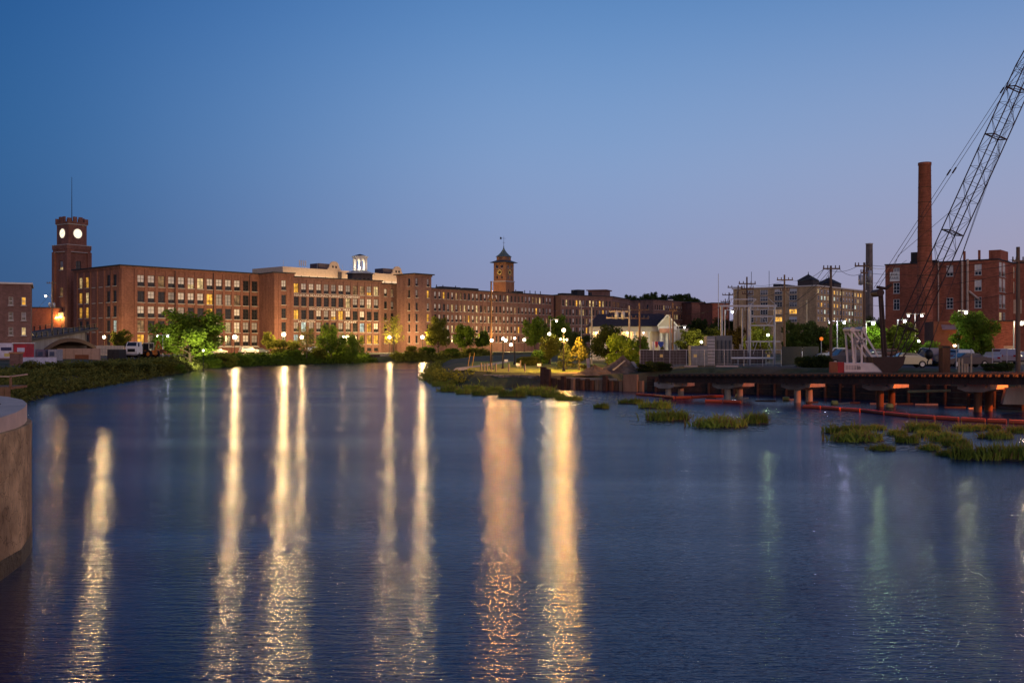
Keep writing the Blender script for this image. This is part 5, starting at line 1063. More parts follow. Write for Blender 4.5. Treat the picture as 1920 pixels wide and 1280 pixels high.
# ---- trestle, piers, floats
def trestle():
    T0, T1 = W(1236, 86.3), W(1985, 62.2); u = (T1 - T0).normalized(); L = (T1 - T0).length; ang = math.atan2(u.y, u.x); za, zb = 1.27, 2.0; sl = (zb - za) / L
    t = thing('rail_trestle', 'long rusty plate girder trestle crossing the shallows on concrete piers', 'trestle', (T0.x, T0.y, 0), ang)
    def sbar(x0, x1, y, dz0, dz1, w_, nm, m):
        q = MB(); v = []
        for x in (x0, x1):
            z = za + sl * x; v += [(x, y - w_ / 2, z + dz0), (x, y + w_ / 2, z + dz0), (x, y + w_ / 2, z + dz1), (x, y - w_ / 2, z + dz1)]
        q.raw(v, [(0, 1, 2, 3), (4, 7, 6, 5), (0, 4, 5, 1), (1, 5, 6, 2), (2, 6, 7, 3), (3, 7, 4, 0)]); return q.part(nm, m, t)
    GD = mat('girder_paint', (.07, .038, .026), .75, .1, var=.35, scale=1.2, streak=True)
    spans = [0, 5.4, 11.0, 17.2, 24.0, L]
    for a, b_ in zip(spans[:-1], spans[1:]):
        for y in (0, 1.7): sbar(a + .02, b_ - .02, y, .06, .46, .08, 'girder_web', GD); sbar(a + .02, b_ - .02, y, 0, .06, .34, 'girder_flange', GD); sbar(a + .02, b_ - .02, y, .46, .52, .34, 'girder_flange', GD)
        k = a + .4
        while k < b_ - .2: sbar(k, k + .05, -.06, .06, .46, .05, 'stiffener', GD); k += 1.15
    k = .4; TI = mat('creosoted_tie', (.035, .024, .018), .9, var=.3); 
    q = MB(); q.box(-.12, .12, -.45, 2.15, 0, .16); tm = q.mesh('tie', TI)
    while k < L: ob('tie', tm, t, (k, 0, za + sl * k + .525)); k += .55
    for y in (-.02, 1.45): sbar(.45, L, y, .69, .78, .12, 'rail', mat('rail_steel', (.2, .13, .07), .55, .5))
    pr = [(1252, 86.2), (1363, 82.3), (1494, 78), (1649, 73), (1832, 67.2)]
    for k, (px, d) in enumerate(pr):
        p = W(px, d); x = (p - T0).dot(u); zt = za + sl * x - .01; tt = thing('concrete_pier', '%s concrete T-pier from the left under the trestle' % ORD[k], 'pier', (p.x, p.y, 0), ang, 'T-piers of the trestle')
        q = MB(); prf = [(-1.1, zt - .32), (-.55, zt - .5), (.55, zt - .5), (1.1, zt - .32), (1.1, zt), (.92, zt), (.92, zt - .18), (.74, zt - .18), (.74, zt), (-.5, zt), (-.5, zt - .18), (-.72, zt - .18), (-.72, zt), (-1.1, zt)]
        q.xprism(prf, -.5, 2.3); q.part('cap', PIERC, tt)
        for y in (.1, 1.8): q = MB(); q.lathe([(.27, -1.2), (.25, zt - .45)], 12, (0, y)); q.part('column', PIERC if k < 3 else RUST, tt)
    for k, (px, d) in enumerate(((1408, 92), (1312, 95), (1540, 86))):
        p = W(px, d); tt = thing('back_pier', ['pier of the rear row seen between the second and third T-piers', 'pier of the rear row seen between the first and second T-piers', 'pier of the rear row seen between the third and fourth T-piers'][k], 'pier', (p.x, p.y, 0), ang); zt = Z(721, d); q = MB(); q.xprism([(-1.6, zt - .22), (1.6, zt - .22), (1.6, zt), (-1.6, zt)], 0, .9); q.part('cap', PIERC, tt); q = MB(); q.lathe([(.27, -1.2), (.27, zt - .2)], 12, (0, .4)); q.part('column', PIERC, tt)
    # timber bulkhead behind
    bt = mat('dark_bulkhead_timber', (.06, .034, .022), .9, var=.4, scale=2.5)
    pts = [W(1214, 97.3), W(1400, 91.5), W(1560, 85), W(1760, 76), W(1960, 67.5)]; t2 = thing('timber_bulkhead', 'dark timber bulkhead holding the bank behind the trestle', 'wall', (pts[0].x, pts[0].y, 0), 0)
    for a, b_ in zip(pts[:-1], pts[1:]):
        for j in range(5): z = -.6 + j * .46; A = (a - pts[0]).to_3d(); B = (b_ - pts[0]).to_3d(); A.z = B.z = z; off = Vector((0, .06 * (j % 2), 0)); q = MB(); q.bar(A + off, B + off, .2, .43); q.part('timber', bt, t2)
    R_ = random.Random(9)
    for a, b_ in zip(pts[:-1], pts[1:]):
        n = int((b_ - a).length / 1.5)
        for k in range(n):
            f = a.lerp(b_, (k + R_.uniform(.2, .8)) / n) - pts[0]; q = MB(); q.lathe([(.14, -1), (.15, R_.uniform(.9, 1.9))], 8, (f.x, f.y - .28)); q.part('fender_pile', bt, t2)
    for k in range(14):
        px = 1300 + 44 * k + R_.uniform(-12, 12); d = 84 - (px - 1300) * .026 + R_.uniform(-1, 2.5); p = W(px, d); L = R_.uniform(.8, 2.2); an = R_.uniform(-.5, .5); q = MB(); q.bar((-L / 2, 0, .03), (L / 2, 0, .06), .16, .1)
        o = q.part('drift_timber', bt if k % 2 else mat('grey_plank', (.32, .27, .22)), None, (p.x, p.y, 0), an); tag(o, '%s drifting timber from the left in the shallows under the trestle' % ORD[k], 'timber', 'drift timbers under the trestle')
    fy = mat('olive_yellow_drum', (.42, .36, .1), .7)
    for k, (px, y) in enumerate(((1385, 743), (1474, 749), (1565, 757), (1668, 763))):
        d = CAMZ * F / (y + 2 - HZ); p = W(px, d); tt = thing('marker_drum', '%s dull yellow drum from the left, floating under the trestle' % ORD[k], 'drum', (p.x, p.y, 0), 0, 'yellow drums under the trestle'); q = MB(); q.lathe([(.2, -.2), (.27, -.15), (.27, .25), (.22, .32), (.08, .34)], 12); q.part('drum', fy, tt); q = MB(); q.lathe([(.285, .02), (.285, .08)], 12); q.part('band', DSTEEL, tt)
    om = mat('orange_float', (.62, .1, .035), .6, var=.15)
    for k, (pl, lab) in enumerate((([(1193, 739.5), (1228, 742), (1265, 746), (1296, 745), (1327, 743), (1358, 743.5)], 'orange floating boom at the left end of the trestle'), ([(1321, 752), (1356, 753), (1390, 754.5)], 'short orange floating boom before the second pier'),
                                   ([(1505, 763), (1540, 765), (1577, 768), (1615, 770.5), (1660, 776), (1708, 781), (1755, 784.5), (1800, 787.5), (1850, 790), (1890, 792), (1935, 794)], 'long orange floating boom running out to the right edge'))):
        w3 = []
        for px, y in pl: d = CAMZ * F / (y + 1.5 - HZ); q_ = W(px, d); w3.append(Vector((q_.x, q_.y, .1)))
        o = w3[0]; tt = thing('floating_boom', lab, 'boom', (o.x, o.y, 0), 0); 
        for a, b_ in zip(w3[:-1], w3[1:]):
            n = max(1, round((b_ - a).length / 2.4))
            for j in range(n):
                f0, f1 = a.lerp(b_, j / n), a.lerp(b_, (j + 1) / n); dd = (f1 - f0).normalized() * .07; v0, v1 = f0 + dd - Vector((o.x, o.y, 0)), f1 - dd - Vector((o.x, o.y, 0)); q = MB(); q.tube(v0, v1, .13, .13, 8); q.part('float', om, tt)
    p = P(1910, 745, 66); tt = thing('concrete_block', 'big rough concrete block at the right edge under the girder', 'block', (p.x, p.y, .6), rad(-20)); q = MB(); q.raw([(-1, -.5, 0), (1, -.6, 0), (1, .8, 0), (-1, .8, 0), (-.75, -.4, 1.1), (1, -.5, 1.2), (1, .7, 1.15), (-.8, .7, 1.05)], [(0, 1, 5, 4), (1, 2, 6, 5), (2, 3, 7, 6), (3, 0, 4, 7), (4, 5, 6, 7)]); q.part('block', PIERC, tt)
    a_, b_ = P(1703, 734, 70.5), P(1782, 732, 68.5); q = MB(); q.tube(a_, b_, .1, .1, 8); tag(q.part('pipe', mat('olive_pipe', (.3, .27, .13))), 'olive pipe slung under the trestle between the last piers', 'pipe')
trestle()

# ---- lattice-boom crane
def crane():
    d = 88; c = W(1612, d); zb = .9; t = thing('crawler_crane', 'white crawler crane with a tall black lattice boom leaning right', 'crane', (c.x, c.y, zb), 0); LQ = lambda px, py, dd=d: P(px, py, dd) - Vector((c.x, c.y, zb))
    cw = mat('crane_white', (.62, .55, .5), .5, var=.12); BK = mat('boom_black', (.045, .02, .016), .6, var=.2)
    h0 = LQ(0, 700).z; h1 = LQ(0, 680).z; xl, xr = LQ(1577, 0).x, LQ(1652, 0).x
    q = MB(); q.xprism([(xl, h0), (xr, h0), (xr - .15, h0 + .35), (xr - .8, h1), (xl, h1)], -.9, 1.6); hs = q.part('house', cw, t)
    q = MB(); q.box(xl, xr - .1, -.93, -.901, h0 + .05, h0 + .18); q.part('stripe', mat('grey_stripe', (.25, .2, .2)), hs)
    lettering('138', hs, (LQ(1596, 0).x, -.92, h0 + .38), (PI / 2, 0, 0), .36, None, DSTEEL, 'number', .005)
    q = MB()
    for k in range(9): x = xl + .12 + k * .14; q.box(x, x + .07, -.92, -.901, h0 + .35, h0 + .75)
    q.part('louvre', mat('louvre_grey', (.35, .31, .29)), hs)
    q = MB(); x0 = LQ(1565, 0).x; q.box(x0, xl - .01, -.85, 1.55, h0 - .05, h1 + .08); q.part('counterweight', mat('counterweight_red', (.3, .02, .025), .6), t)
    for y in (-.9, 1.0):
        q = MB(); q.xprism([(-1.9, .25), (-1.6, 0), (1.9, 0), (2.2, .25), (2.2, .6), (1.9, .85), (-1.6, .85), (-1.9, .6)], y - .3, y + .6); q.part('crawler_track', RUBBER, t)
    q = MB(); q.lathe([(.8, .8), (.8, h0)], 14, (.2, .3)); q.part('turntable', DSTEEL, t)
    # white gantry
    for a, b_ in (((1593, 619), (1597, 681)), ((1612, 621), (1612, 681)), ((1594, 619), (1640, 680)), ((1614, 619), (1650, 681)), ((1593, 619), (1616, 619)), ((1602, 640), (1622, 634))):
        for y in (-.5, 1.1): q = MB(); A, B = LQ(*a), LQ(*b_); A.y = B.y = y; q.bar(A, B, .14); q.part('gantry_leg', cw, t)
    A, B = LQ(1594, 618), LQ(1615, 617); q = MB(); q.tube((A.x, -.7, A.z), (A.x, 1.3, A.z), .22, n=10); q.tube((B.x, -.7, B.z), (B.x, 1.3, B.z), .2, n=10); q.part('gantry_sheave', cw, t)
    A = LQ(1607, 634); q = MB(); q.box(A.x - .2, A.x + .5, -.3, .3, A.z - .5, A.z + .1); q.part('gantry_winch', mat('winch_grey', (.35, .33, .36)), t)
    # dark operator end
    q = MB(); pr = [LQ(*p) for p in ((1629, 669), (1690, 668), (1686, 683), (1672, 697), (1650, 699), (1640, 688), (1630, 680))]; q.xprism([(p.x, p.z) for p in pr], -1.0, .8); q.part('operator_cab', BK, t)
    # live mast
    for (a, b_) in (((1655, 690), (1646.5, 548)), ((1668, 690), (1659, 548))): q = MB(); A, B = LQ(*a), LQ(*b_); A.y = B.y = (-.3 if a[0] < 1660 else .7); q.tube(A, B, .14, .12, 8); q.part('mast_leg', BK, t)
    q = MB(); A = LQ(1652, 549); q.tube((A.x - .25, -.6, A.z), (A.x - .25, 1.0, A.z), .33, n=12); q.part('mast_sheave', BK, t)
    q = MB(); q.path([LQ(1644, 538), LQ(1662, 541), LQ(1672, 533)], .13, 8); q.part('mast_head', BK, t)
    # lattice boom
    foot, tip = LQ(1668, 697), LQ(1978, 12); ax = (tip - foot); L = ax.length; ax.normalize(); sd = ax.cross(Vector((0, 1, 0))).normalized(); dp = Vector((0, 1, 0)).lerp(sd, .28).normalized(); w0 = .64
    def wd(s):
        if s < 4.2: return .18 + (w0 - .18) * s / 4.2
        if s > L - 6: return w0 - (w0 - .3) * (s - (L - 6)) / 6
        return w0
    def cor(s, i):
        w_ = wd(s); k = ((-1, -1), (1, -1), (1, 1), (-1, 1))[i]; return foot + ax * s + sd * (k[0] * w_) + dp * (k[1] * w_ * .8)
    st = [0, 2.1, 4.2]; 
    while st[-1] + 1.55 < L - 6: st.append(st[-1] + 1.55)
    st += [L - 6 + 1.5 * k for k in range(0, 5)]
    st = sorted(set(round(x, 3) for x in st))
    for i in range(4): q = MB(); q.path([cor(s, i) for s in st], .05, 6); q.part('chord', BK, t)
    for n_, (s0, s1_) in enumerate(zip(st[:-1], st[1:])):
        q = MB()
        for i in range(4):
            j = (i + 1) % 4
            q.tube(cor(s0, i), cor(s0, j), .02, n=4, cap=False)
            q.tube(cor(s0, i if (n_ + i) % 2 else j), cor(s1_, j if (n_ + i) % 2 else i), .02, n=4, cap=False)
        q.part('lacing', BK, t)
    for s in (4.2, 13.5, 22.8, 27.4):
        q = MB()
        for i in range(4): q.tube(cor(s, i), cor(s, (i + 1) % 4), .055, n=5); q.tube(cor(s, 0), cor(s, 2), .035, n=4) if i == 0 else None
        q.part('section_joint', BK, t)
    # pendants and hoist lines
    top = foot + ax * (L - .3); mh = LQ(1645, 538)
    for off in (-.35, .75):
        a = mh + Vector((0, off, 0)); b_ = top + Vector((0, off, 0)) - sd * .3; q = MB(); q.tube(a, b_, .025, n=4); q.part('pendant_line', BK, t)
        for f in (.42, .72): q = MB(); m_ = a.lerp(b_, f); q.tube(m_ - (b_ - a).normalized() * .3, m_ + (b_ - a).normalized() * .3, .07, n=6); q.part('pendant_link', BK, t)
    a = mh + Vector((.3, .1, 0)); b_ = cor(19, 0); q = MB(); q.tube(a + Vector((1.6, 0, 2.8)), b_, .02, n=4); q.tube(a + Vector((1.6, 0, 2.8)), LQ(1662, 541), .02, n=4); q.part('backstay_line', BK, t)
    hk = LQ(1740, 664); hk.y = -.2
    for o in (-.22, 0, .22): q = MB(); q.tube(foot + ax * (L - .2) + sd * (.5 + o * .5) + Vector((0, o, 0)), hk + Vector((o * .3, o * .3, .35)), .016, n=4); q.part('hoist_line', BK, t)
    q = MB(); q.ball(hk, .38, 2, sz=1.25); q.part('headache_ball', DSTEEL, t); q = MB(); q.path([hk + Vector((0, 0, -.4)), hk + Vector((-.15, 0, -.75)), hk + Vector((-.05, 0, -.95)), hk + Vector((.15, 0, -.85))], .06); q.part('hook', DSTEEL, t)
    # mat under the tracks
    q = MB(); 
    m_ = thing('timber_mat', 'dark timber crane mat under the white crane', 'platform', (c.x, c.y, 0), 0); tm = mat('dark_timber', (.08, .05, .035))
    for k in range(9): q = MB(); q.box(-3.2 + .72 * k, -3.2 + .72 * k + .69, -2.2, 3.6, .3, .895); q.part('timber', tm, m_)
    q = MB(); q.box(-3.1, 3.2, -2.0, 3.4, -.9, .298); q.part('crib', tm, m_)
crane()
p = W(1771, 81); t = thing('steel_pile', 'thick rusty steel pile standing upright right of the crane', 'pile', (p.x, p.y, 0), rad(10)); q = MB(); q.box(-.34, .34, -.28, .28, -1, Z(648, 81)); q.part('shaft', RUST, t); q = MB(); q.box(-.37, .37, -.31, .31, Z(652, 81), Z(649, 81)); q.part('collar', DSTEEL, t)
for k, (px, y0) in enumerate(((1798, 672), (1804, 672), (1809, 682), (1814, 682), (1821, 664))):
    p = W(px, 79); t = thing('wooden_stake', '%s pale stake from the left, upright behind the trestle right of the steel pile' % ORD[k], 'stake', (p.x, p.y, 1.9), 0, 'stakes right of the steel pile'); q = MB(); q.box(-.06, .06, -.06, .06, 0, Z(y0, 79) - 1.9); q.part('shaft', mat('pale_stake', (.4, .3, .2)), t)

# ---- buildings on the right
def tan_building():
    C_0 = W(1531, 250); z0 = 2.2; z1 = 19.3; H = z1 - z0; t = thing('tan_building', 'big tan brick block with lit right face and two roof pavilions', 'building', (C_0.x, C_0.y, z0), rad(50)); L, D = 33, 23
    b = MB(); cols = [1.2 + 2.05 * i for i in range(15)]; rw = [Z(y, 252) - z0 for y in (550, 562, 575, 588, 602)]
    facade(b, t, (0, 0), (L, 0), 0, H, cols, rw, 1.05, 1.05, 1, 2, None, (('litw', .16), ('lit', .1), ('blind', .34), ('dark', .25), ('litc', .1)), WFRAME, 'flush', rev=.12)
    rl = [Z(y, 256) - z0 for y in (551, 563, 575, 589, 603)]
    facade(b, t, (0, D), (0, 0), 0, H, [D - x for x in (18.2, 14.2, 10.2, 6.2)], rl, 2.1, 1.25, 3, 2, [[G_, G_, 'blind', 'blind'], [G_, G_, D_, D_], [G_, D_, D_, G_], [D_, D_, 'litd', L_], [D_, D_, L_, 'blind']], fm=WFRAME, sill='flush', rev=.12)
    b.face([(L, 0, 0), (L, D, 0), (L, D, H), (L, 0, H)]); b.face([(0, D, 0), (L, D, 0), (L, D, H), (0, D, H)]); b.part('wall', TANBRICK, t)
    flat_roof(t, L, D, H, .35, .3, PALE)
    for x, y, s in ((2.0, 3, 2.0), (17.5, 4, 2.4)):
        q = MB(); q.box(x - s, x + s, y - s, y + s, H + .3, H + 1.6); o = q.part('roof_pavilion', mat('dark_cladding', (.06, .05, .05)), t); q = MB(); q.lathe([(s * 1.55, H + 1.6), (.15, H + 3.2), (.05, H + 3.9)], 4, (x, y), ph=PI / 4, sm=False); q.part('hip_roof', ROOFD, o)
    for k in range(7): q = MB(); x = 5 + k * 1.4; q.box(x, x + .9, 12, 14, H + .3, H + 1.3); q.part('roof_plant', ROOFD, t)
    for x, y in ((0.5, 13), (.5, 18)): q = MB(); q.tube((x, y, H), (x, y, H + 4.5), .06); q.part('antenna', DSTEEL, t)
    for x in (8, 16, 24): q = MB(); q.tube((x, -.1, 0), (x, -.1, H), .09); q.part('downpipe', DSTEEL, t)
tan_building()
def brick_works():
    O = W(1660, 186); z0 = 2.2; z1 = 19.4; H = z1 - z0; a = -39; t = thing('brick_factory', 'plain red brick factory with a white lease sign behind the crane boom', 'factory', (O.x, O.y, z0), rad(a)); L, D = 19.4, 20
    u = Vector((math.cos(rad(a)), math.sin(rad(a))))
    def tx(px): k = (px - 960) / F; return (k * O.y - O.x) / (u.x - k * u.y)
    b = MB(); cols = [tx(1681), tx(1781), tx(1834)]; rows = [14.7, 11.5, 7.6]
    hz = lambda y, px: Z(y, O.y + u.y * tx(px)) - z0
    facade(b, t, (0, 0), (L, 0), 0, H, cols, [hz(517, 1800), hz(546, 1800), hz(578, 1800)], 1.15, 1.95, 2, 3, [[G_, 'blind', 'blind'], [D_, D_, 'blind'], [D_, D_, D_]], fm=WFRAME, skip=((1, 1),), sill='flush', rev=.15)
    b.face([(0, 0, 0), (0, D, 0), (0, D, H), (0, 0, H)]); b.face([(0, D, 0), (L, D, 0), (L, D, H), (0, D, H)])
    pt, an, nn = facade(b, t, (L, 0), (L, D), 0, H, [1.9, 4.4], [hz(517, 1870), hz(546, 1870), hz(577, 1870), hz(602, 1870)], 1.9, [2.5, 2.4, 2.4, 1.6], 2, 3, [['blind', 'blind'], ['blind', 'blind'], [G_, 'blind'], ['litw', D_]], fm=WFRAME, sill='flush', rev=.15); b.part('wall', REDBRICK, t)
    flat_roof(t, L, D, H, .12, .22); 
    sx0, sx1 = tx(1669), tx(1687); q = MB(); q.box(sx0, sx1, -.12, -.03, hz(527.5, 1678), hz(510, 1678)); sg = q.part('lease_sign', WHITE, t)
    hh = hz(510, 1678) - hz(527.5, 1678); lettering('FOR', sg, ((sx0 + sx1) / 2, -.135, hz(527.5, 1678) + hh * .62), (PI / 2, 0, 0), .6, None, DSTEEL, 'lettering', .003, 'CENTER'); lettering('LEASE', sg, ((sx0 + sx1) / 2, -.135, hz(527.5, 1678) + hh * .27), (PI / 2, 0, 0), .55, None, DSTEEL, 'lettering', .003, 'CENTER')
    for px, y0, r_ in ((1760.5, 492, .12), (1805, 490, .2), (1815, 486, .22)): q = MB(); x = tx(px); q.tube((x, -.25, 1.5), (x, -.25, hz(y0, px)), r_, n=8); q.part('downpipe', mat('pale_duct', (.42, .33, .28), .6, .2), t)
    q = MB(); A = (tx(1818), -.3, hz(546, 1820)); B = (tx(1838), -.3, hz(562, 1838)); q.tube(A, B, .2, n=8); q.part('duct_elbow', mat('pale_duct', (.42, .33, .28)), t)
    for px, w_, y0, m in ((1712, 1.4, 472, DSTEEL), (1805, .35, 470, REDBRICK), (1833, .35, 468, REDBRICK)): q = MB(); x = tx(px); q.box(x - w_ / 2, x + w_ / 2, 1.0, 1.0 + w_, H + .2, hz(y0, px)); q.part('roof_stack', m, t)
    q = MB(); x = tx(1850); q.box(x, L + .1, 1.5, 7, H + .22, hz(468, 1850)); q.part('penthouse', REDBRICK, t)
    q = MB(); x = tx(1700); q.box(x, x + 4.5, 2.0, 4, H + .2, H + .7); q.part('roof_duct', ROOFD, t)
    O2_ = W(1893, 183); t = thing('brick_annex', 'red brick annex with narrow lit slits at the right edge', 'factory', (O2_.x, O2_.y, z0), rad(-25)); b = MB(); H2 = Z(494, 183) - z0; shell(b, 9, 12, 0, H2)
    facade(b, t, (0, 0), (9, 0), 0, H2, [.6], [Z(522, 183) - z0, Z(550, 183) - z0], .35, 2.1, 1, 3, [['litw'], ['litw']], fm=WFRAME, sill=None, rev=.12); b.part('wall', REDBRICK, t); flat_roof(t, 9, 12, H2, .15, .2)
    q = MB(); q.box(.3, 2.0, -.1, -.002, Z(588, 183) - z0, Z(562, 183) - z0); q.part('loading_door', mat('tan_door', (.5, .36, .26)), t)
    c_ = W(1734, 171); t = thing('brick_chimney', 'tall tapering brick factory chimney crossing the brick factory front', 'chimney', (c_.x, c_.y, z0), 0); zt = Z(305, 171) - z0
    q = MB(); q.lathe([(1.42, 0), (1.25, zt * .35), (1.02, zt - .5), (1.1, zt - .45), (1.1, zt - .02), (.8, zt - .02), (.8, zt - .6)], 24); q.part('shaft', REDBRICK, t)
    for k in range(11): q = MB(); z = zt * (.12 + .075 * k); r_ = 1.42 - (1.42 - 1.02) * z / zt + .02; q.lathe([(r_, z), (r_, z + .12)], 24); q.part('iron_band', RUST, t)
    q = MB()
    for k in range(40): z = zt * k / 40 + .3; q.bar((1.42 - .4 * z / zt, 0, z), (1.42 - .4 * z / zt + .14, 0, z), .04)
    q.part('rung_ladder', DSTEEL, t)
    c_ = W(1630, 300); t = thing('brick_chimney', 'small distant square chimney behind the transformer pole', 'chimney', (c_.x, c_.y, z0), rad(30)); zt = Z(458, 300) - z0; q = MB(); q.raw([(-.85, -.85, 0), (.85, -.85, 0), (.85, .85, 0), (-.85, .85, 0), (-.7, -.7, zt), (.7, -.7, zt), (.7, .7, zt), (-.7, .7, zt)], [(0, 1, 5, 4), (1, 2, 6, 5), (2, 3, 7, 6), (3, 0, 4, 7), (4, 5, 6, 7)]); q.part('shaft', mat('grey_brick', (.16, .13, .12), .9, var=.3, scale=1), t); q = MB(); q.box(-.78, .78, -.78, .78, zt, zt + .3); q.part('cap', STONE, t)
    # lower sheds before the factory
    O3_ = W(1752, 140); t = thing('dark_shed', 'low dark shed with a plum awning below the factory', 'shed', (O3_.x, O3_.y, z0), rad(-10)); h3 = Z(602, 140) - z0; q = MB(); q.box(0, 6, .5, 6, 0, h3); q.part('wall', mat('maroon_wall', (.1, .035, .025), .8), t); q = MB(); q.raw([(1.0, -.3, h3 - 1.2), (4.5, -.3, h3 - 1.2), (4.5, .5, h3 - .5), (1.0, .5, h3 - .5)], [(0, 1, 2, 3)]); q.part('awning', mat('plum_awning', (.16, .11, .14)), t)
    q = MB(); q.box(2.0, 2.9, .44, .499, 0, 2.1); q.part('door', DSTEEL, t)
    O4_ = W(1838, 150); t = thing('orange_lit_shed', 'brick shed glowing orange behind the parked cars at the right', 'shed', (O4_.x, O4_.y, z0), rad(-20)); h4 = Z(603, 150) - z0; q = MB(); q.box(0, 5.2, 0, 5, 0, h4); q.part('wall', REDBRICK, t); q = MB(); q.box(-.2, 5.4, -.3, 5.2, h4, h4 + .2); q.part('roof', ROOFD, t); q = MB(); q.box(3.2, 4.6, -.05, -.002, 0, 2.2); q.part('door', mat('tan_door', (.5, .36, .26)), t)
brick_works()

# ---- lamps and cars of the parking lot
add_lamp(1570, 605, 128, 'violet-white double-headed lamp right of the tallest pole', (.75, .7, 1.0), 260, .16, 'arm', extra=1)
add_lamp(1624, 606, 126, 'green-white lamp shining into a tree behind the crane', GREENISH, 260, .22, 'arm')
add_lamp(1683, 603, 120, 'cool lamp right of the crane mast', COOL, 260, .2, 'arm')
add_lamp(1716, 592, 132, 'small double lamp before the factory chimney', COOL, 90, .15, 'arm', extra=1)
add_lamp(1722, 640, 113, 'low yellow-green lamp behind the bright green bush', GREENISH, 500, .18)
add_lamp(1797, 586, 118, 'lamp lighting the left side of the big dark tree', (1, .95, .5), 800, .18, 'arm')
add_lamp(1901, 606, 118, 'brightest lamp at the right edge by the brick annex', (1.0, .8, .45), 450, .24, 'arm')
add_lamp(1790, 648, 128, 'low orange lamp behind the parked cars, glowing on a bush', SOD, 1100, .2)
add_lamp(1850, 628, 138, 'orange lamp washing the brick shed wall', SOD, 1300, .2)
add_lamp(1272, 614, 146, 'small white lamp at the right end of the house', COOL, 40, .12, 'arm')
add_lamp(1315, 641, 140, 'yellow lamp behind the lit tree right of the house', (1, .9, .4), 900, .2)
add_lamp(1440, 628, 134, 'green-tinged lamp in the trees behind the steel frame', GREENISH, 130, .18)
cars = [(1514, 649, 132, 10, (.7, .7, .68), 'sedan', 'white car parked behind the dark slatted fence'), (1575, 645, 118, 170, (.7, .72, .7), 'pickup', 'white pickup parked behind the dark blue car'), (1584, 660, 99, 185, (.02, .025, .05), 'suv', 'dark blue car parked left of the white crane gantry'),
        (1640, 655, 108, 8, (.45, .45, .45), 'sedan', 'silver car behind the crane gantry'), (1668, 652, 114, 0, (.12, .03, .03), 'suv', 'dark red car behind the crane mast'), (1697, 662, 96, 176, (.5, .45, .28), 'sedan', 'beige car right of the crane boom foot'),
        (1746, 656, 104, 100, (.1, .09, .13), 'pickup', 'dark van-like pickup left of the steel pile'), (1792, 660, 103, 95, (.5, .52, .5), 'suv', 'silver car nose-on right of the steel pile'), (1812, 664, 97, 185, (.04, .03, .04), 'sedan', 'near-black car under the big dark tree'), 
        (1845, 653, 114, 60, (.55, .55, .55), 'sedan', 'silver car at the left of the back row, right side'), (1872, 652, 117, 60, (.08, .04, .05), 'suv', 'maroon car second in the back row at the right'), (1862, 655, 110, 62, (.4, .4, .42), 'sedan', 'grey car just ahead of the maroon one'), (1893, 653, 112, 60, (.35, .33, .36), 'suv', 'grey car at the right of the back row'), (1918, 653, 113, 60, (.3, .28, .3), 'sedan', 'car half cut by the right edge of the picture')]
for px, py, d, rz_, col, kd, lab in cars: p = W(px, d); car(lab, p.x, p.y, base_z(p.x, p.y) + .045, rz_, col, kd, group='cars in the parking lot')
for k, (px, d) in enumerate(((1793, 92), (1821, 90.5), (1861, 89), (1888, 88))):
    p = W(px, d); t = thing('fence_post', 'steel post %s from the left along the parking lot edge' % ORD[k], 'post', (p.x, p.y, 2.2), 0, 'parking lot edge posts'); q = MB(); q.tube((0, 0, 0), (0, 0, 1.9), .04); q.part('shaft', STEEL, t); q = MB(); q.lathe([(.05, 1.9), (.06, 1.94), (.02, 1.98)], 6); q.part('cap', STEEL, t)
p = W(1540, 104); t = thing('orange_sign', 'round orange sign on a post right of the dark fence', 'sign', (p.x, p.y, 2.3), 0); q = MB(); zz = Z(635, 104) - 2.3; q.tube((0, 0, 0), (0, 0, zz), .04); q.part('post', STEEL, t); q = MB(); q.tube((0, -.06, zz), (0, -.04, zz), .2, n=16); q.part('disc', emit('orange_disc', (1, .22, .03), .9), t)
p = W(1229, 122); t = thing('flag_banner', 'blue and red banner sagging on a rail right of the house porch', 'banner', (p.x, p.y, 2.3), 0)
q = MB(); zz = Z(640, 122) - 2.3; q.bar((-1.0, 0, zz), (1.1, 0, zz), .05); q.part('rail', STEEL, t); q = MB(); q.bar((-1.0, 0, 0), (-1.0, 0, zz), .05); q.bar((1.1, 0, 0), (1.1, 0, zz), .05); q.part('rail_post', STEEL, t)
def sagcloth(x0, x1, drop, m, nm):
    q = MB(); n = 6
    for i in range(n):
        f0, f1 = i / n, (i + 1) / n; g = lambda f: drop * (.45 + .55 * math.sin(PI * f)); y = lambda f: -.05 - .08 * math.sin(6 * f); q.face([(x0 + (x1 - x0) * f0, y(f0), zz), (x0 + (x1 - x0) * f1, y(f1), zz), (x0 + (x1 - x0) * f1, y(f1) - .1, zz - g(f1)), (x0 + (x1 - x0) * f0, y(f0) - .1, zz - g(f0))])
    q.part(nm, m, t)
sagcloth(-.5, -.05, .9, mat('banner_white', (.6, .6, .62)), 'white_cloth'); sagcloth(-.05, .3, .8, mat('banner_red', (.4, .04, .06)), 'red_cloth'); sagcloth(.3, 1.0, .75, mat('banner_blue', (.03, .06, .3)), 'blue_cloth')
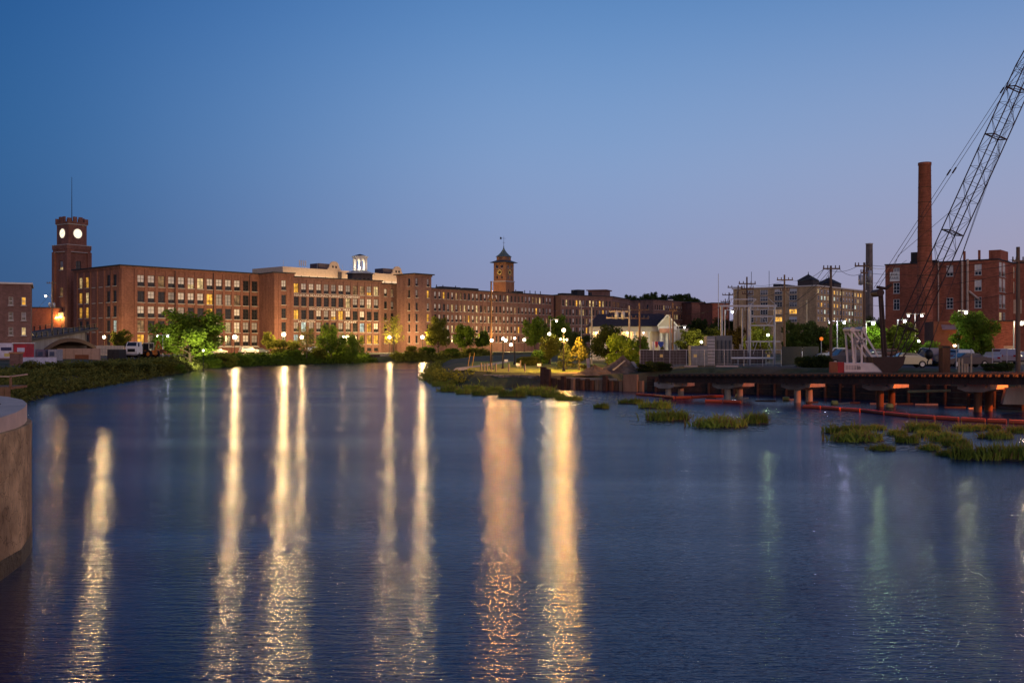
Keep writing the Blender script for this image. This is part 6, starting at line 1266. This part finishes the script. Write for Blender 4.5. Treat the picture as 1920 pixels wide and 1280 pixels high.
# ================================================================ VEGETATION
def leaf_mat(name, c, tr=.45, var=.35):
    if name in MATS: return MATS[name]
    m = bpy.data.materials.new(name); m.use_nodes = True; n = m.node_tree.nodes; l = m.node_tree.links; n.remove(n['Principled BSDF'])
    t = n.new('ShaderNodeTexCoord'); nz = n.new('ShaderNodeTexNoise'); nz.inputs['Scale'].default_value = .9; nz.inputs['Detail'].default_value = 4; l.new(t.outputs['Object'], nz.inputs['Vector'])
    oi = n.new('ShaderNodeObjectInfo'); ad = n.new('ShaderNodeMath'); ad.operation = 'MULTIPLY_ADD'; ad.inputs[1].default_value = .35; ad.inputs[2].default_value = -.17; l.new(oi.outputs['Random'], ad.inputs[0])
    a2 = n.new('ShaderNodeMath'); a2.operation = 'ADD'; l.new(nz.outputs['Fac'], a2.inputs[0]); l.new(ad.outputs[0], a2.inputs[1])
    rp = n.new('ShaderNodeValToRGB'); l.new(a2.outputs[0], rp.inputs[0]); rp.color_ramp.elements[0].position = .3; rp.color_ramp.elements[1].position = .72
    rp.color_ramp.elements[0].color = (c[0] * (1 - var), c[1] * (1 - var), c[2] * (1 - var), 1); rp.color_ramp.elements[1].color = (c[0] * (1 + var * 1.4), c[1] * (1 + var), c[2] * (1 + var * .6), 1)
    d = n.new('ShaderNodeBsdfDiffuse'); tl = n.new('ShaderNodeBsdfTranslucent'); mx = n.new('ShaderNodeMixShader'); mx.inputs[0].default_value = tr
    l.new(rp.outputs[0], d.inputs[0]); l.new(rp.outputs[0], tl.inputs[0]); l.new(d.outputs[0], mx.inputs[1]); l.new(tl.outputs[0], mx.inputs[2]); l.new(mx.outputs[0], n['Material Output'].inputs[0])
    MATS[name] = m; return m
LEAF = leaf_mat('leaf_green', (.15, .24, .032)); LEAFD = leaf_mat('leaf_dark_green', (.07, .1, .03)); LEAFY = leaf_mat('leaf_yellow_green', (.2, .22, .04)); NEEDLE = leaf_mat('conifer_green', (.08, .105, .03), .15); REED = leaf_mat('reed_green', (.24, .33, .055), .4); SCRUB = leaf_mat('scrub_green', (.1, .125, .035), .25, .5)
BARK = mat('bark', (.1, .075, .05), .95, var=.4, scale=4, bump=.6, bscale=10)

def leafquad(q, p, s, R_):
    n = Vector((R_.gauss(0, 1), R_.gauss(0, 1), R_.gauss(0, 1) + .5)).normalized(); a = n.orthogonal().normalized(); b_ = n.cross(a); r_ = R_.uniform(0, 2 * PI); a, b_ = a * math.cos(r_) + b_ * math.sin(r_), b_ * math.cos(r_) - a * math.sin(r_)
    a *= s; b_ *= s * .55; i = len(q.v); q.v += [tuple(p - a), tuple(p + b_), tuple(p + a), tuple(p - b_)]; q.f.append((i, i + 1, i + 2, i + 3)); q.m.append(0); q.s.append(False)
# prototypes are built 1 m high and 1 m wide; scaled per tree
def tree_proto(seed, kind, nleaf, leaf):
    R_ = random.Random(seed); tr = MB(); cr = MB(); tips = []
    if kind in ('round', 'oval', 'sparse', 'weep'):
        hb = {'round': .1, 'oval': .18, 'sparse': .2, 'weep': .15}[kind]
        tr.tube((0, 0, -.03), (0.01, 0, hb), .03, .023, 8); top = Vector((.01, 0, hb)); tr.tube(top, (0.0, .01, .72), .022, .008, 6)
        nl = {'round': 13, 'oval': 11, 'sparse': 12, 'weep': 11}[kind]
        for k in range(nl):
            a_ = k * 2.4 + R_.uniform(-.3, .3); f = k / (nl - 1); zb = hb + (.68 - hb) * f * .8; zt = min(.97, zb + R_.uniform(.12, .26) + .1 * f)
            rr = {'round': .42, 'oval': .36, 'sparse': .36, 'weep': .38}[kind] * math.sqrt(max(.1, 1 - ((zt - .55) / .5) ** 2)) * R_.uniform(.65, 1.0)
            b0 = Vector((0, 0, zb)); e = Vector((rr * math.cos(a_), rr * math.sin(a_), zt)); mid = b0.lerp(e, .5) + Vector((0, 0, .04)); tr.tube(b0, mid, .012, .008, 5, False); tr.tube(mid, e, .008, .003, 5, False)
            tips.append((e, R_.uniform(.1, .17))); tips.append((mid, R_.uniform(.09, .14)))
            for j in range(4):
                e2 = mid.lerp(e, R_.uniform(.2, 1)) + Vector((R_.uniform(-.13, .13), R_.uniform(-.13, .13), R_.uniform(-.05, .12))); tr.tube(mid.lerp(e, .4), e2, .004, .002, 4, False); tips.append((e2, R_.uniform(.06, .12)))
        tips.append((Vector((0, 0, .86)), .13)); tips.append((Vector((.05, .03, .7)), .16))
        tot = sum(r_ ** 2 for _, r_ in tips)
        for c, r_ in tips:
            for _ in range(int(nleaf * r_ ** 2 / tot)):
                v = Vector((R_.gauss(0, 1), R_.gauss(0, 1), R_.gauss(0, .8))).normalized() * r_ * R_.random() ** .4
                if kind == 'weep': v.z -= abs(R_.gauss(0, .05))
                p = c + v
                if p.z > .08: leafquad(cr, p, leaf * R_.uniform(.6, 1.3), R_)
    elif kind == 'cone':
        tr.tube((0, 0, -.03), (0, 0, .95), .025, .004, 6)
        for k in range(90):
            f = R_.random() ** .8; z = .06 + .92 * f; rr = .5 * (1 - f) ** .85 + .015; a_ = R_.uniform(0, 2 * PI); e = Vector((rr * math.cos(a_), rr * math.sin(a_), z - .07 * (1 - f))); b0 = Vector((0, 0, z)); tr.tube(b0, e, .004, .001, 4, False)
            for _ in range(int(nleaf / 90)):
                g = R_.random() ** .6; p = b0.lerp(e, g) + Vector((R_.gauss(0, .03), R_.gauss(0, .03), R_.gauss(0, .018))); leafquad(cr, p, leaf * R_.uniform(.6, 1.2), R_)
    else:                                            # bush / shrub
        for k in range(14):
            a_ = R_.uniform(0, 2 * PI); rr = R_.uniform(.1, .38); z = R_.uniform(.25, .78); tr.tube((0, 0, -.03), (rr * math.cos(a_), rr * math.sin(a_), z), .012, .003, 4, False); tips.append((Vector((rr * math.cos(a_), rr * math.sin(a_), z)), R_.uniform(.12, .22)))
        for k in range(6): a_ = k * PI / 3; tips.append((Vector((.28 * math.cos(a_), .28 * math.sin(a_), .2)), .2))
        tot = sum(r_ ** 2 for _, r_ in tips)
        for c, r_ in tips:
            for _ in range(int(nleaf * r_ ** 2 / tot)):
                v = Vector((R_.gauss(0, 1), R_.gauss(0, 1), R_.gauss(0, 1))).normalized() * r_ * R_.random() ** .4; p = c + v
                if p.z > 0: leafquad(cr, p, leaf * R_.uniform(.6, 1.3), R_)
    return tr, cr
_TP = {}
SPEC = {'round': (11000, .024), 'oval': (5200, .03), 'sparse': (1500, .02), 'weep': (6500, .022), 'cone': (4200, .03), 'bush': (3000, .042)}
def tree(label, px, d, h, w_, kind='oval', leaf=None, var=0, name='tree', group=None, zb=None, cat='tree', rz=None):
    leaf = leaf or LEAF; key = (kind, var, leaf.name)
    if (kind, var) not in _TP: _TP[(kind, var)] = tree_proto(31 + 7 * var + len(kind), kind, *SPEC[kind])
    if key not in _TP: tr, cr = _TP[(kind, var)]; _TP[key] = (tr.mesh('trunk', BARK), cr.mesh('crown', leaf))
    tm, cm = _TP[key]; p = W(px, d); g = gz(p.x, p.y) if zb is None else zb
    t = thing(name, label, cat, (p.x, p.y, g), RND.uniform(0, 6) if rz is None else rz, group)
    for nm, me in (('trunk', tm), ('crown', cm)): ob(nm, me, t, scale=(w_, w_, h))
    return t
GB = 'trees along the mill bank'
tree('big round leafy tree before the left mill block', 357, 184, 10.2, 14.2, 'round', LEAF)
tree('small tree under the lamp by the bridge end', 226, 225, 5.6, 6.0, 'oval', LEAFY, 1, group=GB)
tree('upright young tree left of the brightest mill lamp', 503, 246, 5.5, 4.0, 'oval', LEAFY, 0, group=GB)
tree('spreading bushy tree right below the brightest mill lamp', 536, 244, 5.0, 8.5, 'bush', LEAFY, 0, group=GB)
tree('bare twiggy tree between two lamps before the lettered front', 575, 240, 9.6, 6.0, 'sparse', LEAFY, 0, group=GB)
tree('willowy green tree before the lettered mill front', 621, 250, 9.4, 9.0, 'weep', LEAF, 0, group=GB)
tree('narrower willowy tree right of the first one', 661, 251, 8.7, 7.0, 'weep', LEAF, 1, group=GB)
tree('bare twiggy tree before the recessed brick link', 738, 288, 11.4, 7.5, 'sparse', LEAFY, 1, group=GB)
tree('yellow-lit tree right of the stair tower lamp', 822, 289, 11.0, 9.0, 'oval', LEAFY, 0, group=GB)
tree('airy green tree behind the river bend', 872, 305, 8.7, 9.0, 'oval', LEAF, 1, group=GB)
tree('slim tree left of the tall wooden park pole', 904, 307, 6.5, 6.0, 'oval', LEAF, 0, group=GB)
tree('tall dim tree before the mill, behind the lit bush', 1003, 318, 11.0, 10.0, 'oval', LEAF, 1, group=GB)
tree('dim broad tree behind the tall black park lamp', 1046, 322, 11.5, 11.0, 'oval', LEAF, 0, group=GB)
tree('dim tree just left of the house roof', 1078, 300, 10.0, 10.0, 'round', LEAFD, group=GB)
tree('brightest lit bush-tree in the park', 1032, 136.5, 4.1, 3.7, 'oval', LEAFY, 1, zb=1.75)
tree('darker tree behind the left evergreen of the park', 1014, 141, 2.6, 3.0, 'bush', LEAF, 0, zb=1.7)
tree('left of the two lit park evergreens, dimmer and half hidden', 1062, 117, 3.0, 2.9, 'cone', NEEDLE, 0, 'evergreen')
tree('right of the two lit park evergreens, brightest yellow', 1086, 114.5, 3.75, 3.7, 'cone', leaf_mat('lit_spruce', (.13, .13, .03), .15), 1, 'evergreen')  # lamp light on this spruce is put into its yellower leaf colour
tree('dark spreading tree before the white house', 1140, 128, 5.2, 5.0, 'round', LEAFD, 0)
tree('dense rounded shrub-tree right of the dark house tree', 1174, 112.5, 4.6, 5.2, 'bush', LEAF, 0)
tree('slim cone evergreen right of the brown crossarm pole', 1208, 126, 3.4, 2.6, 'cone', NEEDLE, 0, 'evergreen')
tree('small cone evergreen beside the banner', 1242, 122, 2.2, 1.7, 'cone', NEEDLE, 1, 'evergreen')
tree('bright yellow-green tree right of the white house', 1298, 145, 4.4, 5.6, 'oval', LEAFY, 0)
tree('lit tree second right of the house, behind the cabinets', 1335, 150, 4.8, 5.5, 'round', LEAFY)
tree('dim tree behind the two yellow-lit ones', 1318, 190, 7.0, 8.5, 'oval', LEAFD, 0)
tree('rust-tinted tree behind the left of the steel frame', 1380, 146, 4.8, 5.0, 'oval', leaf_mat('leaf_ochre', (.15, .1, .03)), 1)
tree('green tree behind the right of the steel frame', 1425, 138, 5.0, 5.4, 'oval', LEAFY, 0)
tree('dark tree right of the steel frame', 1486, 142, 5.6, 3.6, 'oval', LEAFD, 1)
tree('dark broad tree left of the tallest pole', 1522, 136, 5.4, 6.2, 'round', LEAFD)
tree('tree lit green beside the tallest pole', 1574, 133, 5.2, 5.0, 'oval', LEAF, 0)
tree('dark twiggy tree behind the crane gantry', 1600, 130, 6.0, 4.4, 'sparse', LEAFD, 0)
tree('vivid green tree beside the green-white lamp', 1640, 128, 4.8, 4.2, 'oval', LEAF, 1)
tree('yellow-green tree behind the crane boom foot', 1688, 118, 4.8, 5.0, 'oval', LEAFY, 1)
tree('brilliant green bush before the factory', 1725, 110, 3.2, 4.6, 'bush', LEAF, 0)
tree('small bush left of the steel pile', 1756, 106, 1.8, 1.8, 'bush', LEAFY, 0)
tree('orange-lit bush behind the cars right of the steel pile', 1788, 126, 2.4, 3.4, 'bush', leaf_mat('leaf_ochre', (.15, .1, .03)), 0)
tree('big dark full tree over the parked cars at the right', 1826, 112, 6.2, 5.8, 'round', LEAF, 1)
# low scrub by the trestle
for k, (px, d, h, w_) in enumerate(((1225, 100.5, 1.2, 2.4), (1208, 101, 1.0, 1.8), (1248, 100, .9, 1.6), (1520, 98, 1.3, 2.4), (1540, 97, 1.5, 2.2), (1505, 101, 1.2, 1.8), (1862, 84, .8, 2.0), (1885, 84, .9, 1.6))):
    tree('low scrubby bush, %s from the left along the trestle bank' % ORD[k], px, d, h, w_, 'bush', LEAFD, 0, 'scrub_bush', 'scrub bushes on the trestle bank', cat='bush')
# clipped hedge
def hedge():
    a, b_ = W(966, 133), W(1017, 133); t = thing('clipped_hedge', 'clipped rounded hedge behind the park lawn', 'hedge', ((a.x + b_.x) / 2, 133, base_z(a.x, 133)), 0); R_ = random.Random(2); q = MB(); hw = (b_.x - a.x) / 2
    for _ in range(5200):
        x = R_.uniform(-1, 1); a_ = R_.uniform(0, PI); env = (1 - abs(x) ** 6); rr = R_.uniform(.8, 1.02); leafquad(q, Vector((x * hw, .75 * math.cos(a_) * rr, max(.02, 1.15 * math.sin(a_) ** .6 * env * rr))), .075, R_)
    q.part('foliage', LEAFY, t); q = MB(); q.xprism([(-hw * .93, 0), (hw * .93, 0), (hw * .9, .95), (-hw * .9, .95)], -.55, .55); q.part('core', LEAFD, t)
hedge()

# bank undergrowth: what nobody could count
def undergrowth(name, label, line, width, n, hmin, hmax, leaf, seed, size=.16, back=0.0):
    R_ = random.Random(seed); q = MB(); segs = [(Vector(a), Vector(b_)) for a, b_ in zip(line[:-1], line[1:])]; ls = [(b_ - a).length for a, b_ in segs]; T = sum(ls)
    hs = {}
    clumps = []
    for _ in range(n // 45):
        r_ = R_.uniform(0, T)
        for (a, b_), l_ in zip(segs, ls):
            if r_ <= l_: break
            r_ -= l_
        u = (b_ - a).normalized(); nn = Vector((-u.y, u.x)); p = a + u * r_ + nn * (R_.uniform(0, width) + back)
        z = gz(p.x, p.y)
        if z < -.25: continue
        h = R_.uniform(hmin, hmax); rr = R_.uniform(.5, 1.1); k = int(45 * (1 if p.y < 200 else 1.0)); 
        for _ in range(k):
            v = Vector((R_.gauss(0, rr * .55), R_.gauss(0, rr * .55), 0)); zz = abs(R_.gauss(0, .5)) * h; leafquad(q, Vector((p.x + v.x, p.y + v.y, z + min(h, zz))), size * R_.uniform(.6, 1.4) * (1 + p.y / 400), R_)
    o = q.part(name, leaf); o['kind'] = 'stuff'; o['label'] = label; o['category'] = 'undergrowth'; return o
undergrowth('bank_undergrowth', 'dense dark undergrowth covering the left river bank', [(-36, 66), (-42, 88), (-48.8, 124), (-51.5, 143), (-60.5, 195)], 9.5, 80000, .4, 1.0, SCRUB, 1, .13, -2.6)
undergrowth('bank_undergrowth', 'tangled green undergrowth along the mill bank waterline', [(-60.5, 195), (-56, 227), (-47, 245), (-37.2, 267)], 8, 42000, .4, 1.5, LEAF, 2, .18, -2.6)
undergrowth('bank_undergrowth', 'green undergrowth below the stair tower lamp', [(-31, 270), (-23, 276), (-14, 290), (-6, 298)], 6, 18000, .4, 1.6, LEAFY, 3, .18, -2)
undergrowth('shore_grass', 'tall yellow-green grass along the park shore', [(-4, 108.5), (-7.5, 112), (-10.2, 128), (-12.6, 160), (-11, 195), (-6, 225)][::-1], 4.0, 34000, .4, 1.1, LEAFY, 4, .12, -3.2)
for k, (px, d, h, w_) in enumerate(((425, 205, 3.2, 5), (455, 214, 2.6, 5), (550, 238, 2.8, 5), (592, 246, 3.2, 6), (640, 252, 3.4, 6), (672, 258, 3.0, 5), (775, 276, 3.6, 5), (800, 281, 3.2, 5), (848, 288, 3.0, 5), (305, 152, 2.2, 4), (400, 198, 2.4, 4), (330, 160, 1.8, 4))):
    tree('leafy riverside bush, %s of the row along the mill bank' % ORD[k], px, d, h, w_, 'bush', LEAF if k % 3 else LEAFY, 0, 'riverside_bush', 'bushes along the mill bank', cat='bush')
for k, (px, d) in enumerate(((60, 96), (105, 103), (150, 110), (190, 117), (225, 124), (265, 134), (295, 146))):
    tree('dark bank shrub, %s from the left below the yard' % ORD[k], px, d + 4, RND.uniform(1.2, 1.9), RND.uniform(2.2, 3.6), 'bush', SCRUB, 0, 'bank_shrub', 'shrubs on the left bank', cat='bush')

# reeds and lily pads
def reed_proto(seed, n, hgt=.75):
    R_ = random.Random(seed); q = MB(); tufts = []
    for _ in range(13):
        a_ = R_.uniform(0, 2 * PI); r_ = math.sqrt(R_.random()) * .42; tufts.append((r_ * math.cos(a_), r_ * math.sin(a_), R_.uniform(.55, 1.1), R_.uniform(.05, .12)))
    for k in range(n):
        tx, ty, th, tr = R_.choice(tufts); b0 = Vector((tx + R_.gauss(0, tr), ty + R_.gauss(0, tr), -.05)); a_ = R_.uniform(0, 2 * PI); h = hgt * th * R_.uniform(.5, 1.1) * (1.35 if R_.random() < .08 else 1); ln = Vector((R_.gauss(0, .11), R_.gauss(0, .11), 0)); w_ = Vector((math.cos(a_), math.sin(a_), 0)) * R_.uniform(.006, .016)
        m_ = b0 + Vector((ln.x * .4, ln.y * .4, h * .6)); tp = b0 + Vector((ln.x, ln.y, h * R_.uniform(.75, 1))); i = len(q.v); q.v += [tuple(b0 - w_), tuple(b0 + w_), tuple(m_ + w_), tuple(m_ - w_), tuple(tp)]; q.f += [(i, i + 1, i + 2, i + 3), (i + 3, i + 2, i + 4)]; mi = 1 if R_.random() < .12 else 0; q.m += [mi, mi]; q.s += [False, False]
    return q.mesh('blades', [REED, leaf_mat('dead_reed', (.22, .16, .07), .2)])
RP_ = [reed_proto(s, 620, 1.05) for s in (1, 2, 3, 4, 5)]
RM = MB(); RM.lathe([(.001, -.1), (.5, -.1), (.46, .05), (.2, .12), (.01, .14)], 12); RM_ = RM.mesh('root_mat', mat('reed_mud', (.03, .03, .015), .95))
def reeds(label, px0, px1, yb, ht, group=None):
    d = CAMZ * F / (yb - HZ); a, b_ = W(px0, d), W(px1, d); w_ = b_.x - a.x; h = ht * d / F; dep = max(.9, min(2.6, w_ * .55)); t = thing('reed_clump', label, 'reeds', ((a.x + b_.x) / 2, d + dep / 2, 0), 0, group)
    ob('blades', RND.choice(RP_), t, (0, 0, 0), 0, (w_ * 1.08, dep * 1.1, h * .92)); ob('root_mat', RM_, t, (0, 0, 0), 0, (w_ * .98, dep, .5))
GR = 'reed clumps in the shallows'
for px0, px1, yb, ht, lab in ((1113, 1141, 766, 14, 'small lone reed clump left of the others before the sheet piling'), (1045, 1090, 751, 13, 'low reed clump off the end of the reed bed'), (1160, 1205, 757, 13, 'low reed clump touching the left end of the first boom'), (1198, 1257, 766, 19, 'reed clump behind the big one below the first pier'), (1209, 1296, 789, 26, 'full bright reed clump below the first pier'),
                              (1308, 1417, 802, 28, 'longest bright reed clump below the second pier'), (1393, 1444, 794, 27, 'reed clump joined to the right of the longest one'), (1547, 1631, 814, 23, 'back left reed clump below the fourth pier'), (1571, 1674, 829, 28, 'front left reed clump below the fourth pier'), (1699, 1773, 809, 22, 'reed clump against the long boom'),
                              (1689, 1727, 831, 24, 'small dark reed clump among lily pads'), (1754, 1817, 829, 27, 'reed clump left of the right-hand mass'), (1778, 1824, 837, 22, 'small reed clump in front of the right-hand mass'), (1803, 1897, 863, 42, 'largest reed clump at the lower right'), (1878, 1940, 864, 42, 'reed clump cut by the right edge'), (1838, 1905, 823, 20, 'dim reed clump behind the largest one'), (1788, 1850, 808, 16, 'dim reed clump just below the long boom')):
    reeds(lab, px0, px1, yb, ht, GR)
for k, (px0, px1, yb, ht) in enumerate(((1625, 1672, 806, 13), (1668, 1706, 817, 15), (1722, 1764, 820, 15), (1640, 1690, 845, 14), (1735, 1775, 845, 16), (1768, 1812, 856, 16), (1840, 1885, 806, 13), (1890, 1945, 812, 16))):
    reeds('low straggling reed patch, %s from the left among the right-hand clumps' % ORD[k], px0, px1, yb, ht, 'straggling reed patches')
bed = [(798, 838, 716, 12), (812, 850, 724, 14), (824, 868, 734, 16), (856, 882, 738, 15), (870, 905, 733, 17), (886, 912, 741, 14), (905, 945, 738, 18), (938, 985, 744, 20), (958, 1002, 737, 17), (985, 1030, 741, 19), (1012, 1058, 745, 16), (1000, 1045, 735, 14), (842, 900, 724, 18), (800, 830, 708, 12), (880, 940, 726, 16)]
for k, (a_, b_, yb, ht) in enumerate(bed): reeds('reed clump in the dense bed at the park point, %s of the bed' % ORD[k], a_, b_, yb, ht, 'reed clumps of the park-point bed')
def pads():
    R_ = random.Random(6); q = MB()
    for (px0, px1, y0, y1, n) in ((1290, 1320, 770, 786, 60), (1440, 1600, 772, 796, 320), (1640, 1800, 812, 846, 420), (1000, 1160, 742, 760, 260), (1160, 1310, 770, 782, 140), (1540, 1660, 815, 838, 120), (1180, 1260, 788, 797, 60), (1300, 1440, 800, 808, 90)):
        for _ in range(n):
            y = R_.uniform(y0, y1); d = CAMZ * F / (y - HZ); p = W(R_.uniform(px0, px1), d); r_ = R_.uniform(.07, .2); k = 7; a0 = R_.uniform(0, 6); q.face([(p.x + r_ * math.cos(a0 + 6.0 * i / k), p.y + r_ * math.sin(a0 + 6.0 * i / k), .012 + R_.uniform(0, .006)) for i in range(k)])
    o = stuff(q.part('lily_pads', mat('lily_pad', (.11, .12, .05), .35, var=.4, scale=3, spec=.6))); o['label'] = 'floating lily pads scattered around the reed clumps'; o['category'] = 'water plants'
pads()

# wooded hill far behind the mill
def hill():
    q = MB(); n = 28; vs_ = []; 
    for j in range(9):
        for i in range(n + 1): x = -150 + 300 * i / n; y = -60 + 120 * j / 8; h = 34 * math.exp(-((x + 10) / 70) ** 2) * math.exp(-(y / 42) ** 2); vs_.append((x, y, h))
    q.raw(vs_, [(j * (n + 1) + i, j * (n + 1) + i + 1, (j + 1) * (n + 1) + i + 1, (j + 1) * (n + 1) + i) for j in range(8) for i in range(n)], 0, True); c = W(1262, 720); struct(q.part('wooded_hill', ground_mat(), None, (c.x, c.y, 2.0)))
    R_ = random.Random(12)
    prof = [(1178, 553), (1192, 553), (1204, 556), (1216, 549), (1226, 548), (1236, 556), (1245, 552), (1256, 553), (1266, 552), (1276, 550), (1288, 551), (1298, 556), (1308, 560), (1316, 564), (1185, 558), (1210, 557), (1230, 557), (1252, 559), (1270, 557), (1292, 559)]
    for k, (px, yt) in enumerate(prof):
        d = 690 + (k % 3) * 12; h = 10 + R_.uniform(0, 3); zb = Z(yt, d) - h; tree('dark tree on the hilltop, %s of the group behind the far mill' % ORD[k], px, d, h, R_.uniform(8, 11), 'round' if k % 2 else 'oval', LEAFD, k % 2, 'hill_tree', 'trees on the far hill', zb=zb)
    for k, (px, y0, y1, w_) in enumerate(((1211, 560, 569, 6), (1257, 557, 568, 10), (1294, 565, 572, 6))):
        p = W(px, 676); t = thing('hill_house', ['small white house at the left of the far hill', 'pale house with windows in the middle of the far hill', 'small white house at the right of the far hill'][k], 'house', (p.x, p.y, Z(y1 + 6, 676)), 0); hw = w_ * 676 / F / 2; h = (y1 + 6 - y0) * 676 / F
        q = MB(); q.box(-hw, hw, 0, 5, 0, h * .75); q.part('wall', WHITE, t); q = MB(); q.raw([(-hw - .3, -.3, h * .75), (hw + .3, -.3, h * .75), (hw + .3, 5.3, h * .75), (-hw - .3, 5.3, h * .75), (-hw * .6, 2.5, h), (hw * .6, 2.5, h)], [(0, 1, 5, 4), (1, 2, 5), (2, 3, 4, 5), (3, 0, 4)]); q.part('roof', ROOFD, t); 
        for x in (-.5, .5): q = MB(); q.box(x * hw - .4, x * hw + .4, -.05, -.001, h * .3, h * .55); q.part('window', GLASS, t)
hill()
for k, px in enumerate((1640, 1652, 1346, 1362, 1374)): tree(['distant tree right of the small chimney', 'distant tree left edge of the brick factory', 'distant tree by the radio mast', 'distant tree behind the receding poles', 'distant tree at the tan building corner'][k], px, 260 + k * 8, 8 + k % 2 * 2, 9, 'round' if k % 2 else 'oval', LEAFD, 0)
